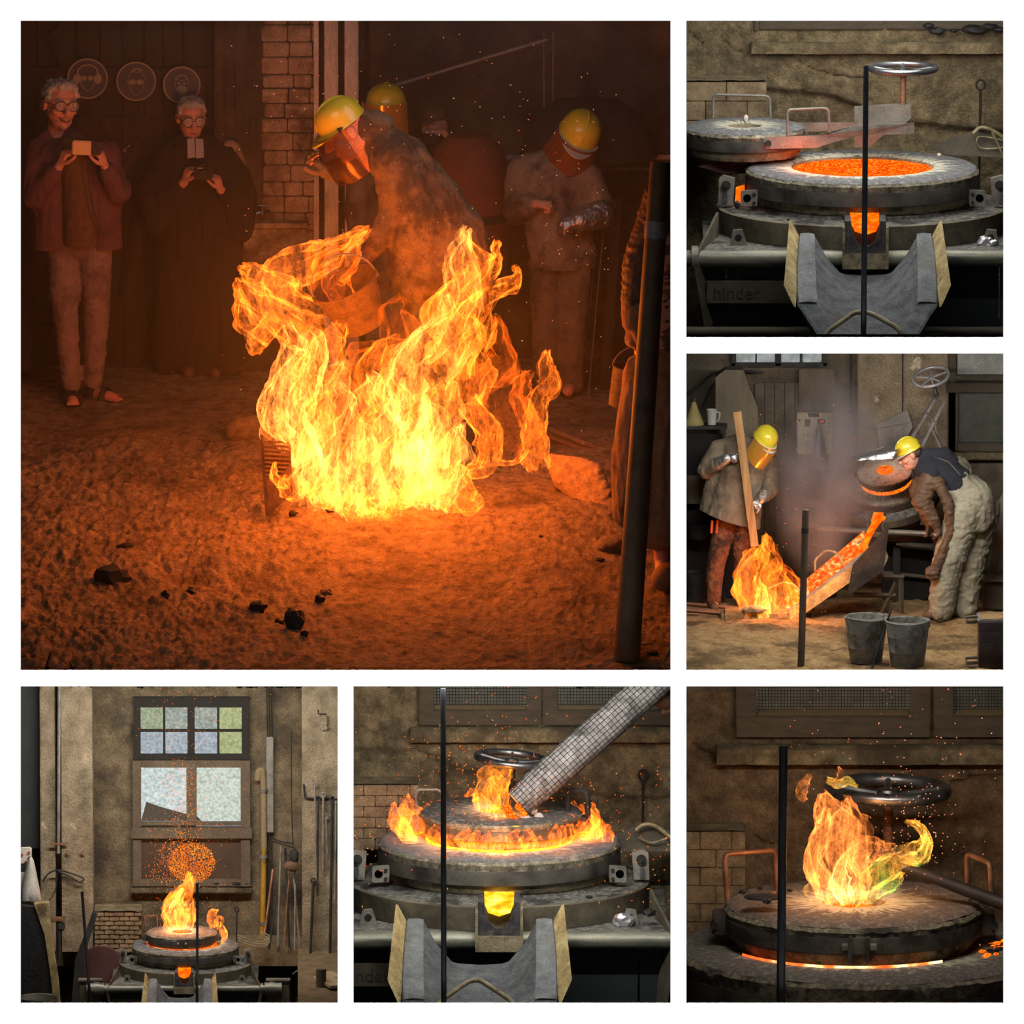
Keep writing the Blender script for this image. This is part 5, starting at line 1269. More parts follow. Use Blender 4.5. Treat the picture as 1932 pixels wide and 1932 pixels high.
def person_pouring():
    t = T('person', 'stooping worker in a big brown coat emptying a bucket into the flames', 'person', 840, 905, d1(905)); t.p = S1(840, 905) - Vector((0, 0, 30 * S))
    L = t.L
    hd = Head(L(650, 248), 110, yaw=-78, pitch=34, roll=0)
    b = MB(); hd.face(b)
    sh = L(724, 278, -20); el = L(742, 396, -44); wr = L(704, 472, -56); sh2 = L(712, 262, 26); el2 = L(660, 322, 44); wr2 = L(616, 322, 30)
    limb(b, (L(706, 250), 30), (L(770, 340), 44), (L(836, 460), 46)); limb(b, (sh, 18), (el, 15), (wr, 11)); limb(b, (sh2, 18), (el2, 14), (wr2, 10))
    limb(b, (L(676, 262), 24), (L(712, 262), 26))
    for x, y in ((800, -18), (858, 26)): limb(b, (L(x, 480, y), 30), (L(x - 4, 680, y), 20), (L(x - 2, 876, y), 13), (L(x - 28, 898, y - 10), 11))
    hand(b, wr, (-.5, -.2, -.6), (-.5, 0, .5), 1, 62, (.8, .85, .9, .9)); hand(b, wr2, (-.75, 0, .45), (.2, -.5, .3), -1, 58, (.6, .6, .65, .7))
    root = t.part('person', None, M_skin, smooth=180, mesh=remesh(b, t.u, 2.0, 2, 'person')); root.parent = None; root.location = t.p; bpy.data.objects.remove(t.root); t.root = root; t._tag(root)
    hd.eyes(t, root); hd.mouth(t, root, .012)
    M_coat = mat('brown_work_coat', [(84, 66, 48), (116, 94, 70), (130, 108, 82)], scale=7, rough=.95, bump=.4, bscale=36, bigcol=(70, 54, 40), bigscale=3)
    j = MB(); limb(j, (L(704, 250), 32), (L(756, 308), 56), (L(818, 404), 70), (L(834, 484), 74)); limb(j, (L(744, 300, -20), 50), (L(790, 420, -30), 60), (L(790, 520, -30), 58)); limb(j, (L(860, 440), 60), (L(880, 540), 56))
    limb(j, (sh, 30), (el, 27), (wr.lerp(el, .15), 22)); limb(j, (sh2, 28), (el2, 24), (wr2.lerp(el2, .3), 18)); limb(j, (L(680, 232), 26), (L(714, 240), 32))
    t.part('coat', None, M_coat, parent=root, smooth=180, mesh=remesh(j, t.u, 3.6, 4, 'coat', 6, .028, (1, 1, .7), 6))
    k = MB()
    for x, y in ((800, -18), (858, 26)): limb(k, (L(x, 500, y), 40), (L(x - 4, 680, y), 31), (L(x - 2, 872, y), 24))
    t.part('trousers', None, M_worker, parent=root, smooth=180, mesh=remesh(k, t.u, 3.6, 3, 'trousers', 4, .035, (1, 1, 1.5), 9))
    for x, y in ((800, -18), (858, 26)):
        m2 = MB(); limb(m2, (L(x, 886, y), 19), (L(x - 34, 898, y - 10), 15)); t.part('boot', None, M_leather, parent=root, smooth=180, mesh=remesh(m2, t.u, 3, 2, 'boot'))
    for w_, f, n, sd, e in ((wr, (-.5, -.2, -.6), (-.5, 0, .5), 1, el), (wr2, (-.75, 0, .45), (.2, -.5, .3), -1, el2)):
        g = MB(); hand(g, w_, f, n, sd, 68, (.8, .85, .9, .9) if sd > 0 else (.55, .55, .6, .65), thick=1.35); limb(g, (w_.lerp(e, .3), 22), (w_, 17))
        t.part('glove', None, M_leather if sd > 0 else M_worker, parent=root, smooth=180, mesh=remesh(g, t.u, 2.2, 2, 'glove', 1.6, .08, (1, 1, 1), 3))
    hm = hd.helmet(t, root, M_helmet); hd.visor(t, root, gold_visor('smoky_visor', .42, (96, 54, 28)), top=.16, bot=-.72, r=.52, out=.10)
    mb = MB(); mb.tube([hd(-.36, -.12, .16), hd(-.30, .2, .14), hd(0, .38, .12), hd(.30, .2, .14), hd(.36, -.12, .16)], 5, 8); t.part('headband', mb, M_black, parent=root)
    # bucket
    bucket('bucket', 'sooty tilted bucket held over the flames by the stooping worker', t.p + L(668, 574, -124) * t.u, t.u, 63, 44, 92, Matrix.Rotation(math.radians(-24), 3, 'Y') @ Matrix.Rotation(math.radians(16), 3, 'X'), M_bucket1, bail_up=True)

M_bucket1 = mat('sooty_bucket', [(70, 52, 38), (110, 84, 60), (64, 48, 36)], scale=10, rough=.75, metal=.2, bump=.5, bscale=40)
def bucket(name, label, p, u, r1, r0, h, R=None, m=None, bail_up=False, bail_a=0, group=None, stains=None):
    """open pail: p is the middle of the pail"""
    t = T(name, label, 'bucket', 0, 0, 0, group=group); t.p = Vector(p); t.u = u
    R = R if R is not None else Matrix.Identity(3)
    mb = MB(); z0, z1 = -h / 2, h / 2; q = lambda f: r0 + (r1 - r0) * f
    mb.lathe([(0, z0 + 3), (r0 - 2, z0 + 3), (r1 - 2.4, z1 - 1), (r1, z1), (q(.68) + 0, z0 + h * .7), (q(.66) + 1.2, z0 + h * .665), (q(.62), z0 + h * .63), (q(.36), z0 + h * .36), (q(.34) + 1, z0 + h * .335), (q(.3), z0 + h * .3), (r0, z0), (0, z0)], n=48, R=R); t.part('pail', mb, m, smooth=40)
    mb = MB(); mb.tube([R @ Vector((r1 * math.cos(a), r1 * math.sin(a), z1)) for a in [2 * PI * i / 48 for i in range(48)]], r1 * .035, 8, closed=True); t.part('rim', mb, m)
    for sx in (-1, 1):
        mb = MB(); mb.box(R @ Vector((sx * (r1 - 1) * math.cos(bail_a), (r1 - 1) * math.sin(bail_a) * sx, z1 - h * .06)), (r1 * .14, r1 * .10, h * .16), R, ch=1); t.part('ear', mb, m)
    mb = MB(); pts = []
    for i in range(25):
        a = PI * i / 24; x = r1 * 1.0 * math.cos(a); s_ = math.sin(a)
        v = Vector((x, -.12 * r1 * s_, z1 + r1 * 1.02 * s_)) if bail_up else Vector((x, -r1 * 1.03 * s_, z1 + 2 - 4 * s_))
        v = Matrix.Rotation(bail_a, 3, 'Z') @ v; pts.append(R @ v)
    mb.tube(pts, r1 * .032, 8); t.part('bail', mb, M_iron)
    return t

def helmet_worker(t, hd, root, m_visor, edge=None): pass
def person_gold_visor():
    t = T('person', 'worker hidden behind a gold mirrored visor and yellow helmet, behind the stooping one', 'person', 728, 740, 1560); t.p = G1(745, 735)
    L = t.L; hd = Head(L(728, 216), 98, yaw=-16, pitch=6)
    b = MB(); hd.face(b); limb(b, (L(728, 300), 36), (L(738, 460), 38)); limb(b, (L(690, 300), 20), (L(780, 300), 20))
    for x in (712, 764): limb(b, (L(x, 470), 26), (L(x, 600), 18), (L(x, 724), 12), (L(x - 6, 732, -30), 11))
    for sx in (-1, 1): limb(b, (L(734 + sx * 50, 304), 15), (L(734 + sx * 62, 400), 13), (L(734 + sx * 52, 480, -20), 9)); hand(b, L(734 + sx * 52, 480, -20), (0, -.2, -1), (-sx, 0, 0), sx, 50)
    root = t.part('person', None, M_skin, smooth=180, mesh=remesh(b, t.u, 2.8, 2, 'person')); root.parent = None; root.location = t.p; bpy.data.objects.remove(t.root); t.root = root; t._tag(root)
    j = MB(); limb(j, (L(728, 300), 48), (L(738, 500), 52)); limb(j, (L(690, 300), 30), (L(780, 300), 30))
    for sx in (-1, 1): limb(j, (L(734 + sx * 50, 304), 26), (L(734 + sx * 62, 400), 24), (L(734 + sx * 53, 470, -18), 18))
    t.part('jacket', None, M_worker, parent=root, smooth=180, mesh=remesh(j, t.u, 4.5, 4, 'jacket', 4, .03))
    k = MB()
    for x in (712, 764): limb(k, (L(x, 490), 36), (L(x, 600), 28), (L(x, 716), 22))
    t.part('trousers', None, M_worker, parent=root, smooth=180, mesh=remesh(k, t.u, 4.5, 3, 'trousers', 4, .03))
    hd.helmet(t, root, M_helmet, brim=False, low=.2); hd.visor(t, root, M_gold, top=.3, bot=-.62, r=.50, out=.02)

def person_visitor():
    t = T('person', 'dim visitor in a cap raising a camera, behind the red vessel', 'person', 830, 720, 1960); t.p = G1(822, 700)
    L = t.L; hd = Head(L(818, 236), 70, yaw=-20, pitch=4)
    Md = mat('dim_clothes', [(52, 38, 28), (64, 48, 36)], bump=.2)
    b = MB(); hd.face(b); limb(b, (L(822, 300), 32), (L(826, 450), 34)); limb(b, (L(786, 300), 16), (L(858, 300), 16))
    for x in (808, 842): limb(b, (L(x, 460), 22), (L(x, 580), 16), (L(x, 690), 11), (L(x - 6, 700, -24), 10))
    for sx in (-1, 1): limb(b, (L(822 + sx * 40, 302), 14), (L(822 + sx * 52, 350, -20), 12), (L(822 + sx * 26, 266, -50), 8)); hand(b, L(822 + sx * 26, 266, -50), (-sx * .5, 0, .8), (-sx, .2, 0), -sx, 46)
    root = t.part('person', None, M_skin, smooth=180, mesh=remesh(b, t.u, 2.8, 2, 'person')); root.parent = None; root.location = t.p; bpy.data.objects.remove(t.root); t.root = root; t._tag(root)
    j = MB(); limb(j, (L(822, 300), 42), (L(826, 470), 44)); limb(j, (L(786, 300), 24), (L(858, 300), 24))
    for sx in (-1, 1): limb(j, (L(822 + sx * 40, 302), 22), (L(822 + sx * 52, 350, -20), 20), (L(822 + sx * 34, 290, -44), 14))
    for x in (808, 842): limb(j, (L(x, 470), 30), (L(x, 580), 24), (L(x, 686), 18))
    t.part('clothes', None, Md, parent=root, smooth=180, mesh=remesh(j, t.u, 4.5, 4, 'clothes', 4, .03))
    mb = MB(); hd.e(mb, (0, .06, .26), (.36, .40, .24)); hd.e(mb, (0, -.42, .2), (.26, .22, .04)); t.part('cap', None, mat('grey_cap', [(96, 80, 64)], bump=.2), parent=root, smooth=180, mesh=remesh(mb, t.u, 2.4, 2, 'cap'))
    q = T('camera', 'dim camera raised by the visitor in the cap', 'camera', 0, 0, 0); q.p = t.p + L(808, 262, -66) * t.u; q.u = t.u
    mb = MB(); mb.box((0, 0, 0), (30, 10, 20), ch=2); q.part('body', mb, M_black); mb = MB(); mb.cyl((0, -4, 0), (0, -16, 0), 8, n=16); q.part('lens', mb, M_black)

def person_right():
    t = T('person', 'worker in yellow helmet and tinted visor with one silver glove, right of the flames', 'person', 1060, 748, d1(748)); t.p = S1(1060, 746)
    L = t.L; hd = Head(L(1086, 266, -10), 102, yaw=10, pitch=32, roll=22)
    b = MB(); hd.face(b); limb(b, (L(1042, 340), 36), (L(1052, 470), 38)); limb(b, (L(990, 322), 20), (L(1104, 330), 20))
    sh_l, el_l, wr_l = L(986, 324), L(976, 396, -14), L(1012, 384, -64); sh_r, el_r, wr_r = L(1106, 334), L(1138, 400, -20), L(1096, 416, -64)
    limb(b, (sh_l, 16), (el_l, 14), (wr_l, 10)); limb(b, (sh_r, 16), (el_r, 14), (wr_r, 10))
    hand(b, wr_l, (.9, -.2, -.1), (0, .4, -.8), 1, 58, (1.0, 1.05, 1.1, 1.1)); hand(b, wr_r, (-.85, -.1, -.2), (0, .3, -.8), -1, 56, (.8, .8, .8, .85))
    for x in (1034, 1082): limb(b, (L(x, 480), 28), (L(x - 2, 610), 20), (L(x - 4, 728), 12), (L(x - 10, 738, -30), 11))
    root = t.part('person', None, M_skin, smooth=180, mesh=remesh(b, t.u, 2.0, 2, 'person')); root.parent = None; root.location = t.p; bpy.data.objects.remove(t.root); t.root = root; t._tag(root)
    j = MB(); limb(j, (L(1036, 340), 54), (L(1046, 430), 56), (L(1056, 480), 58)); limb(j, (L(1080, 350), 40), (L(1090, 480), 40)); limb(j, (sh_l, 32), (L(1046, 310), 34), (sh_r, 32))
    limb(j, (sh_l, 32), (el_l, 29), (wr_l.lerp(el_l, .3), 20)); limb(j, (sh_r, 30), (el_r, 26), (wr_r.lerp(el_r, .5), 20))
    t.part('jacket', None, mat('grey_jacket', [(104, 92, 78), (134, 120, 102), (150, 136, 118)], scale=7, rough=.85, bump=.4, bscale=40, bigcol=(80, 68, 56), bigscale=3), parent=root, smooth=180, mesh=remesh(j, t.u, 3.4, 4, 'jacket', 5, .032, (1, 1, .7), 12, cut=(L(1060, 504), Vector((0, 0, -1)))))
    k = MB()
    for x in (1034, 1082): limb(k, (L(x, 492), 38), (L(x - 2, 610), 30), (L(x - 4, 724), 24))
    t.part('trousers', None, M_worker, parent=root, smooth=180, mesh=remesh(k, t.u, 3.6, 3, 'trousers', 4, .035))
    g = MB(); hand(g, wr_r, (-.85, -.1, -.2), (0, .3, -.8), -1, 74, (.8, .8, .8, .85), thick=1.5); limb(g, (el_r.lerp(wr_r, .1) + Vector((0, -14, 0)), 28), (wr_r, 22))
    t.part('glove', None, M_silver, parent=root, smooth=180, label='silver heat-proof glove', mesh=remesh(g, t.u, 2.2, 2, 'glove', 3, .06, (1, 1, 1), 4))
    hd.helmet(t, root, M_helmet, edge=M_trim); hd.visor(t, root, gold_visor('copper_visor', .8, (170, 100, 50)), top=.18, bot=-.62, r=.5, out=.05)

def person_behind_pole():
    t = T('person', 'worker cut off by the right edge, leather glove and long apron behind the pole', 'person', 1236, 1110, d1(1110)); t.p = S1(1236, 1112)
    L = t.L; cut = (L(1271, 700) - Vector((0, 0, 0)), (1, 0, 0))
    sh, el, wr = L(1246, 380, -10), L(1206, 500, -20), L(1196, 610, -30)
    b = MB(); hd = Head(L(1262, 250, 60), 96, yaw=-40, pitch=10); limb(b, (L(1250, 420, 20), 50), (L(1246, 700, 20), 50)); limb(b, (sh, 24), (el, 20), (wr, 13)); hand(b, wr, (-.1, -.1, -1), (1, 0, .1), 1, 70, (.7, .7, .75, .8))
    limb(b, (L(1236, 720, 20), 34), (L(1240, 900, 10), 24), (L(1250, 1060, 10), 15), (L(1250, 1088, -14), 14))
    root = t.part('person', None, M_skin, smooth=180, mesh=remesh(b, t.u, 3, 2, 'person', cut=cut)); root.parent = None; root.location = t.p; bpy.data.objects.remove(t.root); t.root = root; t._tag(root)
    M_ap = mat('canvas_apron', [(130, 100, 72), (164, 130, 98)], scale=12, rough=.95, bump=.5, bscale=60, bigcol=(96, 72, 52), bigscale=4, bigpos=(.55, .7))
    j = MB(); limb(j, (L(1212, 700, -14), 36), (L(1196, 850, -20), 42), (L(1196, 960, -20), 44)); limb(j, (L(1246, 680, 0), 40), (L(1246, 860, 0), 56), (L(1244, 990, 0), 50))
    t.part('apron', None, M_ap, parent=root, smooth=180, mesh=remesh(j, t.u, 4, 4, 'apron', 5, .025, (1.5, 1.5, .3), 5, cut=cut))
    s_ = MB(); limb(s_, (sh, 36), (el, 33), (wr.lerp(el, .35), 28)); limb(s_, (L(1252, 400, 10), 40), (L(1256, 700, 10), 40))
    t.part('leather_sleeve', None, M_leather, parent=root, smooth=180, mesh=remesh(s_, t.u, 3.2, 3, 'sleeve', 6, .045, (.6, .6, 1.6), 9, cut=cut))
    g = MB(); limb(g, (wr.lerp(el, .3), 28), (wr + Vector((0, 0, 4)), 24)); hand(g, wr, (-.1, -.1, -1), (1, 0, .1), 1, 78, (.7, .7, .75, .8), thick=1.3)
    t.part('glove', None, mat('tan_glove', [(140, 100, 66), (168, 124, 86)], scale=12, rough=.9, bump=.4), parent=root, smooth=180, mesh=remesh(g, t.u, 2.6, 2, 'glove', 2, .06))
    s2 = MB(); limb(s2, (L(1262, 1086, 0), 27), (L(1252, 1092, -40), 25)); t.part('shoe', None, mat('tan_shoe', [(150, 112, 78)], rough=.8, bump=.3), parent=root, smooth=180, mesh=remesh(s2, t.u, 3, 3, 'shoe', cut=cut))
    bucket('bucket', 'dark bucket with raised bail hanging behind the pole at the right', P(1192, 735, (t.p.y / S) + 60), t.u, 46, 36, 74, Matrix.Rotation(math.radians(14), 3, 'Y'), M_bucket1, bail_up=True)
person_smiling(); person_robed(); person_pouring(); person_gold_visor(); person_visitor(); person_right(); person_behind_pole()
# ---------------------------------------------------------------- room 2 (top right): the open furnace
def room2():
    D0, DW = 760, 1130
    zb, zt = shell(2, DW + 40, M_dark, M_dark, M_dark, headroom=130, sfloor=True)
    low = [(1280, 150), (1400, 165), (1480, 172), (1560, 178), (1620, 200), (1680, 232), (1760, 235), (1830, 245), (1990, 250)]
    ck = [[(1360, 70), (1385, 95), (1410, 100), (1480, 95), (1520, 125), (1580, 145), (1640, 150)], [(1300, 60), (1330, 85)], [(1690, 118), (1760, 112)]]
    def h(px, py):
        v = 7 * fbm((px, py, 0), .012, 5, 4) + 2.2 * fbm((px, py, 0), .09, 3, 9)
        e = py - seg(px, low) - 6 * fbm((px, 0, 0), .05, 3, 2)
        s_ = 1 / (1 + math.exp(-max(-40, min(40, e / 2.2))))
        v -= s_ * 16; v += s_ * 7 * fbm((px, py, 3), .07, 4, 6) + s_ * max(0, (py - 262) * .25) * (px < 1790)
        if px < 1415: v += 6 * (1 - s_) * max(0, (1415 - px) / 60) ** .5
        return v - 9 * cracks(px, py, ck)
    relief_wall(2, DW, h, 190, 150, M_plaster, label='rough cracked plaster wall behind the open furnace')
    # window sill and foot of the window above it
    t = T('window_sill', 'dusty plastered window sill high on the wall behind the open furnace', 'window sill', 1600, 75, DW, kind='structure')
    mb = MB()
    def sill(u_, v_):
        x = -182 + 500 * u_; q = [(2, -4), (-14, -3), (-22, -8), (-22, -24), (-2, -27)]; i = min(3, int(v_ * 4)); f = v_ * 4 - i
        y = q[i][0] * (1 - f) + q[i + 1][0] * f; z = q[i][1] * (1 - f) + q[i + 1][1] * f
        return Vector((x, y + 1.5 * fbm((x, z, y), .08, 3), z + 2 * fbm((x, y, z), .05, 3, 5)))
    mb.grid(sill, 120, 12); t.solo(mb, M_plaster, 60)
    t = T('window_1', 'bottom of a brown window frame above the sill', 'window', 1600, 40, DW, kind='structure')
    for x0, x1 in ((-168, 68), (71, 320)):
        mb = MB(); mb.box(((x0 + x1) / 2, -4, 0), (x1 - x0, 10, 30), ch=2); t.part('frame_rail', mb, M_wood_d)
    mb = MB(); mb.box((-172, -8, 6), (8, 16, 44), ch=1.5); t.part('frame_post', mb, M_wood_d)
    for i, (px, py, r) in enumerate(((1768, 58, 16), (1752, 48, 11), (1838, 55, 22), (1868, 50, 15), (1800, 58, 9), (1886, 56, 14))):
        t = T('scrap_piece', ('dark scrap shard on the window sill, %s' % ('first from the left end of the pile', 'tilted leaf-thin one second in the pile', 'largest rounded one', 'small one right of the largest', 'thin curled strip between the shards', 'last at the frame edge')[i]), 'scrap', px, py, DW - 16, group='scrap on the window sill')
        mb = MB(); mb.rock((0, 0, 0), (r, r * .6, r * .42), i + 3, .6, 2); t.solo(mb, M_coal, 25)
    # brick block at left
    brick_block(1292, 152, 1446, 262, 1010, 2, 78, 34)
    # second scene furnace
    t = T('furnace', 'tilting furnace with open glowing mouth and its lid swung aside', 'furnace', 1627, 313, D0)
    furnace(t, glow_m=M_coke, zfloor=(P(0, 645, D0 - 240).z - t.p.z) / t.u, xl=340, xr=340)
    clip_room(t.root, 2, 'lrb')
    F = t
    # molten rim red left of the lid
    t = T('casting_trough', 'grey clay-lined trough below the open glowing furnace', 'trough', 1627, 313, D0)
    trough(t)
    bent_handle(t, [t.L(1552, 650, -640), t.L(1560, 626, -625), t.L(1614, 588, -600), t.L(1642, 590, -600), t.L(1696, 620, -625), t.L(1706, 650, -640)], 4.6, M_rod2, 'bail_handle', 12); clip_room(t.root, 2, 'b')
    # swung lid with its arm, screw and handwheel
    t = T('furnace_cover', 'furnace lid swung left on its arm with screw and handwheel', 'furnace lid', 1404, 236, 860)
    lid_ring(t, 114, 30, 0, 16, 22, 17, lid_top_mat('lid_top_small', 30, 114, S, tint=(96, 98, 102)), seed=8, n=72)
    mb = MB(); mb.grid(lambda u_, v_: Vector((31 * v_ * math.cos(2 * PI * u_), 31 * v_ * math.sin(2 * PI * u_), -9)), 32, 4); t.part('lid_hole', mb, M_red)
    bent_handle(t, [t.L(1345, 222, 100), t.L(1346, 178, 100), t.L(1452, 181, 100), t.L(1454, 222, 100)], 2.6, M_iron)
    bent_handle(t, [t.L(1486, 256, -104), t.L(1485, 207, -104), t.L(1563, 204, -98), t.L(1565, 250, -98)], 2.8, M_iron)
    mb = MB(); poly3(mb, [t.L(1440, 259, -110), t.L(1540, 256, -104), t.L(1565, 249, -98), t.L(1612, 237, -60), t.L(1725, 232, -40), t.L(1725, 252, -40), t.L(1612, 257, -60), t.L(1565, 271, -98), t.L(1540, 279, -104), t.L(1440, 281, -110)], (0, 5, 0))
    arm = t.part('swing_arm', mb, M_iron)
    mb = MB(); bolt(mb, t.L(1450, 270, -110), 6, 6); t.part('bolt', mb, M_black, parent=arm)
    mb = MB(); poly3(mb, [t.L(1500, 232, 60), t.L(1613, 231, 40), t.L(1613, 244, 40), t.L(1500, 250, 60)], (0, 5, 0)); t.part('arm_back_bar', mb, M_iron, parent=arm)
    mb = MB(); poly3(mb, [t.L(1612, 204, -30), t.L(1718, 197, -30), t.L(1719, 222, -30), t.L(1708, 234, -30), t.L(1612, 236, -30)], (0, 26, 0)); t.part('screw_block', mb, M_iron)
    mb = MB(); poly3(mb, [t.L(1613, 254, -20), t.L(1668, 254, -20), t.L(1640, 278, -20), t.L(1613, 278, -20)], (0, 20, 0)); t.part('arm_foot', mb, M_iron)
    top = t.L(1704, 129, -20)
    z0 = t.L(1703, 198, -20).z; mb = MB(); zz = z0; pr = []
    while zz < top.z - 8: pr += [(5.6, zz), (6.4, zz + .9), (5.6, zz + 1.8)]; zz += 1.8
    mb.lathe(pr, c=(top.x, top.y, 0), n=12); t.part('screw_spindle', mb, M_copper)
    handwheel(t, top, 61, 6, M_steel, drop=7)
    # pole in front
    t = T('steel_pole', 'slim black pole standing before the open furnace mouth', 'pole', 1629, 637, 110)
    mb = MB(); mb.cyl((0, 0, (P(0, 650, 110).z - t.p.z) / t.u), t.L(1634, 124), 5.6, 5.0, 16); t.solo(mb, M_blackrod)
    # poker with ring
    t = T('poker', 'thin poker with a ring end leaning on the plaster wall', 'poker', 1848, 330, 1085)
    r0 = t.L(1850, 160); mb = MB(); mb.tube([t.L(1843, 560), t.L(1850, 172)], 2.6, 8)
    mb.tube([r0 + Vector((8 * math.cos(a), 0, 9.5 * math.sin(a))) for a in [2 * PI * i / 24 for i in range(24)]], 2.2, 8, closed=True); t.solo(mb, M_black)
    # sheet, hose and cable at right
    t = T('metal_sheet', 'brown triangular steel sheet leaning right of the glowing furnace', 'sheet', 1800, 290, 1010)
    mb = MB(); poly3(mb, [t.L(1746, 279, -20), t.L(1838, 246), t.L(1846, 250), t.L(1898, 262), t.L(1905, 298, -10), t.L(1790, 292, -20)], (0, 5, 0)); t.solo(mb, M_olive)
    t = T('air_hose', 'coiled dusty hose hanging at the right wall edge', 'hose', 1870, 270, 990)
    mb = MB()
    for pts, r in (([(1836, 252), (1850, 241), (1872, 246), (1900, 264)], 3.6), ([(1842, 268), (1848, 258), (1880, 262), (1902, 268)], 1.6), ([(1842, 270), (1852, 280), (1880, 280), (1902, 276)], 1.6), ([(1872, 250), (1884, 275), (1895, 300)], 2)):
        mb.spline([t.L(a, b, i * 3) for i, (a, b) in enumerate(pts)], r, 8)
    t.solo(mb, M_rod2)
    # dark red disc at left
    t = T('round_plate', 'dark red round plate at the left edge below the swung lid', 'plate', 1262, 430, 690)
    mb = MB(); mb.lathe([(0, 5), (118, 5), (122, 2), (122, -2), (118, -5), (0, -5)], n=64, R=Matrix.Rotation(PI / 2, 3, 'X')); o = t.solo(mb, M_red); clip_room(o, 2, 'lrb')
    t = T('furnace_shield', 'dull red sloping steel shield between lid and furnace', 'shield', 1400, 330, 800)
    mb = MB(); poly3(mb, [t.L(1316, 314), t.L(1430, 286, 20), t.L(1510, 284, 30), t.L(1440, 322), t.L(1365, 328)], (0, 4, -3)); t.solo(mb, M_red)
    # crumpled foil, bits of slag
    t = T('foil_ball', 'crumpled silver foil lump on the deck beside the right lifting eye', 'foil', 1864, 458, 545)
    mb = MB(); mb.rock((0, 0, 0), (20, 13, 15), 4, .5, 3, 2); t.solo(mb, M_foil, 15)
    for i, (px, py, r, y, lab) in enumerate(((1391, 386, 6, -170, 'black slag stub on the ash ledge near the left lug'), (1487, 414, 4, -235, 'small black slag crumb on the ash ledge left of the spout'), (1769, 423, 4, -240, 'small black slag crumb on the ash ledge right of the spout'))):
        t = T('slag_piece', lab, 'slag', px, py, D0 + y, group='slag on the first furnace')
        mb = MB(); mb.rock((0, 0, 0), (r, r, r * (1.5 if i == 0 else .6)), i, .5, 1); t.solo(mb, M_coal, 20)
    for i, (px, py, r, lab) in enumerate(((1772, 292, 4.5, 'pinkish ember pebble on the right of the lid ring'), (1407, 224, 5, 'white ash chip standing at the small lid hole'))):
        t = T('ember_pebble', lab, 'pebble', px, py, (D0 + 60) if i == 0 else 862)
        mb = MB(); mb.rock((0, 0, 0), (r, r, r * (.8 if i == 0 else 1.8)), i, .4, 1); t.solo(mb, mat('pale_ash', [(190, 170, 160), (215, 205, 198)], bump=.2), 30)
room2()
lamp('POINT', P(1530, 312, 700), 3.2, (1, .11, .025), radius=.08, name='melt_light')
room_lamp((1594, 20, 112), (1594, 480, 560), (560, 16), 13, (1, .98, .93))
room_lamp((1640, -70, 640), (1600, 420, 790), (520, 420), 38, (1, .97, .9), 'room_lamp')
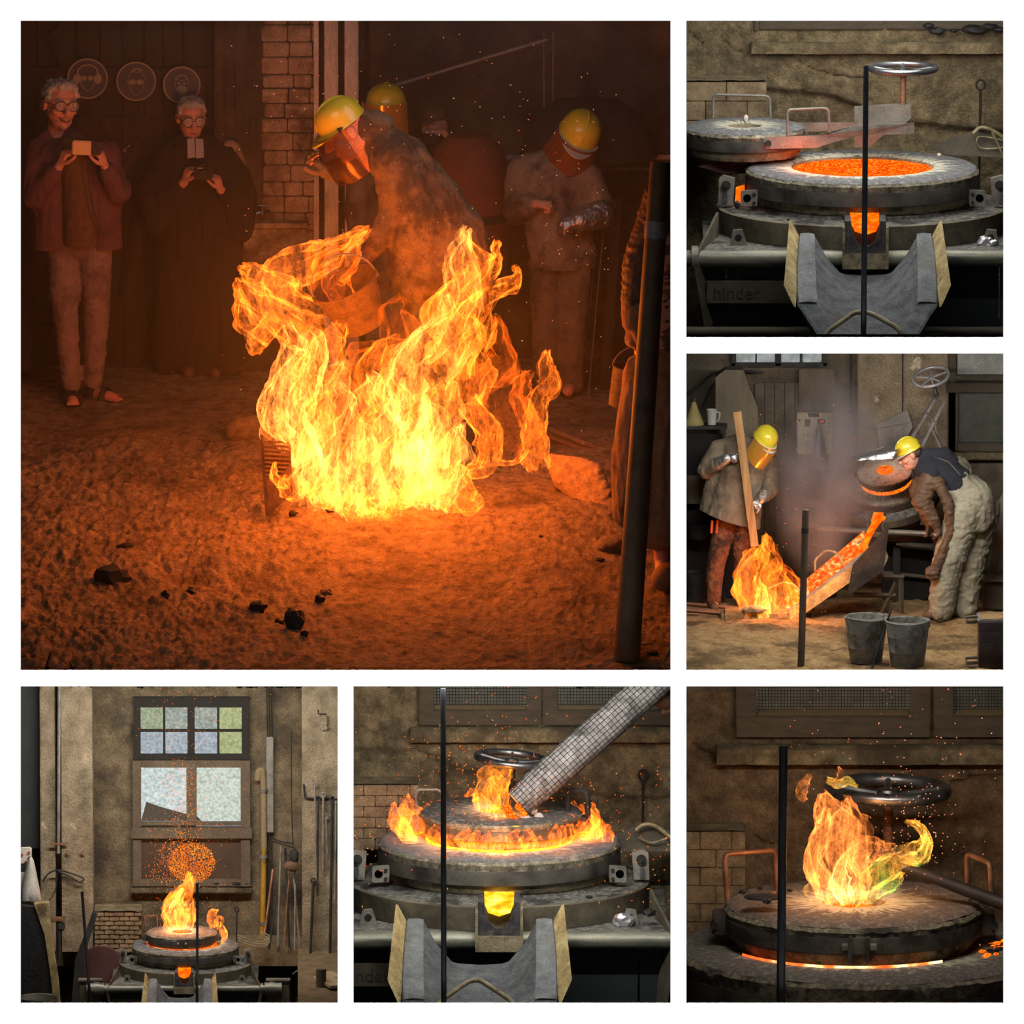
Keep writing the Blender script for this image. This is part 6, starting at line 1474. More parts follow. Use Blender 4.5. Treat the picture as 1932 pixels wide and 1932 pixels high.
# ---------------------------------------------------------------- room 3 (right, middle): tapping the tilted furnace
M_sand3 = mat('floor_sand3', [(112, 88, 58), (150, 122, 84), (168, 142, 102)], scale=12, detail=10, rough=1, bump=1, bscale=50, bdist=.014, bigcol=(96, 78, 54), bigscale=2.4, spec=.2)
def room3():
    DW = 1080
    zb, zt = shell(3, DW + 40, M_sand3, M_dark, M_dark, sceil=True, headroom=20, floor=False)
    F = lambda px, py: CAM + ray(px, py) * ((zb - CAM.z) / ray(px, py).z)
    FD = lambda px, py: F(px, py).y / S
    X = lambda z: 1290 + z / 3.167; Y = lambda z: 660 + z / 3.167
    def TF(name, label, cat, px, py, **k):
        t = T(name, label, cat, px, py, FD(px, py), **k); t.p = F(px, py); return t
    mb = MB(); x0, x1 = 1284, 1904
    def fl(u_, v_):
        d = 4 + (DW + 36) * v_; a = P(x0, 0, d).x; b = P(x1, 0, d).x; x = a + (b - a) * u_; q = (x / S, d, 0)
        h_ = 11 * fbm(q, .02, 4, 4) + 5.5 * fbm(q, .07, 4, 8) + 3 * abs(fbm(q, .04, 3, 30)); l_ = u_ * 620
        if d > 160: h_ += 15 * math.exp(-((l_ - 140) / 120) ** 2 - ((d - 480) / 170) ** 2) + 14 * max(0, 1 - l_ / 260) * math.exp(-((d - 330) / 150) ** 2)
        return Vector((x, d * S, zb + (h_ if d > 75 else -3) * S))
    mb.grid(fl, 150, 200); struct('floor', mb, M_sand3, 'sandy foundry floor with bootprints and ridges', 180)
    M_w3 = mat('sooty_wall', [(70, 62, 48), (98, 88, 70), (122, 110, 90)], scale=8, detail=9, rough=.95, bump=.7, bscale=50, bdist=.012, bigcol=(52, 46, 38), bigscale=2, bigpos=(.45, .65))
    relief_wall(3, DW, lambda px, py: 3 * fbm((px, py, 0), .03, 5, 4) + 1.2 * fbm((px, py, 0), .15, 3, 9), 120, 100, M_w3, y0=600, label='sooty back wall behind the pour')
    # pillar with flaking paint, windows
    t = T('pillar', 'plaster pillar with flaking paint behind the smoke and handwheel', 'pillar', 1704, 1130, DW - 20); t.p.z = zb; H = t.L(1704, 640).z
    mb = MB(); mb.grid(lambda u_, v_: Vector((-88 + 172 * u_, -6 * math.sin(PI * min(1, max(0, u_ * 1.0))) ** .2 - 2.5 * fbm((u_ * 172, v_ * H, 3), .05, 5), H * v_)), 60, 100)
    t.part('face', mb, mat('flaking_pillar', [(104, 92, 72), (136, 122, 98), (152, 138, 112)], scale=8, rough=.95, bump=.8, bscale=60, bigcol=(190, 178, 150), bigscale=7, bigpos=(.62, .65)))
    for px, r in ((1606, 2.2), (1703, 1)):
        mb = MB(); mb.tube([t.L(px, 640, -12), t.L(px, 780, -12)], r, 8); t.part('conduit', mb, M_black)
    t = T('window_3', 'wooden window with wired glass and a lower panel at the right', 'window', 1850, 850, DW - 12, kind='structure')
    def bar(t, x0, y0, x1, y1, dep, m, name='frame_bar'):
        a, b = t.L(x0, y1), t.L(x1, y0); mb = MB(); mb.box(((a.x + b.x) / 2, -dep / 2, (a.z + b.z) / 2), (b.x - a.x, dep, b.z - a.z), ch=1); return t.part(name, mb, m)
    for q in ((1790, 640, 1804, 850), (1804, 706, 1902, 716), (1784, 720, 1902, 738), (1790, 738, 1808, 850), (1804, 834, 1902, 850)): bar(t, *q, 12 if q[1] != 720 else 20, M_wood_d)
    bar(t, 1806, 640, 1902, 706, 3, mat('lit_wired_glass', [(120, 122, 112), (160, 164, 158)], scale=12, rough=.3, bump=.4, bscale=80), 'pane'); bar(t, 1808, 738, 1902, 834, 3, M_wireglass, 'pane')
    t2 = T('window_sill', 'stone sill under the right-hand window', 'window sill', 1846, 858, DW - 12, kind='structure'); mb = MB(); mb.box((0, -6, 0), (116, 26, 14), ch=2); mb.jit(1.5, .06, 3, 2); t2.solo(mb, M_plaster)
    t = T('window_5', 'strip of four small pale panes at the top of the back wall', 'window', 1470, 690, DW - 12, kind='structure')
    Mp = glow('pane_top', [(130, 134, 130, .3), (176, 180, 178, .7)], .9, scale=20)
    for a, b in ((1389, 1425), (1427, 1462), (1474, 1509), (1514, 1550)): bar(t, a, 640, b, 683, 3, Mp, 'pane')
    for q in ((1380, 683, 1560, 692), (1380, 640, 1388, 690), (1462, 640, 1474, 690), (1552, 640, 1560, 690), (1425, 640, 1428, 684), (1509, 640, 1514, 684)): bar(t, *q, 8, M_black)
    # big sheet cowl, dark booth, shelf
    M_sh = mat('dull_sheet', [(66, 58, 46), (92, 82, 64), (104, 94, 76)], scale=5, rough=.7, metal=.2, bump=.1, stretch=(2, 2, .5), bigcol=(86, 70, 52), bigscale=3)
    t = TF('sheet_cowl', 'tall sheet-metal cowl behind the worker with the plank', 'cowl', 1380, 1128); z0 = t.L(1380, 860).z
    mb = MB(); poly3(mb, [t.L(1350, 860), t.L(1350, 712), t.L(1368, 698), t.L(1402, 698), t.L(1430, 770), t.L(1432, 860)], (0, 40, 0)); t.part('hood', mb, M_sh)
    mb = MB(); mb.box((-4, 20, z0 / 2), (74, 34, z0), ch=2); t.part('leg_sheet', mb, M_black)
    t = T('door_3', 'dim plank door in the dark middle of the back wall', 'door', 1470, 1120, DW - 10, kind='structure'); zz = t.L(1470, 722).z
    for i in range(5): mb = MB(); mb.box((-38 + 19 * i, 0, zz / 2), (18, 6, zz), ch=1); t.part('plank', mb, M_olive)
    t = T('side_sheet', 'dark grey upright sheet beside the door', 'sheet', 1540, 1120, DW - 30); zz = t.L(1540, 696).z; mb = MB(); mb.box((0, 0, zz / 2), (68, 6, zz), ch=1); t.solo(mb, M_sh)
    t = TF('bench', 'dark bench with a shelf board at the left wall', 'bench', 1330, 1134); z1 = t.L(1330, 804).z
    mb = MB(); mb.box((-2, 0, z1), (86, 40, 6), ch=1); t.part('top', mb, M_black)
    for x in (-40, 36): mb = MB(); mb.box((x, 0, z1 / 2), (6, 34, z1), ch=1); t.part('leg', mb, M_black)
    mb = MB(); mb.box((-2, 14, z1 * .5), (80, 4, z1 * .9), ch=1); t.part('back', mb, M_dark)
    tb = t
    t = T('funnel', 'yellowed cone funnel standing on the bench at the left', 'funnel', 1309, 799, 0); t.p = tb.p + tb.L(1309, 801) * tb.u; t.u = tb.u
    mb = MB(); mb.lathe([(19, 0), (19, 3), (8, 30), (3.5, 44), (3.5, 48), (0, 48)], n=28); t.part('cone', mb, mat('yellowed_plastic', [(116, 104, 58), (140, 126, 78)], bump=.1)); mb = MB(); mb.lathe([(5, 44), (5.5, 46), (5, 52), (0, 53)], n=16); t.part('cap', mb, M_black)
    t = T('measuring_jug', 'pale plastic jug standing on the bench beside the funnel', 'jug', 1343, 800, 0); t.p = tb.p + tb.L(1343, 801, -6) * tb.u; t.u = tb.u; Mj = mat('pale_jug', [(146, 146, 140), (166, 166, 158)], bump=.03, rough=.4)
    mb = MB(); mb.lathe([(0, 0), (8, 0), (9.5, 28), (10, 29), (9, 28), (7.5, 2), (0, 2)], n=28); t.part('body', mb, Mj); mb = MB(); mb.tube([(9, 0, 24), (15, 0, 22), (14, 0, 10), (9, 0, 6)], 1.4, 8); t.part('handle', mb, Mj)
    t = T('hose', 'black hose arching over the cowl to the left wall', 'hose', 1340, 720, DW - 60); mb = MB(); mb.spline([t.L(1280, 748), t.L(1310, 736), t.L(1340, 708), t.L(1372, 700), t.L(1440, 702)], 2, 8); mb.spline([t.L(1362, 704), t.L(1340, 735), t.L(1326, 770)], 1.6, 8); t.solo(mb, M_black)
    for i, (px, py, w_, h_, lab) in enumerate(((1312, 1100, 40, 60, 'dark bin at the left edge under the bench'), (1318, 1000, 46, 30, 'black tray of scrap under the bench'), (1308, 920, 40, 56, 'dark crate on the left behind the coat'))):
        t = TF('bin', lab, 'bin', px, 1138 - 2 * i); z0 = t.L(px, py + h_ * .5).z if i else 0
        mb = MB(); mb.lathe([(0, z0), (w_ * .45, z0), (w_ * .55, z0 + h_), (w_ * .57, z0 + h_), (w_ * .52, z0 + h_ - 3), (0, z0 + h_ * .7)], n=24); t.solo(mb, (M_black, M_coal, M_sh)[i])
    # control cabinet and its plastic bag
    t = T('control_cabinet', 'cream control cabinet with display, dial and buttons behind the smoke', 'control cabinet', 1536, 816, DW - 60)
    mb = MB(); a, b = t.L(1504, 855), t.L(1569, 777); mb.box(((a.x + b.x) / 2, 0, (a.z + b.z) / 2), (b.x - a.x, 24, b.z - a.z), ch=2); t.part('housing', mb, mat('cream_cabinet', [(160, 152, 124), (182, 174, 146)], bump=.05, bigcol=(140, 128, 100), bigscale=5))
    def fp(x, y, w_, h_, m, nm, dep=2):
        c = t.L(X(x), Y(y), -13); mb = MB(); mb.box(c, (w_ / 3.167, dep, h_ / 3.167), ch=.4); return t.part(nm, mb, m)
    fp(775, 390, 68, 24, M_black, 'display'); fp(740, 438, 34, 44, M_olive, 'meter'); fp(823, 428, 44, 26, M_black, 'readout')
    fp(823, 428, 26, 9, glow('red_digits', [(230, 50, 40)], 1), 'digits', 3)
    for i, (x, y) in enumerate(((718, 510), (742, 510), (764, 510), (870, 410), (870, 435), (870, 460), (870, 490), (692, 420))):
        c = t.L(X(x), Y(y), -12); mb = MB(); mb.cyl(c, c - Vector((0, 3, 0)), 2.2, n=10); t.part('button', mb, M_black if i % 2 else mat('red_button', [(150, 50, 40)], bump=0))
    c = t.L(X(740), Y(562), -12); mb = MB(); mb.cyl(c, c - Vector((0, 4, 0)), 5.5, n=16); t.part('dial', mb, M_olive)
    t = T('plastic_bag', 'grey plastic bag hanging in front of the control cabinet', 'bag', 1545, 850, DW - 90)
    mb = MB(); mb.lathe([(1, 48), (4, 40), (9, 20), (13, -10), (17, -26), (16, -34), (8, -36), (0, -34)], n=26, jit=5, jf=.12, seed=8); mb.jit(2.5, .12, 3, 5); t.solo(mb, mat('grey_bag', [(92, 86, 78), (128, 122, 112)], rough=.35, bump=.5), 60)
    t = TF('pedestal', 'dark iron pedestal under the control cabinet', 'pedestal', 1545, 1128); z1 = t.L(1545, 890).z
    mb = MB(); mb.lathe([(0, 0), (34, 0), (34, 8), (22, 20), (20, z1 * .6), (28, z1 * .75), (28, z1 - 8), (22, z1), (0, z1)], n=32); t.part('column', mb, M_black); mb = MB(); mb.lathe([(28, z1 * .8), (31, z1 * .79), (31, z1 * .74), (28, z1 * .73)], n=32); t.part('ring', mb, M_iron)
    # ---- tilted furnace
    t = T('furnace', 'tilted furnace pouring bright metal from its spout through smoke', 'furnace', 1672, 908, 860, k=.36)
    s_ = Vector((-math.sin(math.radians(15)), -math.cos(math.radians(15)), 0)); R = (Matrix.Rotation(math.radians(24), 3, Vector((-s_.y, s_.x, 0))) @ Matrix.Rotation(math.radians(-15), 3, 'Z'))
    furnace(t, top_m=lid_top_mat('lid_ring_3', 132, 218, S * .36, tint=(126, 116, 98)), glow_m=M_coke4, zfloor=-170, n=72, lug_glow=False, nameplate=False, lower=False, deck=False)
    mb = MB(); mb.lathe([(262, -118), (240, -128), (236, -190), (200, -240), (0, -250)], n=64); t.part('furnace_shell', mb, M_olive)
    t.root.rotation_euler = R.to_euler(); clip_room(t.root, 3)
    fr = t
    t = T('furnace_cover', 'banded lid and handwheel mechanism on the tilted furnace', 'furnace lid', 1672, 908, 860, k=.36)
    top_lid(t, 70, 146, 40, 9, m_top=lid_top_mat('lid_top_3', 40, 146, S * .36, soot=(120, 112, 98), tint=(178, 168, 148)))
    mb = MB(); mb.lathe([(30, 71), (44, 71.5)], n=40); t.part('hole_edge', mb, M_molten)
    bent_handle(t, [Vector((-130, 40, 66)), Vector((-110, 60, 130)), Vector((-20, 100, 150)), Vector((-10, 110, 70))], 5, M_iron)
    Ri = R.inverted(); q = lambda px, py, y=0: Ri @ t.L(px, py, y)
    for a, b, w_ in (((1716, 832, 20), (1768, 745, 60), 7), ((1738, 842, 20), (1780, 758, 60), 7), ((1752, 795, 40), (1788, 868, 40), 5), ((1760, 792, 40), (1775, 865, 50), 5), ((1630, 815, 30), (1752, 790, 40), 3)):
        mb = MB(); mb.tube([q(a[0], a[1], a[2] / .36), q(b[0], b[1], b[2] / .36)], w_ / .36 * .7, 4, flat=.4); t.part('arm_bar', mb, M_iron)
    for a, b in (((1745, 776), (1768, 800)), ((1757, 748), (1778, 760)), ((1728, 815), (1746, 836))):
        mb = MB(); mb.tube([q(*a, 110), q(*b, 110)], 7, 4, flat=.4); t.part('arm_web', mb, M_iron)
    mb = MB(); mb.tube([q(1758, 716, 140), q(1768, 748, 140)], 11, 10); t.part('screw_spindle', mb, M_steel)
    wt = Ri @ Matrix.Rotation(math.radians(22), 3, 'X') @ Matrix.Rotation(math.radians(-12), 3, 'Y')
    handwheel(t, q(1757, 711, 140), 34 / .36, 9, mat('pale_wheel', [(150, 150, 150), (185, 185, 184)], rough=.4, metal=.3, bump=.05), tilt=wt, drop=6)
    t.root.rotation_euler = R.to_euler()
    t = T('round_plate', 'big pale round plate standing behind the right worker', 'plate', 1806, 1000, 800); mb = MB(); c = t.L(1806, 888); mb.lathe([(0, 3), (27, 3), (29, 1), (29, -2), (0, -2)], n=40, R=Matrix.Rotation(PI / 2 - .3, 3, 'X') @ Matrix.Rotation(.3, 3, 'Y'), c=c); mb.box((c.x, 6, c.z / 2), (10, 6, c.z)); t.root = None; t.solo(mb, M_refr)
    t = T('board', 'thin grey board leaning on the pillar behind the lid', 'board', 1690, 900, DW - 40); mb = MB(); poly3(mb, [t.L(1652, 802), t.L(1712, 773), t.L(1722, 806), t.L(1700, 850), t.L(1660, 850)], (0, 4, 0)); t.solo(mb, M_iron)
    # stand of the furnace
    t = TF('furnace_stand', 'dark steel stand carrying the tilted furnace', 'stand', 1735, 1146)
    for a, b, r in (((1690, 1028), (1820, 1036), 7), ((1660, 1080), (1760, 1090), 4)): mb = MB(); mb.tube([t.L(*a, 60), t.L(*b, 60)], r, 14); t.part('cross_pipe', mb, M_olive)
    mb = MB(); a = t.L(1730, 1050); mb.box((6, 120, a.z / 2), (150, 100, a.z), ch=3); t.part('pit_wall', mb, M_dark)
    for px in (1692, 1822): mb = MB(); c = t.L(px, 1030, 50); mb.box((c.x, 50, c.z / 2), (14, 14, c.z), ch=1.5); t.part('post', mb, M_black)
    t = TF('trough_trestle', 'steel trestle with a diagonal strut propping the long trough', 'trestle', 1690, 1160)
    for a, b in (((1700, 1090), (1700, 1156)), ((1690, 1100), (1664, 1158)), ((1655, 1086), (1706, 1090)), ((1610, 1122), (1690, 1124))): mb = MB(); mb.tube([t.L(*a), t.L(*b)], 5, 4); t.part('member', mb, M_olive)
    # long trough with running metal
    d0 = FD(1500, 1166); t = T('casting_trough', 'long launder carrying glowing metal down to the mould', 'trough', 1560, 1150, d0)
    A, B = t.L(1640, 1046, 24), t.L(1482, 1160, -20); ax = (B - A).normalized(); sd = Vector((ax.y, -ax.x, 0)).normalized() * -1
    if sd.y > 0: sd = -sd
    up = Vector((0, 0, 1)); L_ = (B - A).length
    def pt(s, w_, h_): return A + (B - A) * s + sd * w_ + up * h_
    mb = MB()
    prof = [(30, 0), (30, 30), (22, 31), (13, 8), (-13, 8), (-24, 36), (-32, 35), (-32, 0)]
    n_ = 14; vs = []
    for i in range(n_ + 1):
        s = i / n_; f = 1.15 - .4 * s
        vs += [pt(s, w_ * f, h_ * f - 12) for w_, h_ in prof]
    fs = [(i * 8 + j, i * 8 + (j + 1) % 8, (i + 1) * 8 + (j + 1) % 8, (i + 1) * 8 + j) for i in range(n_) for j in range(8)] + [tuple(range(7, -1, -1)), tuple(n_ * 8 + j for j in range(8))]
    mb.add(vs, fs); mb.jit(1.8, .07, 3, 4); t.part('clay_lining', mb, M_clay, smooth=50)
    mb = MB(); vs = []
    for i in range(n_ + 1):
        s = i / n_; f = 1.15 - .4 * s; vs += [pt(s, 31 * f, -14), pt(s, 31 * f, 18 * f - 4)]
    mb.add(vs + [v + sd * 3 for v in vs], [(2 * i, 2 * i + 2, 2 * i + 3, 2 * i + 1) for i in range(n_)] + [(len(vs) + 2 * i, len(vs) + 2 * i + 1, len(vs) + 2 * i + 3, len(vs) + 2 * i + 2) for i in range(n_)] + [(2 * i + 1, 2 * i + 3, len(vs) + 2 * i + 3, len(vs) + 2 * i + 1) for i in range(n_)])
    t.part('side_steel', mb, M_rustplate)
    mb = MB(); vs = []
    for i in range(n_ + 1):
        s = i / n_; f = 1.15 - .4 * s; vs += [pt(s, 17 * f, 8 * f + 3), pt(s, 0, 8 * f + 1), pt(s, -22 * f, 20 * f + 2), pt(s, -30 * f, 34 * f + 1)]
    mb.add(vs, [(4 * i + j, 4 * i + 4 + j, 4 * i + 5 + j, 4 * i + 1 + j) for i in range(n_) for j in range(3)])
    t.part('running_metal', mb, glow('running_metal', [(232, 66, 20, .32), (255, 92, 24, .46), (255, 140, 50, .56), (255, 220, 150, .7)], 1.25, scale=40), label='glowing orange metal running down the trough')
    mb = MB(); poly3(mb, [t.L(1678, 989, -22), t.L(1609, 1066, -40), t.L(1598, 1124, -44), t.L(1667, 1078, -24)], (0, 5, 0)); t.part('wing_plate', mb, M_black)
    mb = MB(); poly3(mb, [t.L(1668, 1026, -10), t.L(1676, 1052, -10), t.L(1666, 1074, -14), t.L(1640, 1090, -20)], (0, 14, 0)); t.part('back_wing', mb, M_rustplate)
    bent_handle(t, [t.L(1538, 1078, 40), t.L(1538, 1056, 40), t.L(1559, 1038, 30), t.L(1576, 1041, 30), t.L(1589, 1058, 20), t.L(1589, 1080, 20)], 2.4, M_rod2, 'bail_handle', 6)
    bent_handle(t, [t.L(1450, 1110, 20), t.L(1478, 1098, 10), t.L(1498, 1102, 0), t.L(1510, 1116, -10)], 1.6, M_rod2, 'bail_handle', 6)
    bent_handle(t, [t.L(1522, 1126, -20), t.L(1532, 1136, -24), t.L(1536, 1156, -24), t.L(1530, 1166, -20)], 1.8, M_black, 'chain', 4)
    t = T('poured_stream', 'bright orange stream falling from the furnace spout into the trough', 'molten stream', 1640, 1010, d0 + 20)
    mb = MB(); mb.tube(smooth_path([t.L(1662, 974, 26), t.L(1654, 984, 20), t.L(1640, 1008, 10), t.L(1626, 1040, 4), t.L(1618, 1058, 0)], 5), [15, 15, 15, 12, 11, 11, 10, 10, 9, 9, 9, 9, 9, 9, 9, 8, 8, 8, 8, 8, 8], 12, flat=.5); t.solo(mb, M_molten, 180)
    # mould and rails at left
    t = TF('mould_box', 'sand-covered mould box under the flame at the left', 'mould', 1420, 1176)
    mb = MB(); mb.box((6, 30, 8), (130, 70, 30), ch=6); mb.jit(7, .03, 4, 5); t.part('box', mb, M_sand3, smooth=60); mb = MB(); mb.rock((6, 4, 26), (26, 18, 9), 4, .4, 3); t.part('pouring_cup', mb, M_refr_lo)
    for i, py in enumerate((1148, 1160)):
        t = TF('rail', 'long iron rail of the mould frame running left, %s' % ('rear' if i == 0 else 'front'), 'rail', 1340, py + 2); a, b = t.L(1287, py - 6), t.L(1398, py + 3); mb = MB(); mb.tube([a + Vector((0, 0, 3)), b + Vector((0, 0, 3))], 4, 4); t.solo(mb, M_copper)
    # pole, buckets, rod, flask box, step
    t = TF('steel_pole', 'dark pole with a taped band standing in front of the long trough', 'pole', 1511, 1260); a = t.L(1520, 962, 10)
    mb = MB(); mb.tube([Vector((0, 0, -4)), a], [6.6, 6.4], 20); t.part('shaft', mb, M_pole1); mb = MB(); mb.tube([a * .85, a * .885], [6.9, 6.9], 20); t.part('tape', mb, M_black)
    t = TF('bucket', '', 'bucket', 1630, 1254)
    M_zn = mat('zinc_bucket', [(100, 98, 90), (144, 142, 132), (164, 162, 152)], scale=8, rough=.55, metal=.2, bump=.2, bigcol=(74, 66, 56), bigscale=5, bigpos=(.52, .62))
    p = F(1634, 1250); u = K(FD(1634, 1250)); bucket('bucket', 'zinc bucket with a rod leaning in it, left of two', p + Vector((0, 0, 45 * u)), u, 41, 30, 86, None, M_zn, bail_a=.5)
    p = F(1712, 1258); u = K(FD(1712, 1258)); bucket('bucket', 'dented zinc bucket right of the one with the rod', p + Vector((0, 0, 45 * u)), u, 42, 31, 88, None, M_zn, bail_a=-.2)
    t = TF('iron_rod', 'thin dark rod leaning between the two zinc buckets', 'rod', 1650, 1262); mb = MB(); mb.tube([Vector((-6, -4, 0)), t.L(1682, 1148, 30)], [2.6, 2.2], 10); t.solo(mb, M_blackrod)
    t = TF('moulding_flask', 'brown steel flask full of sand at the lower right corner', 'flask', 1870, 1262); z1 = t.L(1870, 1172).z; M_fl = mat('brown_steel', [(60, 46, 40), (80, 64, 56)], scale=7, rough=.6, metal=.2, bump=.15, bigcol=(66, 56, 50), bigscale=4)
    mb = MB(); mb.box((14, 40, z1 / 2), (76, 90, z1), ch=3); t.part('body', mb, M_fl); mb = MB(); mb.box((14, 40, z1), (80, 94, 5), ch=1.5); t.part('rim', mb, M_iron); mb = MB(); mb.grid(lambda u_, v_: Vector((-20 + 68 * u_, 0 + 80 * v_, z1 + 4 + 2 * fbm((u_ * 9, v_ * 9, 2), 1, 4))), 20, 20); t.part('sand_fill', mb, M_sand3)
    for zz in (.62, .78): mb = MB(); mb.box((14, -6, z1 * zz), (76, 4, 6), ch=1.5); t.part('rib', mb, M_fl)
    mb = MB(); mb.box((-4, -8, z1 * .52), (22, 8, 14), ch=2); t.part('latch', mb, M_fl)
    for zz in (z1 * 1.02, z1 * .16): mb = MB(); mb.tube([(-26, 20, zz - 6), (-46, 10, zz - 6), (-48, 10, zz + 4), (-26, 20, zz + 4)], 3, 8); t.part('handle', mb, M_iron)
    clip_room(t.root, 3)
    t = TF('step_block', 'steel step of chequer plate behind the flask at the right', 'step', 1876, 1150); z1 = t.L(1876, 1094).z
    mb = MB(); mb.box((2, 20, z1 / 2), (46, 60, z1), ch=2); t.part('riser', mb, M_olive); mb = MB(); mb.box((0, 10, z1 + 2), (52, 66, 4), ch=1); t.part('tread', mb, M_iron)
    mb = MB()
    for i in range(5):
        for j in range(6): mb.box((-16 + 9 * i, -11, 5 + j * (z1 - 8) / 6), (5, 1, 1.6), Matrix.Rotation(.7 if (i + j) % 2 else -.7, 3, 'Y'))
    t.part('chequer_pattern', mb, M_olive, kind='stuff'); clip_room(t.root, 3)
    t = TF('tool_trolley', 'grey sheet trolley behind the bending worker at the right edge', 'trolley', 1880, 1140); mb = MB(); poly3(mb, [t.L(1882, 950), t.L(1900, 915), t.L(1900, 1010), t.L(1876, 1090), t.L(1868, 1090)], (0, 20, 0)); mb.box((4, 14, 10), (20, 24, 20)); o = t.solo(mb, M_iron); clip_room(o, 3)
    # smoke and flame
    fire3(F, FD); worker_plank(TF); worker_bending(TF); worker_edge(TF)
def fire3(F, FD):
    D = FD(1440, 1176) + 20
    t = T('fire', 'orange billowing flame over the mould at the foot of the plank', 'fire', 1440, 1160, D)
    fa = flame_mat('flame_billow', (1, .18, .011), .32, scale=20, fil=1.6, body=.42, edge_gain=1.4); fh = flame_mat('flame_billow_hot', (1, .36, .04), .55, scale=22, fil=1.6, body=.4)
    go = lambda pts, rad, sd, m, he=(1, .9), y=0, **k: tongue(t, [t.L(a, b, y) for a, b in pts], rad, sd, m, he, n=24, sub=9, **k)
    go([(1440, 1164), (1428, 1120), (1430, 1080), (1446, 1050), (1450, 1028), (1442, 1010)], [30, 34, 34, 26, 12, 3], 1, fa)
    go([(1420, 1160), (1408, 1120), (1408, 1080), (1420, 1050), (1434, 1036)], [22, 20, 22, 16, 4], 2, fa)
    go([(1460, 1160), (1468, 1120), (1456, 1080), (1460, 1050)], [28, 34, 24, 6], 3, fa, (.9, .7))
    go([(1470, 1164), (1496, 1130), (1490, 1096), (1474, 1070)], [24, 24, 18, 5], 4, M_flame_dim, (1.2, .8))
    go([(1444, 1166), (1436, 1140), (1434, 1112), (1428, 1086)], [14, 15, 10, 3], 5, fh, (1.2, .6), -16)
    go([(1434, 1058), (1446, 1040), (1452, 1022)], [14, 12, 3], 6, fa)
    for px, py, y, pw in ((1440, 1120, -30, 3.5), (1440, 1060, 0, 1.5), (1560, 1090, -20, 2.5), (1630, 1030, -30, 2), (1500, 1140, -40, 1.5)): lamp('POINT', P(px, py, D + y), pw, (1, .3, .06), radius=.06, name='fire_light')
    lamp('POINT', P(1690, 870, 815), .5, (1, .25, .12), radius=.03, name='fire_light')
    def sp(r, i): return r.gauss(1520, 60), r.uniform(760, 1180), r.uniform(-100, 100), (r.uniform(-1, 1), 0, r.uniform(-1, 1)), r.uniform(.7, 1.8)
    spark_cloud('sparks', 'few orange sparks rising through the smoke above the trough', 1520, 1000, D, 120, sp, M_spark, (.4, .8), 9)
    t = T('smoke', 'grey-violet smoke billowing up from the trough and spout', 'smoke', 1568, 900, 780, kind='stuff')
    mb = MB(); a, b = P(1452, 1130, 640), P(1700, 660, 900); mb.box((0, 0, 0), ((b.x - a.x) / t.u, 420, (P(0, 675, 700).z - P(0, 1120, 600).z) / t.u))
    m = bpy.data.materials.new('smoke'); m.use_nodes = True; N = m.node_tree.nodes; Lk = m.node_tree.links.new; N.remove(N['Principled BSDF'])
    tc = N.new('ShaderNodeTexCoord'); mp = N.new('ShaderNodeMapping'); mp.inputs['Scale'].default_value = (1, 1, .6); Lk(tc.outputs['Object'], mp.inputs[0])
    n = N.new('ShaderNodeTexNoise'); n.inputs['Scale'].default_value = 3.2; n.inputs['Detail'].default_value = 4; n.inputs['Distortion'].default_value = .8; Lk(mp.outputs[0], n.inputs['Vector'])
    r = N.new('ShaderNodeMapRange'); r.inputs[1].default_value = .42; r.inputs[2].default_value = .72; r.inputs[3].default_value = 0; r.inputs[4].default_value = 1; Lk(n.outputs['Fac'], r.inputs[0])
    # fall-off towards the sides of the plume
    sp_ = N.new('ShaderNodeTexCoord'); mg = N.new('ShaderNodeMapping'); mg.inputs['Location'].default_value = (-1, -1, -1); mg.inputs['Scale'].default_value = (2, 2, 2); Lk(sp_.outputs['Generated'], mg.inputs[0])
    g = N.new('ShaderNodeTexGradient'); g.gradient_type = 'SPHERICAL'; Lk(mg.outputs[0], g.inputs[0])
    mu = N.new('ShaderNodeMath'); mu.operation = 'MULTIPLY'; Lk(r.outputs[0], mu.inputs[0]); Lk(g.outputs['Fac'], mu.inputs[1])
    m2 = N.new('ShaderNodeMath'); m2.operation = 'MULTIPLY'; m2.inputs[1].default_value = 9.0; Lk(mu.outputs[0], m2.inputs[0])
    v = N.new('ShaderNodeVolumePrincipled'); v.inputs['Color'].default_value = (.78, .74, .76, 1); Lk(m2.outputs[0], v.inputs['Density']); Lk(v.outputs[0], N['Material Output'].inputs['Volume'])
    o = t.solo(mb, m, None)
def finish_person(t, b, voxel):
    root = t.part('person', None, M_skin, smooth=180, mesh=remesh(b, t.u, voxel, 2, 'person')); root.parent = None; root.location = t.p; bpy.data.objects.remove(t.root); t.root = root; t._tag(root); return root
M_rusttr = mat('rusty_trousers', [(70, 42, 28), (112, 68, 44), (134, 90, 62)], scale=16, rough=1, bump=.5, bscale=60, bigcol=(52, 34, 26), bigscale=6)
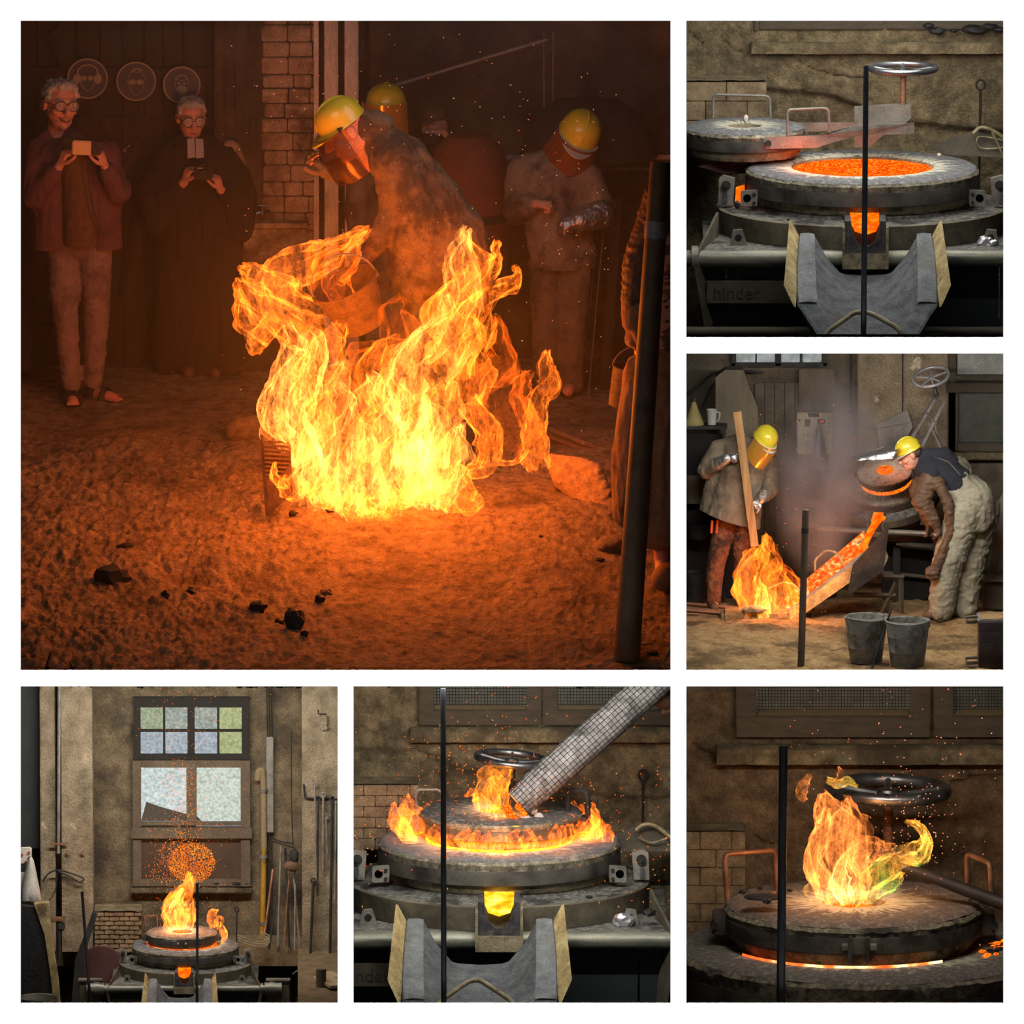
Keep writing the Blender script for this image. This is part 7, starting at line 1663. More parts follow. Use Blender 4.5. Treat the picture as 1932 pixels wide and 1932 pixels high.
def worker_plank(TF):
    t = TF('person', 'worker in yellow helmet and gold visor pressing a plank into the mould', 'person', 1372, 1150)
    L = t.L; hd = Head(L(1440, 836, -10), 58, yaw=30, pitch=34, roll=14)
    b = MB(); hd.face(b); limb(b, (L(1398, 860), 24), (L(1384, 960), 24)); limb(b, (L(1362, 846), 12), (L(1446, 862), 12))
    sl, el, wl = L(1356, 848), L(1332, 888, -14), L(1370, 866, -44); sr, er, wr = L(1450, 868), L(1452, 925, -16), L(1436, 942, -40)
    limb(b, (sl, 9), (el, 8), (wl, 6)); limb(b, (sr, 9), (er, 8), (wr, 6))
    legs = ((L(1368, 985), L(1350, 1066), L(1346, 1134)), (L(1404, 990), L(1402, 1070), L(1402, 1138)))
    for h_, k_, a_ in legs: limb(b, (h_, 15), (k_, 11), (a_, 7), (a_ + Vector((4, -14, -8)), 6.5))
    hl = (wl, (.9, -.15, .25), (0, .5, -.8), 1); hr = (wr, (-.8, -.2, -.5), (.1, .6, -.6), 1)
    for w_, f, n, sd in (hl, hr): hand(b, w_, f, n, sd, 30, (.9, .95, 1, 1))
    root = finish_person(t, b, 1.3)
    j = MB(); limb(j, (L(1392, 852), 32), (L(1380, 920), 38), (L(1366, 1000), 50)); limb(j, (L(1420, 868), 28), (L(1410, 930), 30), (L(1404, 1010), 30)); limb(j, (L(1352, 900), 20), (L(1338, 970), 22)); limb(j, (sl, 18), (L(1400, 838), 22), (sr, 18))
    limb(j, (sl, 18), (el, 17), (wl.lerp(el, .5), 13)); limb(j, (sr, 18), (er, 16), (wr.lerp(er, .4), 13))
    t.part('jacket', None, M_worker, parent=root, smooth=180, mesh=remesh(j, t.u, 2.1, 4, 'jacket', 3, .055, (1, 1, .5), 3, cut=(L(1366, 976), Vector((-.32, 0, -.95)))))
    k = MB()
    for h_, k_, a_ in legs: limb(k, (h_, 22), (k_, 18), (a_, 14))
    t.part('trousers', None, M_rusttr, parent=root, smooth=180, mesh=remesh(k, t.u, 2, 3, 'trousers', 2.6, .06, (1, 1, 1.5), 5))
    for x in (1350, 1360): mb = MB(); mb.tube([L(x - 6, 982, -24), L(x - 8, 1006, -22)], 2.2, 4, flat=.3); t.part('trouser_stripe', mb, mat('orange_tape', [(190, 80, 36)], bump=.1), parent=root, label='orange reflective stripe')
    for h_, k_, a_ in legs: m2 = MB(); limb(m2, (a_ + Vector((0, 2, 4)), 11), (a_ + Vector((0, 0, -6)), 10), (a_ + Vector((2, -18, -10)), 8.5)); t.part('boot', None, M_leather, parent=root, smooth=180, mesh=remesh(m2, t.u, 1.6, 2, 'boot'))
    for (w_, f, n, sd), e in ((hl, el), (hr, er)):
        g = MB(); hand(g, w_, f, n, sd, 36, (.9, .95, 1, 1), thick=1.35); limb(g, (w_.lerp(e, .45), 13), (w_, 10)); t.part('glove', None, M_silver, parent=root, smooth=180, label='silver heat-proof glove', mesh=remesh(g, t.u, 1.2, 2, 'glove', 1.6, .1))
    hd.helmet(t, root, M_helmet, edge=M_trim); hd.visor(t, root, M_gold, top=.2, bot=-.72, r=.52, out=.06)
    t2 = TF('plank', 'long wooden plank held upright by the worker in the gold visor', 'plank', 1420, 1150); t2.p = t.p; t2.u = t.u
    mb = MB(); a, c = L(1391, 776, -50), L(1424, 1030, -44); ax = (c - a).normalized(); sd_ = Vector((0, 1, 0)).cross(ax).normalized() * 7.5; dp = Vector((0, 5, 0))
    mb.hexa([c - sd_ - dp, c + sd_ - dp, c + sd_ + dp, c - sd_ + dp, a - sd_ - dp, a + sd_ - dp, a + sd_ + dp, a - sd_ + dp]); t2.solo(mb, mat('fresh_plank', [(124, 92, 54), (158, 122, 78), (174, 140, 94)], scale=5, rough=.8, bump=.2, stretch=(6, 6, .6)), 20)
def worker_bending(TF):
    t = TF('person', 'bending worker in black hoodie and grey overalls looking into the furnace', 'person', 1785, 1168)
    L = t.L; hd = Head(L(1716, 858, -6), 56, yaw=-82, pitch=26, roll=0)
    b = MB(); hd.face(b); limb(b, (L(1760, 880), 26), (L(1800, 905), 28), (L(1838, 950), 32)); limb(b, (L(1736, 868), 13), (L(1760, 872), 16))
    sh, el, wr = L(1758, 896, -24), L(1738, 944, -30), L(1766, 990, -34); sh2, el2, wr2 = L(1752, 880, 20), L(1732, 930, 26), L(1752, 985, 20)
    limb(b, (sh, 10), (el, 9), (wr, 6.5)); limb(b, (sh2, 10), (el2, 9), (wr2, 6.5))
    hands = ((wr, (.3, 0, -.95), (-.9, 0, -.2), 1), (wr2, (.2, 0, -.95), (-.9, 0, -.2), -1))
    for w_, f, n, s in hands: hand(b, w_, f, n, s, 32)
    legs = ((L(1822, 965, -14), L(1786, 1070, -16), L(1776, 1150, -14)), (L(1852, 965, 20), L(1828, 1070, 20), L(1822, 1146, 18)))
    for h_, k_, a_ in legs: limb(b, (h_, 20), (k_, 14), (a_, 9), (a_ + Vector((-22, -4, -8)), 7))
    root = finish_person(t, b, 1.3)
    hd.eyes(t, root); hd.mouth(t, root, .012); mh = mat('dark_hair', [(56, 44, 36), (74, 60, 48)], bump=.4)
    mb = MB(); hd.e(mb, (0, .2, .0), (.33, .26, .22)); t.part('hair', None, mh, parent=root, smooth=180, mesh=remesh(mb, t.u, 1.4, 1, 'hair', 1, .3))
    M_hood = mat('black_hoodie', [(30, 30, 36), (42, 42, 50)], scale=8, rough=.95, bump=.3, bscale=60)
    j = MB(); limb(j, (L(1752, 880), 30), (L(1786, 896), 33), (L(1812, 918), 34)); limb(j, (L(1742, 864), 18), (L(1782, 860), 16), (L(1796, 868), 12)); limb(j, (sh, 17), (el.lerp(sh, .4), 15)); limb(j, (sh2, 17), (el2.lerp(sh2, .4), 15))
    t.part('hoodie', None, M_hood, parent=root, smooth=180, mesh=remesh(j, t.u, 2, 4, 'hoodie', 2.4, .06, (1, 1, 1), 6, cut=(L(1812, 914), Vector((.8, 0, -.6)))))
    M_over = mat('grey_overalls', [(120, 112, 92), (152, 144, 122), (172, 164, 142)], scale=8, rough=.8, bump=.3, grain=.1, bscale=40, bigcol=(112, 92, 70), bigscale=4, bigpos=(.52, .7))
    k = MB(); limb(k, (L(1806, 914), 34), (L(1836, 944), 42), (L(1840, 972), 40))
    for i, (h_, k_, a_) in enumerate(legs): limb(k, (h_, 36), (k_, 30), (a_ + Vector((0, 0, -2)), 24))
    t.part('overalls', None, M_over, parent=root, smooth=180, mesh=remesh(k, t.u, 2.2, 3, 'overalls', 4, .045, (1, 1, 1.3), 8))
    for y in (-16, 12): mb = MB(); mb.tube([L(1812, 896, y - 10), L(1790, 872, y - 6), L(1764, 862, y)], 2.6, 4, flat=.35); t.part('strap', mb, M_over, parent=root)
    s_ = MB(); limb(s_, (sh.lerp(el, .2), 20), (el, 19), (wr.lerp(el, .2), 14)); limb(s_, (sh2.lerp(el2, .3), 18), (el2, 17), (wr2.lerp(el2, .3), 13)); limb(s_, (L(1770, 910, -36), 12), (L(1790, 950, -40), 11), (L(1794, 1000, -40), 9), (L(1776, 1050, -40), 11), (L(1760, 1086, -40), 12), (L(1756, 1080, -40), 12))
    t.part('leather_jacket', None, M_leather, parent=root, smooth=180, label='leather jacket slipped off the shoulders', mesh=remesh(s_, t.u, 2, 3, 'leather_jacket', 4, .07, (.7, .7, 1.4), 9))
    for (w_, f, n, s), e in zip(hands, (el, el2)): g = MB(); hand(g, w_, f, n, s, 38, thick=1.35); limb(g, (w_.lerp(e, .25), 13), (w_, 10)); t.part('glove', None, M_leather, parent=root, smooth=180, mesh=remesh(g, t.u, 1.4, 2, 'glove'))
    for h_, k_, a_ in legs: m2 = MB(); limb(m2, (a_ + Vector((2, 0, -8)), 11), (a_ + Vector((-28, -6, -11)), 8.5)); t.part('boot', None, M_leather, parent=root, smooth=180, mesh=remesh(m2, t.u, 1.6, 2, 'boot'))
    hd.helmet(t, root, M_helmet, edge=M_trim)
    mb = MB(); top = [hd(-.42, -.2, .42), hd(-.2, -.52, .44), hd(.2, -.52, .44), hd(.42, -.2, .42)]; low = [hd(-.55, -.6, .3), hd(-.36, -1.75, .78), hd(.36, -1.75, .78), hd(.55, -.6, .3)]
    def sheet(u_, v_):
        i = min(2, int(u_ * 3)); f = u_ * 3 - i; a = top[i].lerp(top[i + 1], f); c = low[i].lerp(low[i + 1], f); p = a.lerp(c, v_) + Vector((0, 0, 4 * math.sin(v_ * PI))); return p + Vector((fbm(p, .1, 3, 1), fbm(p, .1, 3, 5), fbm(p, .1, 3, 9))) * 4
    mb.grid(sheet, 24, 18); n0 = len(mb.v); vs = [tuple(Vector(v) + Vector((0, 0, -2))) for v in mb.v]; fs = [tuple(n0 + i for i in reversed(f)) for f in mb.f]; mb.v += vs; mb.f += fs
    t.part('silver_flap', mb, M_silver, parent=root, smooth=180, label='raised visor with silver heat flap')
def worker_edge(TF):
    t = TF('person', 'orange-lit gloved forearm of a worker cut off by the left edge', 'person', 1300, 1120); L = t.L
    b = MB(); limb(b, (L(1284, 905), 10), (L(1292, 940), 8)); hand(b, L(1292, 940), (.5, -.1, -.9), (-.8, .2, -.3), 1, 40, (.8, .8, .8, .8), thick=1.3)
    o = t.solo(None, M_leather, 180, mesh=remesh(b, t.u, 1.3, 2, 'person')); clip_room(o, 3)
room3()
room_lamp((1594, 657, 120), (1600, 1120, 560), (570, 14), 52, (1, .97, .92))
# ---------------- room 4: the whole furnace under its window
M_sand4 = mat('floor_sand4', [(96, 80, 58), (132, 112, 84)], scale=14, rough=1, bump=.6)
M_spark4 = glow('spark_fire', [(255, 84, 6, .3), (255, 120, 16, .5), (255, 170, 50, .7)], 2.0, scale=12, sample=False)
def room4():
    D0, DW, DP = 430, 760, 590
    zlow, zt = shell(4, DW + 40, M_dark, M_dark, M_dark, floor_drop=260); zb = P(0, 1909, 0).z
    for nm, xa, xb, da, db in (('floor', 30, 646, 650, DW + 30), ('floor', 562, 646, 90, 652), ('floor', 30, 96, 500, 652)):
        mb = MB(); q = [P(xa, 1900, da), P(xb, 1900, da), P(xb, 1900, db), P(xa, 1900, db)]; q = [Vector((v.x, v.y, zb)) for v in q]; mb.hexa([v - Vector((0, 0, 40 * S)) for v in q] + q); struct(nm, mb, M_sand4, 'raised sandy ledge of floor round the furnace pit', None)
    M_pl = mat('pillar_plaster', [(92, 80, 62), (128, 114, 92), (156, 140, 116)], scale=8, detail=10, rough=.95, bump=.8, bscale=60, bdist=.015, bigcol=(180, 164, 136), bigscale=5, bigpos=(.60, .64))
    M_pl2 = mat('recess_plaster', [(74, 64, 50), (108, 94, 72), (134, 118, 92)], scale=9, detail=10, rough=.95, bump=.9, bscale=60, bdist=.015, bigcol=(70, 60, 48), bigscale=2.5)
    def h(px, py): return 3 * fbm((px, py, 0), .03, 5, 4) + 1.2 * fbm((px, py, 0), .15, 3, 9) - 4 * cracks(px, py, [[(215, 1690), (240, 1705), (262, 1700)]])
    relief_wall(4, DW, h, 150, 130, M_pl2, label='plaster wall of the window recess')
    def pillar(name, label, x0, x1, d, sd, m=M_pl, y_top=1270):
        t = T(name, label, 'pillar', (x0 + x1) / 2, 1880, d); t.p.z = zb; wd = (x1 - x0); H = t.L(0, y_top).z
        mb = MB()
        def fn(u_, v_):
            s_ = u_ * (wd + 160); x = -wd / 2; y = 0
            if s_ < 80: q = Vector((-wd / 2, 80 - s_, 0))
            elif s_ < 80 + wd: q = Vector((-wd / 2 + s_ - 80, 0, 0))
            else: q = Vector((wd / 2, s_ - 80 - wd, 0))
            z = H * v_; q.z = z; e = 2.2 * fbm((q.x + sd * 99, z, q.y), .05, 5, sd) + 1.2 * max(0, fbm((q.x, z, q.y + sd), .02, 3, 3)) * 3
            return q + Vector((0, -e, 0))
        mb.grid(fn, 60, 110); t.solo(mb, m, 60); return t
    pillar('pillar', 'pale plaster pillar with flaking paint left of the window recess', 117, 177, DP, 1)
    pillar('pillar', 'narrow plaster pillar strip at the left beside the dark corner', 77, 106, DP + 6, 2)
    pillar('pillar', 'sandy plaster pillar carrying hanging tools at the right', 570, 640, DP, 3)
    t = T('conduit', 'thin steel conduit running up between the two left pillars', 'conduit', 111, 1600, DP - 8); mb = MB(); mb.tube([t.L(110, 1610), t.L(112, 1284)], 3.4, 10); t.solo(mb, M_iron)
    t = T('dark_partition', 'tall dark sheet painting in the shaded recess at the upper left corner', 'partition', 58, 1600, DP + 40); mb = MB(); mb.box((0, 0, t.L(0, 1270).z / 2), (48, 8, t.L(0, 1270).z), ch=1); t.solo(mb, mat('blue_black', [(24, 28, 32), (44, 44, 42)], bump=.2))  # dark sheet puts the shade of the corner recess into colour
    # window
    t = T('window_4', 'tall factory window with eight small panes over two large frosted ones', 'window', 361, 1668, DW - 8, kind='structure')
    X = lambda z: 30 + z / 3.167; Y = lambda z: 1290 + z / 3.167
    Mf = mat('window_dark_wood', [(24, 20, 17), (40, 34, 28)], scale=9, rough=.85, bump=.2)
    Mfl = mat('window_brown_wood', [(78, 66, 52), (104, 90, 72)], scale=9, rough=.85, bump=.3)
    def bar(x0, y0, x1, y1, dep, m, name='frame_bar', par=None):
        a, b = t.L(X(x0), Y(y1)), t.L(X(x1), Y(y0)); mb = MB(); mb.box(((a.x + b.x) / 2, -dep / 2, (a.z + b.z) / 2), (b.x - a.x, dep, b.z - a.z), ch=.8); return t.part(name, mb, m, parent=par)
    for q in ((705, 75, 745, 450), (1350, 75, 1395, 450)): bar(*q, 11, Mf)
    for q in ((745, 75, 1350, 137), (745, 415, 1350, 450), (1026, 137, 1068, 415)): bar(*q, 10, Mf)
    for q in ((880, 137, 893, 415), (1203, 137, 1216, 415), (745, 268, 1026, 285), (1068, 268, 1350, 285)): bar(*q, 7, Mf, 'glazing_bar')
    for q in ((700, 452, 748, 1205), (1345, 452, 1400, 1205)): bar(*q, 13, Mfl)
    for q in ((748, 452, 1345, 495), (1020, 495, 1080, 822), (748, 822, 1345, 842), (748, 1160, 1345, 1205)): bar(*q, 12, Mfl)
    bar(692, 850, 1412, 915, 20, Mfl, 'cross_beam')
    def pane(name, col, st, tint): return glow(name, [(*[c * .82 for c in col], .3), (*col, .5), (*tint, .7)], st, scale=70, detail=8)
    pm = [pane('pane_sage', (158, 168, 138), 1, (182, 190, 160)), pane('pane_grey', (158, 166, 156), 1, (190, 198, 190)), pane('pane_blue', (166, 176, 184), 1, (192, 200, 206)), pane('pane_olive', (172, 180, 130), 1, (196, 200, 150))]
    cols = ((745, 880), (893, 1026), (1068, 1203), (1216, 1350)); rows = ((137, 268), (285, 415))
    for r, (y0, y1) in enumerate(rows):
        for c, (x0, x1) in enumerate(cols): bar(x0, y0, x1, y1, 3, pm[(0, 1, 1, 3, 2, 2, 2, 3)[r * 4 + c]], 'pane')
    bar(748, 495, 1020, 820, 3, pane('pane_frost', (196, 208, 206), 1.05, (226, 236, 232)), 'pane')
    bar(1080, 495, 1345, 820, 3, pane('pane_frost2', (198, 208, 196), 1.05, (222, 230, 214)), 'pane')
    bar(1080, 843, 1345, 852, 3, pm[2], 'pane')
    mb = MB(); poly3(mb, [t.L(X(a), Y(b), -4) for a, b in ((748, 820), (1020, 820), (1020, 778), (860, 735), (778, 705), (765, 760))], (0, 1, 0)); t.part('leaning_board', mb, mat('shadow_board', [(70, 64, 56)], bump=.1), label='dark board leaning against the frosted pane')  # flat dark shape paints the shadow on the pane
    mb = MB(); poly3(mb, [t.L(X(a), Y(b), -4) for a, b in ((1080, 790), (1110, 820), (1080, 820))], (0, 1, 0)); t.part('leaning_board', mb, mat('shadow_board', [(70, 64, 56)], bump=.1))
    lp = bar(748, 915, 1345, 1160, 4, mat('mesh_panel', [(58, 46, 38), (74, 60, 50)], rough=.4, bump=.3), 'lower_panel')
    t2 = T('window_sill', 'plaster sill below the tall factory window', 'window sill', 361, 1674, DW - 10, kind='structure')
    mb = MB(); mb.box((0, -4, -4), (232, 22, 10), ch=2); mb.jit(1.5, .06, 3, 2); t2.solo(mb, M_pl2)
    for i, (px, r, lab) in enumerate(((408, 8, 'flat scrap at the left of the sill under the tall window'), (446, 11, 'largest dark scrap lump on the sill under the tall window'), (466, 8, 'curled scrap at the right end of the sill under the tall window'))):
        t = T('scrap_piece', lab, 'scrap', px, 1667, DW - 18); mb = MB(); mb.rock((0, 0, 0), (r, r * .5, r * .4), i + 30, .6, 1); t.solo(mb, M_coal, 25)
    # pipes at right of window
    t = T('gas_pipe', 'yellow gas pipe with a bent top right of the window', 'pipe', 494, 1770, DW - 20)
    bent_handle(t, [t.L(486, 1472), t.L(487, 1455), t.L(495, 1452), t.L(497, 1480), t.L(498, 1600)], 6, mat('dusty_pipe', [(120, 104, 76), (142, 124, 92)], bump=.2), 'upper_pipe', 8)
    mb = MB(); mb.tube([t.L(498, 1598), t.L(495, 1775)], 5.5, 14); t.part('yellow_pipe', mb, mat('yellow_pipe', [(150, 112, 30), (178, 138, 44)], scale=10, rough=.5, bump=.15, bigcol=(110, 84, 40), bigscale=5), label='yellow painted length')
    for py in (1492, 1616, 1742): mb = MB(); a = t.L(497, py); mb.cyl(a - Vector((0, 0, 3)), a + Vector((0, 0, 3)), 8, n=14); t.part('clamp', mb, M_iron)
    t = T('cable_duct', 'grey cable duct running up right of the yellow pipe', 'duct', 510, 1760, DW - 14)
    mb = MB(); a = t.L(510, 1390); b = t.L(510, 1570); mb.box((0, 0, (a.z + b.z) / 2), (13, 8, a.z - b.z), ch=1); t.part('cover', mb, M_iron)
    for dx in (-5, -1, 4): mb = MB(); mb.tube([t.L(510 + dx, 1760), t.L(509 + dx, 1570)], 1.3, 6); mb2 = mb; mb2.tube([t.L(510 + dx, 1392), t.L(508 + dx, 1280)], 1.3, 6); t.part('cable', mb2, M_black)
    rods = [(530, 1596, 524, 1835, 2.2), (538, 1600, 546, 1840, 2.2), (515, 1640, 496, 1815, 2.4), (552, 1630, 566, 1835, 1.8), (520, 1700, 508, 1825, 2), (545, 1660, 534, 1830, 1.5), (557, 1668, 556, 1832, 1.5)]
    for i, (a, b, c, d, r) in enumerate(rods):
        t = T('iron_bar', ('iron bar leaning right of the yellow pipe, %s' % ('tallest of the bundle', 'second tallest', 'brown one crossing the duct', 'rightmost, bent at its foot', 'short one by the duct', 'thin middle one', 'thin upright one')[i]), 'bar', c, d, 640 - i * 6, group='bars leaning in the corner')
        t.p.z = max(zb, t.p.z); mb = MB(); mb.tube([Vector((0, 0, 0)), t.L(a, b, 60)], r, 8); t.solo(mb, (M_iron, M_black, M_copper)[i % 3])
    t = T('cable_bundle', 'tangle of old cables and a rag hanging by the right pillar', 'cables', 552, 1600, DP + 60)
    for pts in ([(512, 1580), (530, 1588), (552, 1592)], [(512, 1586), (535, 1594), (556, 1600)], [(550, 1380), (550, 1500), (553, 1600)], [(556, 1600), (562, 1620), (556, 1650)]):
        mb = MB(); mb.spline([t.L(a, b) for a, b in pts], 1.3, 6); t.part('cable', mb, M_black)
    mb = MB(); mb.rock(t.L(555, 1615), (10, 8, 14), 4, .5, 2); t.part('junction', mb, M_black, smooth=25); mb = MB(); mb.rock(t.L(551, 1634), (14, 8, 12), 6, .5, 2); t.part('rag', mb, M_leather, smooth=40)
    # wall lamp and tool rack
    t = T('wall_switch', 'old conduit box on the right pillar', 'switch', 610, 1365, DP - 6)
    mb = MB(); mb.box((0, 0, 6), (16, 8, 20), ch=2); t.part('box', mb, M_pl); mb = MB(); mb.box((1, -2, -8), (18, 10, 9), ch=3); t.part('cap', mb, M_pl); mb = MB(); mb.tube([(-10, 2, 26), (-10, 2, 18), (6, 2, 18)], 1.2, 6); t.part('wire', mb, M_black)
    t = T('tool_rail', 'bent rail fixed across the right pillar', 'rail', 605, 1505, DP - 6); mb = MB(); mb.spline([t.L(573, 1480), t.L(575, 1500), t.L(582, 1506), t.L(640, 1505)], 1.8, 8, 4); t.solo(mb, M_black)
    tools = [(594, 1480, 596, 1620, 1.8, 'with a hooked top'), (600, 1507, 599, 1690, 1.8, 'straight and dark'), (610, 1500, 610, 1640, 2.4, 'thick, with a ring'), (627, 1508, 622, 1830, 2.6, 'longest, reaching the floor'), (634, 1510, 632, 1700, 1.8, 'at the very edge'), (591, 1662, 584, 1840, 2.6, 'thick rod with a bent foot'), (615, 1540, 618, 1610, 1.4, 'short rod')]
    for i, (a, b, c, d, r, lb) in enumerate(tools):
        t = T('hanging_tool', 'iron tool hanging on the right pillar, %s' % lb, 'tool', a, b, DP - 12, group='tools on the right pillar'); mb = MB(); e = t.L(c, d, -4); mb.tube([Vector((0, 0, 0)), e], r, 8)
        mb.tube([Vector((4 * math.cos(q), 0, 5 * math.sin(q))) for q in [2 * PI * j / 12 for j in range(12)]], r * .7, 6, closed=True)
        if i in (3, 5): mb.tube([e, e + Vector((-8, -4, -5))], r * .9, 6)
        t.solo(mb, (M_iron, M_black)[i % 2])
    # control box, bag, loop of rope at left
    t = T('control_box', 'pale control box with red buttons at the left edge', 'control box', 46, 1640, 420)
    mb = MB(); mb.box((0, 0, 0), (28, 18, 84), ch=2); t.part('housing', mb, mat('cream_paint', [(170, 164, 150), (190, 184, 170)], bump=.1))
    mb = MB(); mb.box((-3, -10, 6), (12, 1.5, 14)); t.part('display', mb, M_black)
    for i, (x, z) in enumerate(((9, 34), (9, 24), (3, 16), (8, 6), (-4, 30))): mb = MB(); mb.cyl((x, -9, z), (x, -12, z), 2.2, n=12); t.part('button', mb, mat('red_button', [(150, 50, 40)], bump=0))
    t = T('plastic_bag', 'crumpled translucent plastic bag hanging under the control box', 'bag', 58, 1660, 400)
    mb = MB(); mb.lathe([(2, 44), (6, 38), (12, 10), (18, -20), (20, -38), (10, -46), (0, -46)], n=28, jit=5, jf=.12, seed=3); mb.jit(3, .12, 3, 5)
    t.solo(mb, mat('cloudy_plastic', [(150, 144, 138), (190, 184, 178)], rough=.3, bump=.5), 60)
    t = T('rope_loop', 'old wire rope coiled into a loop on the left pillar', 'rope', 125, 1648, DP - 14)
    mb = MB(); mb.spline([t.L(80, 1664), t.L(92, 1648), t.L(112, 1642), t.L(140, 1650), t.L(158, 1658), t.L(150, 1664), t.L(132, 1654), t.L(110, 1644)], 1.6, 8); mb.spline([t.L(108, 1646), t.L(104, 1680), t.L(90, 1704)], 1, 6); t.solo(mb, M_black)
    for px, py, lab in ((128, 1609, 'left'), (156, 1609, 'right')):
        t = T('wall_plug', 'round rusty wall fitting on the left pillar, the %s one of two' % lab, 'fitting', px, py, DP - 5); mb = MB(); mb.cyl((0, 0, 0), (0, -3, 0), 4, n=12); t.solo(mb, M_copper)
    t = T('wall_bracket', 'short rusty bracket across the conduit', 'bracket', 112, 1592, DP - 10); mb = MB(); mb.box((0, 0, 0), (34, 4, 4), ch=.5); t.solo(mb, M_copper)
    # left foreground clutter
    t = T('clay_slab', 'big dark crusted slab with an ochre edge at the left', 'slab', 60, 1880, 330); t.p.z = zlow
    mb = MB(); poly3(mb, [t.L(20, 1708), t.L(70, 1712), t.L(84, 1760), t.L(96, 1830), t.L(100, 1900), t.L(20, 1900)], (0, 20, 0)); mb.jit(4, .05, 3, 4); t.part('face', mb, M_coal)
    mb = MB(); poly3(mb, [t.L(64, 1706, -4), t.L(92, 1704, -4), t.L(96, 1760, -4), t.L(110, 1850, -4), t.L(114, 1900, -4), t.L(102, 1900, -4), t.L(94, 1830, -4), t.L(84, 1764, -4)], (0, 26, 0)); t.part('edge', mb, M_rustplate)
    clip_room(t.root, 4)
    t = T('round_plate', 'dark round plate standing left of the whole furnace', 'plate', 190, 1880, 470); t.p.z = zb
    c = t.L(190, 1830); mb = MB(); mb.lathe([(0, 3), (44, 3), (46, 1), (46, -1), (44, -3), (0, -3)], n=48, R=Matrix.Rotation(PI / 2 - .15, 3, 'X'), c=c); t.solo(mb, M_red)
    t = T('chute_plate', 'curved dark chute plate leaning left of the round plate', 'plate', 150, 1890, 420); t.p.z = zb
    mb = MB(); poly3(mb, [t.L(175, 1722), t.L(184, 1726), t.L(160, 1800), t.L(152, 1900), t.L(134, 1900), t.L(142, 1810)], (0, 14, 0)); t.solo(mb, M_black)
    t = T('valve_stand', 'small rusty valve on a stand behind the dark slab', 'valve', 112, 1880, 500); t.p.z = zb
    mb = MB(); mb.cyl((0, 0, 0), t.L(111, 1745), 4, n=12); t.part('stem', mb, M_black); mb = MB(); mb.box(t.L(109, 1734), (28, 14, 8), ch=1.5); t.part('head', mb, M_copper); mb = MB(); mb.box(t.L(116, 1748), (14, 12, 14), ch=2); t.part('body', mb, M_black)
    t = T('pail', 'rim of a grey metal pail at the lower left corner', 'bucket', 76, 1925, 180)
    mb = MB(); mb.lathe([(0, -14), (30, -14), (36, 20), (38, 21), (38, 19), (32, -16), (0, -16)], n=40); t.solo(mb, M_pipe); t.root.location = P(72, 1884, 220) - Vector((0, 0, 18 * t.u)); clip_room(t.root, 4)
    t = T('steel_pole', 'dark pole leaning in the foreground left of the whole furnace', 'pole', 184, 1893, 120); mb = MB(); mb.cyl((2, 0, (zlow - t.p.z) / t.u), t.L(155, 1682), 3.2, 3, 14); t.solo(mb, M_blackrod)
    t = T('steel_pole', 'slim upright black pole before the whole furnace', 'pole', 370, 1893, 100); mb = MB(); mb.cyl((0, 0, (zlow - t.p.z) / t.u), t.L(372.5, 1666), 2.6, 2.5, 14); t.solo(mb, M_blackrod)
    t = T('wooden_post', 'stub of a dark post with turquoise tape at the lower right', 'post', 606, 1893, 240); t.p.z = zb
    mb = MB(); mb.cyl((0, 0, 0), t.L(606, 1828), 9.5, n=20); t.part('shaft', mb, M_olive); mb = MB(); a = t.L(606, 1884); mb.cyl(a - Vector((0, 0, 6)), a + Vector((0, 0, 6)), 10, n=20); t.part('tape', mb, mat('turquoise_tape', [(90, 120, 118)], bump=.2))
    for i, (px, py, w_) in enumerate(((622, 1850, 40), (616, 1868, 44), (628, 1880, 36))):
        t = T('board', 'pale board lying at the lower right corner, %s' % ('rearmost', 'middle one', 'nearest')[i], 'board', px, py, 330 - 50 * i, group='boards at the lower right'); t.p = P(px, py, 330 - 50 * i); t.p.z = zb + (4 + 2 * i) * S
        mb = MB(); mb.box((0, 0, 0), (w_ * .8, 60, 6), Matrix.Rotation(.3, 3, 'Z'), ch=.6); o = t.solo(mb, mat('pale_timber', [(150, 130, 100), (176, 156, 124)], bump=.2, stretch=(1, 4, 4))); clip_room(o, 4)
    t = T('flex_cable', 'thin cable with a plug hanging beside the right bearing', 'cable', 560, 1860, 380); mb = MB(); mb.spline([t.L(552, 1838), t.L(562, 1832), t.L(568, 1845), t.L(568, 1880)], 1, 6); t.part('cord', mb, M_rod2); mb = MB(); mb.box(t.L(570, 1888), (22, 14, 16), ch=2); t.part('box', mb, M_black)
    # pier, furnace, trough
    brick_block(178, 1718, 268, 1795, 600, 4, 19, 8.2, 'low brick pier with red-brown bricks left of the tall flame')
    t = T('furnace', 'whole furnace seen under the tall window with its lid on and bearings at both sides', 'furnace', 350, 1781, D0, k=.46)
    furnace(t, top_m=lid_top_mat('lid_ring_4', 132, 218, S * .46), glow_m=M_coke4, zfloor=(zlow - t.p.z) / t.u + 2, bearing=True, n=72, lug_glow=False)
    t = T('casting_trough', 'small clay-lined trough at the foot of the whole furnace', 'trough', 343, 1781, D0, k=.47); trough(t, -640)
    t = T('furnace_cover', 'iron-banded lid closed on the whole furnace below the flame', 'furnace lid', 343, 1780, D0, k=.46); top_lid(t, 52, 146, 40, 9, m_top=lid_top_mat('lid_top_4', 40, 146, S * .46, tint=(120, 100, 84)))
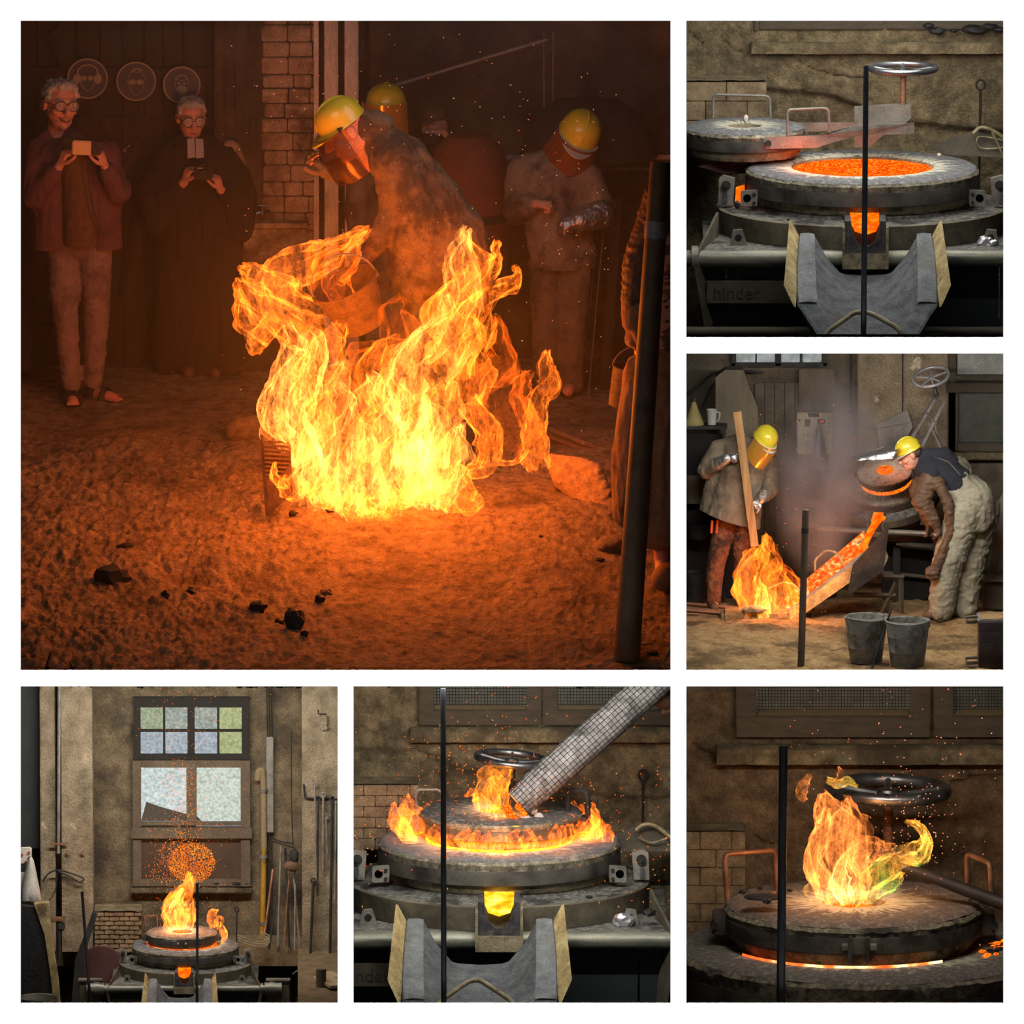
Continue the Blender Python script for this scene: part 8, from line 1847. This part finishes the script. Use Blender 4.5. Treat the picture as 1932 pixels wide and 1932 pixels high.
    bent_handle(t, [t.L(275, 1755, 20), t.L(273, 1728, 20), t.L(296, 1727, 20), t.L(297, 1750, 20)], 2.6, M_copper, bend=6); bent_handle(t, [t.L(412, 1760, 0), t.L(414, 1735, 0)], 4, M_black)
    mb = MB(); mb.lathe([(143, 0), (146, 1.5), (143, 3)], n=80); t.part('ember_seam', mb, glow('ember_seam4', [(200, 40, 20, .45), (255, 120, 50, .55), (255, 220, 150, .7)], 1.2, scale=20))
    poker(446, 1716, 1800, 662, 4.2, 1.4, 'thin ring-ended poker standing behind the whole furnace')
    t = T('air_hose', 'loops of thin dusty hose on the floor right of the whole furnace', 'hose', 485, 1775, 600); mb = MB()
    for o_ in (0, 5, 10): mb.spline([t.L(448, 1764 + o_), t.L(470, 1772 + o_), t.L(495, 1776 + o_), t.L(508, 1766 + o_), t.L(490, 1758 + o_)], 1.3, 6)
    t.solo(mb, M_rod2)
    # flame and sparks
    t = T('fire', 'tall yellow-orange flame rising from the lid under a ball of sparks', 'fire', 338, 1752, D0)
    f1 = flame_mat('flame_small', (1, .20, .014), .30, scale=34, fil=2.6, body=.2, edge_gain=2, stretch=(1, 1, .4)); fh = flame_mat('flame_small_hot', (1, .36, .05), .34, scale=34, fil=2, body=.25, stretch=(1, 1, .4))
    go = lambda pts, rad, sd, m, he=(1, .8): tongue(t, [t.L(a, b) for a, b in pts], rad, sd, m, he, n=22, sub=9)
    go([(338, 1754), (334, 1735), (328, 1715), (340, 1692), (352, 1672), (358, 1645)], [20, 26, 24, 18, 12, 3], 11, f1)
    go([(330, 1754), (322, 1730), (320, 1712), (330, 1695), (344, 1676)], [12, 14, 12, 9, 3], 12, f1)
    go([(348, 1754), (350, 1730), (346, 1705), (356, 1680), (366, 1655)], [14, 18, 18, 14, 3], 13, f1)
    go([(340, 1752), (338, 1725), (336, 1705), (348, 1685)], [14, 18, 14, 3], 14, fh)
    go([(322, 1712), (334, 1690), (346, 1676)], [4, 7, 2], 15, fh, (1.6, 1.6))
    go([(404, 1750), (400, 1735), (404, 1722), (412, 1716)], [6, 10, 8, 2], 16, f1); go([(415, 1776), (422, 1764), (418, 1750), (412, 1738)], [6, 9, 7, 2], 17, f1); go([(408, 1752), (414, 1736), (416, 1728)], [6, 7, 2], 18, f1)
    for (px, py, pw) in ((338, 1715, 2.2), (350, 1660, .9), (412, 1750, .3)): lamp('POINT', P(px, py, D0 - 30), pw, (1, .36, .07), radius=.05, name='fire_light')
    def sp(r, i):
        if i < 2300:
            a = r.uniform(0, 2 * PI); q = r.random() ** .45; x, y = 362 + q * 44 * math.cos(a), 1628 + q * 38 * math.sin(a); dv = (math.cos(a), 0, -math.sin(a) - .3); ln = r.uniform(.6, 1.4)
            if r.random() < .25: x -= r.random() * 50; y += r.uniform(-20, 30)
        elif i < 2900: x, y = r.gauss(345, 22), r.uniform(1440, 1640); dv = (r.uniform(-.5, .5), 0, 1); ln = r.uniform(.7, 1.8)
        else: x, y = r.gauss(350, 42), r.uniform(1297, 1780); dv = (r.uniform(-1, 1), 0, 1); ln = r.uniform(.7, 1.8)
        return x, y, r.uniform(-50, 50), dv, ln
    spark_cloud('sparks', 'dense ball and column of orange sparks above the tall flame', 360, 1620, D0, 3300, sp, M_spark4, (.34, .62), 4)
room4()
room_lamp((338, 1281, 112), (338, 1540, 700), (560, 16), 36, (1, .94, .84), spread=2.4)
# ---------------- room 5: lid lifted, flames all round
def room5():
    D0, DW = 900, 1260
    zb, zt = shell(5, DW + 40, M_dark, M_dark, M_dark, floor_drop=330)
    low = [(-400, -160), (-150, -160), (-60, -120), (60, -90), (200, -75), (400, -70)]
    ck = [[(-250, -200), (-200, -180), (-150, -190), (-90, -170)], [(-120, -150), (-60, -130)]]
    furnace_wall(5, 942, 1582, 1.045, DW, low, ck)
    window_low(5, 775, 1290, 1365, 1372, DW - 6, [(790, 1022), (1025, 1300)])
    brick_block(664, 1478, 790, 1600, 1080, 5, 44, 18, 'dusty brick pier left of the flame-ringed furnace')
    t = T('furnace', 'furnace ringed by low orange flames with its spout glowing yellow', 'furnace', 942, 1582, D0, k=1.045)
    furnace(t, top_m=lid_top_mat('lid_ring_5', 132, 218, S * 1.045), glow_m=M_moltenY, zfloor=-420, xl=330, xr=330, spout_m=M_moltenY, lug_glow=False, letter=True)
    mb = MB(); mb.lathe([(130, -4), (133, -1)], n=64); t.part('mouth_rim', mb, M_moltenY)
    clip_room(t.root, 5)
    t = T('casting_trough', 'grey clay-lined trough with ochre wings below the flame-ringed furnace', 'trough', 906, 1580, D0 - 20, k=1.11)
    trough(t, -690)
    bent_handle(t, [t.L(818, 1905, -600), t.L(836, 1885, -590), t.L(886, 1850, -560), t.L(906, 1849, -560), t.L(965, 1888, -590), t.L(975, 1910, -600)], 4.2, M_rod2, 'bail_handle', 12)
    t = T('furnace_cover', 'raised iron-banded lid hanging above the flame-ringed furnace', 'furnace lid', 945, 1578, D0 + 24, k=1.045)
    top_lid(t, 50, 146, 36, 5, front_clamp=False, m_top=lid_top_mat('lid_top_5', 36, 146, S, tint=(70, 64, 60)))
    bent_handle(t, [t.L(786, 1545, 60), t.L(784, 1490, 60), t.L(832, 1490, 60), t.L(836, 1540, 60)], 2.6, M_iron)
    bent_handle(t, [t.L(1072, 1540, -20), t.L(1072, 1491, -20), t.L(1107, 1493, -40), t.L(1110, 1545, -40)], 5, M_black)
    wh = t.L(966, 1432, 40); lid_mech(t, wh, 64, 6.5, t.L(966, 1500, 40), tilt=Matrix.Rotation(.1, 3, 'Y'))
    # wire-wrapped sleeve feeding the furnace
    t = T('wire_sleeve', 'pale wire-mesh-wrapped sleeve reaching down to the furnace lid from the upper right', 'sleeve', 980, 1520, D0 - 60)
    a, b = t.L(978, 1516), t.L(1262, 1262, 70); ax = (b - a).normalized(); L_ = (b - a).length
    mb = MB(); N_ = 60; pts = [a + ax * L_ * i / N_ for i in range(N_ + 1)]
    mb.tube(pts, [27 + 5 * min(1, i / 8) + .8 * math.sin(i * 1.9) for i in range(N_ + 1)], 36); mb.jit(2.2, .06, 3, 3)
    t.part('lining', mb, mat('pale_fibre', [(110, 106, 104), (168, 164, 162)], scale=20, rough=.9, bump=.8, bigcol=(50, 48, 48), bigscale=6, bigpos=(.54, .66)))
    mb = MB(); rr = 33; sd = ax.cross(Vector((0, 1, 0))).normalized(); up = sd.cross(ax)
    for i in range(22):
        an = 2 * PI * i / 22; mb.tube([a + ax * (L_ * q / 12) + (sd * math.cos(an) + up * math.sin(an)) * (29 + 4.5 * min(1, q / 2)) for q in range(13)], .55, 4)
    for i in range(42):
        q = i / 41; mb.tube([a + ax * L_ * q + (sd * math.cos(2 * PI * j / 20) + up * math.sin(2 * PI * j / 20)) * (29 + 4.5 * min(1, q * 6)) for j in range(20)], .55, 4, closed=True)
    t.part('wire_mesh', mb, M_black, kind='stuff'); clip_room(t.root, 5)
    for i in range(9):
        mb = MB(); mb.rock(a + Vector((-20 + i * 7 + 3 * math.sin(i * 5), -20 + 3 * i, -6 - 12 * (i % 3) + i * .6)), (9, 8, 8), i, .5, 2); t.part('burnt_end', mb, M_coke4 if i < 5 else mat('pale_ash', [(190, 170, 160), (215, 205, 198)], bump=.2), smooth=20)
    t = T('work_glove', 'brown dusty glove gripping the top of the wire-wrapped sleeve', 'glove', 1250, 1315, D0 + 60)
    mb = MB(); hand(mb, t.L(1290, 1318, 30), (-.9, -.4, .2), (-.2, .6, -.6), 1, 70, (.8, .8, .8, .8), thick=1.3); mb.capsule(t.L(1290, 1318, 30), t.L(1250, 1316), 22, 22)
    o = t.solo(None, M_leather, 180, mesh=remesh(mb, t.u, 2.4, 2, 'glove', 2, .06)); clip_room(o, 5)
    t = T('steel_pole', 'slim black pole standing left of the flame-ringed furnace spout', 'pole', 838, 1893, 120)
    mb = MB(); mb.cyl((0, 0, (zb - t.p.z) / t.u), t.L(836, 1299), 5.4, 5.2, 16); t.solo(mb, M_blackrod)
    poker(1212, 1462, 2000, DW - 24, 9.5, 2.5, 'thin ring-ended poker on the wall right of the ring of flames')
    t = T('metal_sheet', 'dark triangular steel sheet leaning right of the flame-ringed furnace', 'sheet', 1200, 1600, 1090)
    mb = MB(); poly3(mb, [t.L(1120, 1588, -20), t.L(1205, 1556), t.L(1262, 1566), t.L(1266, 1606, -10), t.L(1160, 1606, -20)], (0, 5, 0)); t.solo(mb, M_olive)
    t = T('air_hose', 'dusty hose looped at the right edge behind the ring of flames', 'hose', 1240, 1570, 1060)
    mb = MB(); mb.spline([t.L(1200, 1566), t.L(1214, 1556), t.L(1236, 1558), t.L(1268, 1582)], 4, 8); mb.spline([t.L(1204, 1580), t.L(1230, 1590), t.L(1266, 1578)], 2, 8); t.solo(mb, M_rod2)
    t = T('foil_ball', 'crumpled silver foil lump on the deck right of the ochre wing', 'foil', 1176, 1738, D0 - 235)
    mb = MB(); mb.rock((0, 0, 0), (21, 14, 16), 6, .5, 3, 2); t.solo(mb, M_foil, 15)
    for i, (px, py, r, lab) in enumerate(((1112, 1692, 8, 'grey slag lump on the ash ledge right of the yellow spout'), (690, 1672, 7, 'black slag stub on the ledge at the left of the flame-ringed furnace'), (1225, 1722, 16, 'flat dark slag flake on the deck at the right edge'))):
        t = T('slag_piece', lab, 'slag', px, py, D0 - 230 + 90 * (i == 1)); mb = MB(); mb.rock((0, 0, 0), (r, r * .7, r * .5), i, .5, 1); t.solo(mb, M_coal, 20)
    # flames
    t = T('fire', 'ring of ragged orange flames between the lid and the furnace mouth', 'fire', 942, 1582, D0)
    rnd = random.Random(8); fm = flame_mat('flame_ring', (1, .16, .010), .34, scale=26, fil=1.8, body=.4, edge_gain=1.4)
    for i in range(58):
        a = 2 * PI * i / 58 + rnd.uniform(-.05, .05); front = math.sin(a) < -.35
        r = (133 + rnd.uniform(-6, 4)) if front else (158 + rnd.uniform(-8, 16)); x, y = r * math.cos(a), r * math.sin(a) * .98; hgt = rnd.uniform(22, 46) if front else rnd.uniform(34, 66)
        o = 1 + hgt / 400
        tongue(t, [Vector((x, y, -2)), Vector((x * o, y * o, hgt * .5)), Vector((x * o + rnd.uniform(-6, 8), y * o, hgt))], [11, 11 + hgt * .12, 2], 200 + i, fm, (1, .6), n=14, sub=6, wob=.6)
    for i, (x, hg) in enumerate(((-168, 46), (-150, 62), (150, 40), (176, 44), (196, 34), (130, 52), (-120, 40), (90, 46), (30, 40), (-40, 42))):
        tongue(t, [Vector((x, -30, 0)), Vector((x * 1.04 - 4, -36, hg * .5)), Vector((x * 1.05, -36, hg))], [20, 16, 3], 300 + i, fm, (1, .6), n=16, sub=7)
    t = T('fire', 'orange flame licking up from the lid hole beside the wire sleeve', 'fire', 925, 1535, D0 + 10)
    f2 = flame_mat('flame_amber', (1, .24, .012), .26, scale=24, fil=1.8, body=.4, edge_gain=1.2)
    for i, (pts, rad) in enumerate((([(926, 1540), (918, 1500), (926, 1470), (948, 1450), (958, 1436)], [22, 26, 22, 14, 3]), ([(930, 1540), (908, 1512), (898, 1502), (892, 1512)], [18, 16, 8, 3]), ([(940, 1540), (940, 1500), (936, 1470), (930, 1452)], [18, 20, 16, 4]), ([(915, 1536), (930, 1490), (955, 1462), (964, 1446)], [14, 20, 14, 3]), ([(925, 1560), (930, 1540), (928, 1520)], [34, 26, 12]))):
        tongue(t, [t.L(a, b) for a, b in pts], rad, 400 + i, f2, (1, .8), n=20, sub=8)
    for (px, py, y, pw) in ((830, 1575, -150, 1.6), (1060, 1575, -150, 1.6), (945, 1590, -170, 2.2), (945, 1520, -60, 2.5), (780, 1560, 0, 1), (1110, 1560, 0, 1)): lamp('POINT', P(px, py, D0 + y), pw, (1, .3, .05), radius=.05, name='fire_light')
    def sp(r, i):
        a = r.uniform(0, 2 * PI)
        if i % 3 == 0: x, y = r.gauss(925, 60), 1536 - abs(r.gauss(0, 110))
        else: x, y = r.uniform(668, 1264), r.gauss(1585, 85)
        return x, y, r.uniform(-260, 60), (r.uniform(-1, 1), 0, r.uniform(-1, 1)), r.uniform(1, 3)
    spark_cloud('sparks', 'orange sparks flying about the flame-ringed furnace', 942, 1560, D0, 620, sp, M_spark, (.55, 1.0), 5)
room5()
room_lamp((966, 1281, 112), (960, 1560, 900), (570, 16), 34, (1, .96, .88), spread=2.4)
room_lamp((966, 1230, 520), (966, 1640, 800), (540, 60), 16, (1, .96, .88))

# ---------------- room 6: close-up of the lid with a green-edged flame
def room6():
    D0, DW = 600, 1080
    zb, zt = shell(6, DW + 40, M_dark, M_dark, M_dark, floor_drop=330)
    low = [(-400, 60), (400, 60)]
    ck = [[(-200, -225), (-170, -208), (-130, -205), (-60, -210)], [(90, -185), (150, -190), (180, -200)], [(-130, -120), (-100, -110)]]
    furnace_wall(6, 1640, 1782, 1.66, DW, low, ck, m=mat('old_plaster_warm', [(64, 50, 36), (96, 78, 56), (122, 100, 74), (146, 122, 92)], scale=9, detail=10, rough=.95, bump=.9, bscale=55, bdist=.02, nrough=.7, bigcol=(78, 58, 44), bigscale=1.6, bigpos=(.5, .68)))
    window_low(6, 1352, 1920, 1386, 1404, DW - 8, [(1388, 1756), (1762, 1960)], 1.35)
    brick_block(1290, 1566, 1406, 1770, 960, 6, 60, 30, 'dusty brick pier at the left behind the copper-lit handle')
    t = T('furnace', 'close view of a furnace ring below the banded lid with an ember-red seam', 'furnace', 1640, 1782, D0, k=1.66)
    lid_ring(t, 218, 120, 0, 24, 30, 20, lid_top_mat('lid_top_6', 120, 218, S * 1.66, tint=(98, 92, 86)), seed=4, n=128)
    mb = MB(); mb.lathe([(40, -54), (205, -54), (272, -64), (272, -150)], n=96); t.part('body_ring', mb, M_base)
    mb = MB(); mb.grid(lambda u_, v_: Vector((150 * math.cos(-2.62 + 1.75 * u_), 150 * math.sin(-2.62 + 1.75 * u_) , 1.5 + 3.2 * v_)) + Vector((-16, 0, 0)), 60, 2)
    t.part('ember_seam', mb, glow('ember_seam', [(255, 50, 20, .3), (255, 120, 50, .45), (255, 230, 170, .6)], 2.2, scale=7), label='glowing seam under the lid')
    rnd = random.Random(3)
    for i in range(26):
        a = rnd.uniform(-.55, .1); r = rnd.uniform(150, 172); mb = MB(); s_ = rnd.uniform(1.2, 3.4); mb.rock((r * math.cos(a) - 14, r * math.sin(a), 2.5), (s_ * 1.6, s_, s_ * .8), i, .5, 1); t.part('ember', mb, M_coke4 if i % 3 else M_coal, smooth=20)
    clip_room(t.root, 6)
    t = T('furnace_cover', 'iron-banded lid with a flame in its hole and two bent handles, close view', 'furnace lid', 1610, 1784, D0, k=1.66)
    top_lid(t, 52, 146, 34, 7, m_top=lid_top_mat('lid_top_6b', 34, 146, S * 1.66, soot=(60, 46, 40), tint=(112, 92, 78)), n=128)
    bent_handle(t, [t.L(1372, 1700, 20), t.L(1366, 1612, 20), t.L(1462, 1604, 60), t.L(1466, 1690, 60)], 3.2, M_copper, bend=8)
    bent_handle(t, [t.L(1826, 1690, 40), t.L(1824, 1611, 40), t.L(1868, 1628, 0), t.L(1872, 1712, 0)], 3.2, M_copper, bend=8)
    wh = t.L(1676, 1490, 160); lid_mech(t, wh, 66, 7.5, t.L(1676, 1600, 160), M_copper, tilt=Matrix.Rotation(.03, 3, 'Y'))
    mb = MB(); mb.rock(t.L(1440, 1692, -70), (22, 16, 3.5), 3, .3, 2); sc_ = t.part('slag_flake', mb, M_black, smooth=20)
    for px, py, r in ((1402, 1682, 5), (1434, 1676, 4), (1490, 1680, 4), (1447, 1700, 6), (1830, 1698, 3), (1456, 1684, 5)):
        mb = MB(); mb.rock(t.L(px, py, -60 + (1690 - py) * 4), (r, r, r * .6), int(px), .4, 1); t.part('slag_crumb', mb, M_black if px != 1456 else M_copper, smooth=20)
    clip_room(t.root, 6)
    t = T('stirring_bar', 'thick dark bar pushed into the green-edged flame from the right', 'bar', 1740, 1650, D0 - 30)
    mb = MB(); mb.tube([t.L(1700, 1636, 10), t.L(1745, 1650), t.L(1830, 1682, -30), t.L(1912, 1712, -60)], [8, 10, 12.5, 13], 20); o = t.solo(mb, mat('hot_bar', [(40, 34, 34), (64, 54, 50)], scale=10, rough=.6, metal=.3, bump=.3)); clip_room(o, 6)
    t = T('steel_pole', 'thick black pole in front of the close-up lid', 'pole', 1471, 1893, 110)
    mb = MB(); mb.cyl((0, 0, (zb - t.p.z) / t.u), t.L(1478, 1407), 8.6, 8.0, 20); t.solo(mb, M_blackrod)
    t = T('fire', 'orange flame with green edges shooting from the lid hole', 'fire', 1600, 1700, D0)
    fa = flame_mat('flame_salmon', (1, .25, .045), .21, scale=16, fil=2.4, body=.30, edge_gain=1.6, edge=1.7)
    fg = flame_mat('flame_green', (.9, .36, .04), .2, scale=15, fil=2.2, body=.2, edge_gain=1.6, col2=(.16, .42, .05))
    go = lambda pts, rad, sd, m, he=(1, .8), y=0, **k: tongue(t, [t.L(a, b, y) for a, b in pts], rad, sd, m, he, n=26, sub=9, **k)
    go([(1590, 1702), (1575, 1650), (1568, 1600), (1572, 1556), (1558, 1515), (1552, 1498)], [44, 44, 42, 40, 20, 4], 1, fa, wob=.4)
    go([(1580, 1702), (1545, 1650), (1534, 1600), (1556, 1560), (1568, 1526)], [30, 24, 20, 24, 6], 2, fa, y=-20, wob=.4)
    go([(1600, 1702), (1600, 1640), (1606, 1590), (1596, 1545), (1592, 1506)], [30, 40, 44, 30, 4], 3, fa, y=15, wob=.4)
    go([(1600, 1640), (1630, 1600), (1660, 1608), (1684, 1604)], [36, 32, 22, 8], 4, fa, y=10, wob=.4)
    go([(1608, 1704), (1634, 1672), (1672, 1640), (1712, 1616), (1744, 1596), (1748, 1572)], [16, 26, 30, 26, 16, 4], 5, fg, y=-5, wob=.5)
    go([(1625, 1700), (1660, 1682), (1690, 1664), (1700, 1650)], [12, 16, 14, 4], 6, fg, y=-20)
    go([(1700, 1630), (1740, 1615), (1752, 1590), (1730, 1560), (1710, 1548)], [18, 20, 12, 8, 3], 7, fg, y=10)
    go([(1536, 1700), (1532, 1680), (1545, 1650)], [8, 14, 6], 8, fg, y=-20)
    go([(1518, 1512), (1512, 1496), (1520, 1474), (1532, 1462)], [5, 10, 9, 3], 9, fa)
    go([(1560, 1470), (1580, 1478), (1600, 1474), (1618, 1484)], [7, 10, 9, 3], 10, fg)
    go([(1580, 1478), (1586, 1462), (1582, 1446)], [7, 7, 2], 11, fa)
    go([(1600, 1704), (1585, 1660), (1590, 1620)], [12, 20, 6], 12, flame_mat('flame_pale', (1, .45, .1), .5, scale=20, fil=1.6, body=.3))
    for (px, py, y, pw) in ((1585, 1620, -60, 3.2), (1600, 1560, -40, 2.5), (1690, 1620, -40, 1.4)): lamp('POINT', P(px, py, D0 + y), pw, (1, .42, .12), radius=.07, name='fire_light')
    def sp(r, i):
        if i % 4 == 0: x, y = r.uniform(1480, 1880), r.uniform(1300, 1500)
        else: x, y = r.gauss(1730, 40), r.gauss(1570, 70)
        return x, y, r.uniform(-160, 160), (r.uniform(-1, 1), 0, r.uniform(-1, 1)), r.uniform(1, 2.2)
    spark_cloud('sparks', 'pink and orange sparks drifting round the green-edged flame', 1700, 1540, D0, 260, sp, M_sparkp, (.9, 1.7), 6)
room6()
room_lamp((1594, 1281, 112), (1600, 1560, 900), (560, 16), 20, (1, .88, .74), spread=2.4)

# trim everything that would run through a side wall of its room
def _panel(v):
    d = v - CAM; q = d.dot(_cf); px = W / 2 + d.dot(_cx) / q * 16 * W; py = W / 2 - d.dot(_cz) / q * 16 * W
    return min(PANELS, key=lambda k: max(PANELS[k][0] - px, px - PANELS[k][2], 0) + max(PANELS[k][1] - py, py - PANELS[k][3], 0))
bpy.context.view_layer.update()
for o in [o for o in C.objects if o.parent is None and (o.get('category') or o.name.startswith('window'))]:
    if o.name.split('.')[0] in ('haze', 'smoke', 'sparks', 'fire'): continue
    clip_room(o, _panel(o.matrix_world.translation))
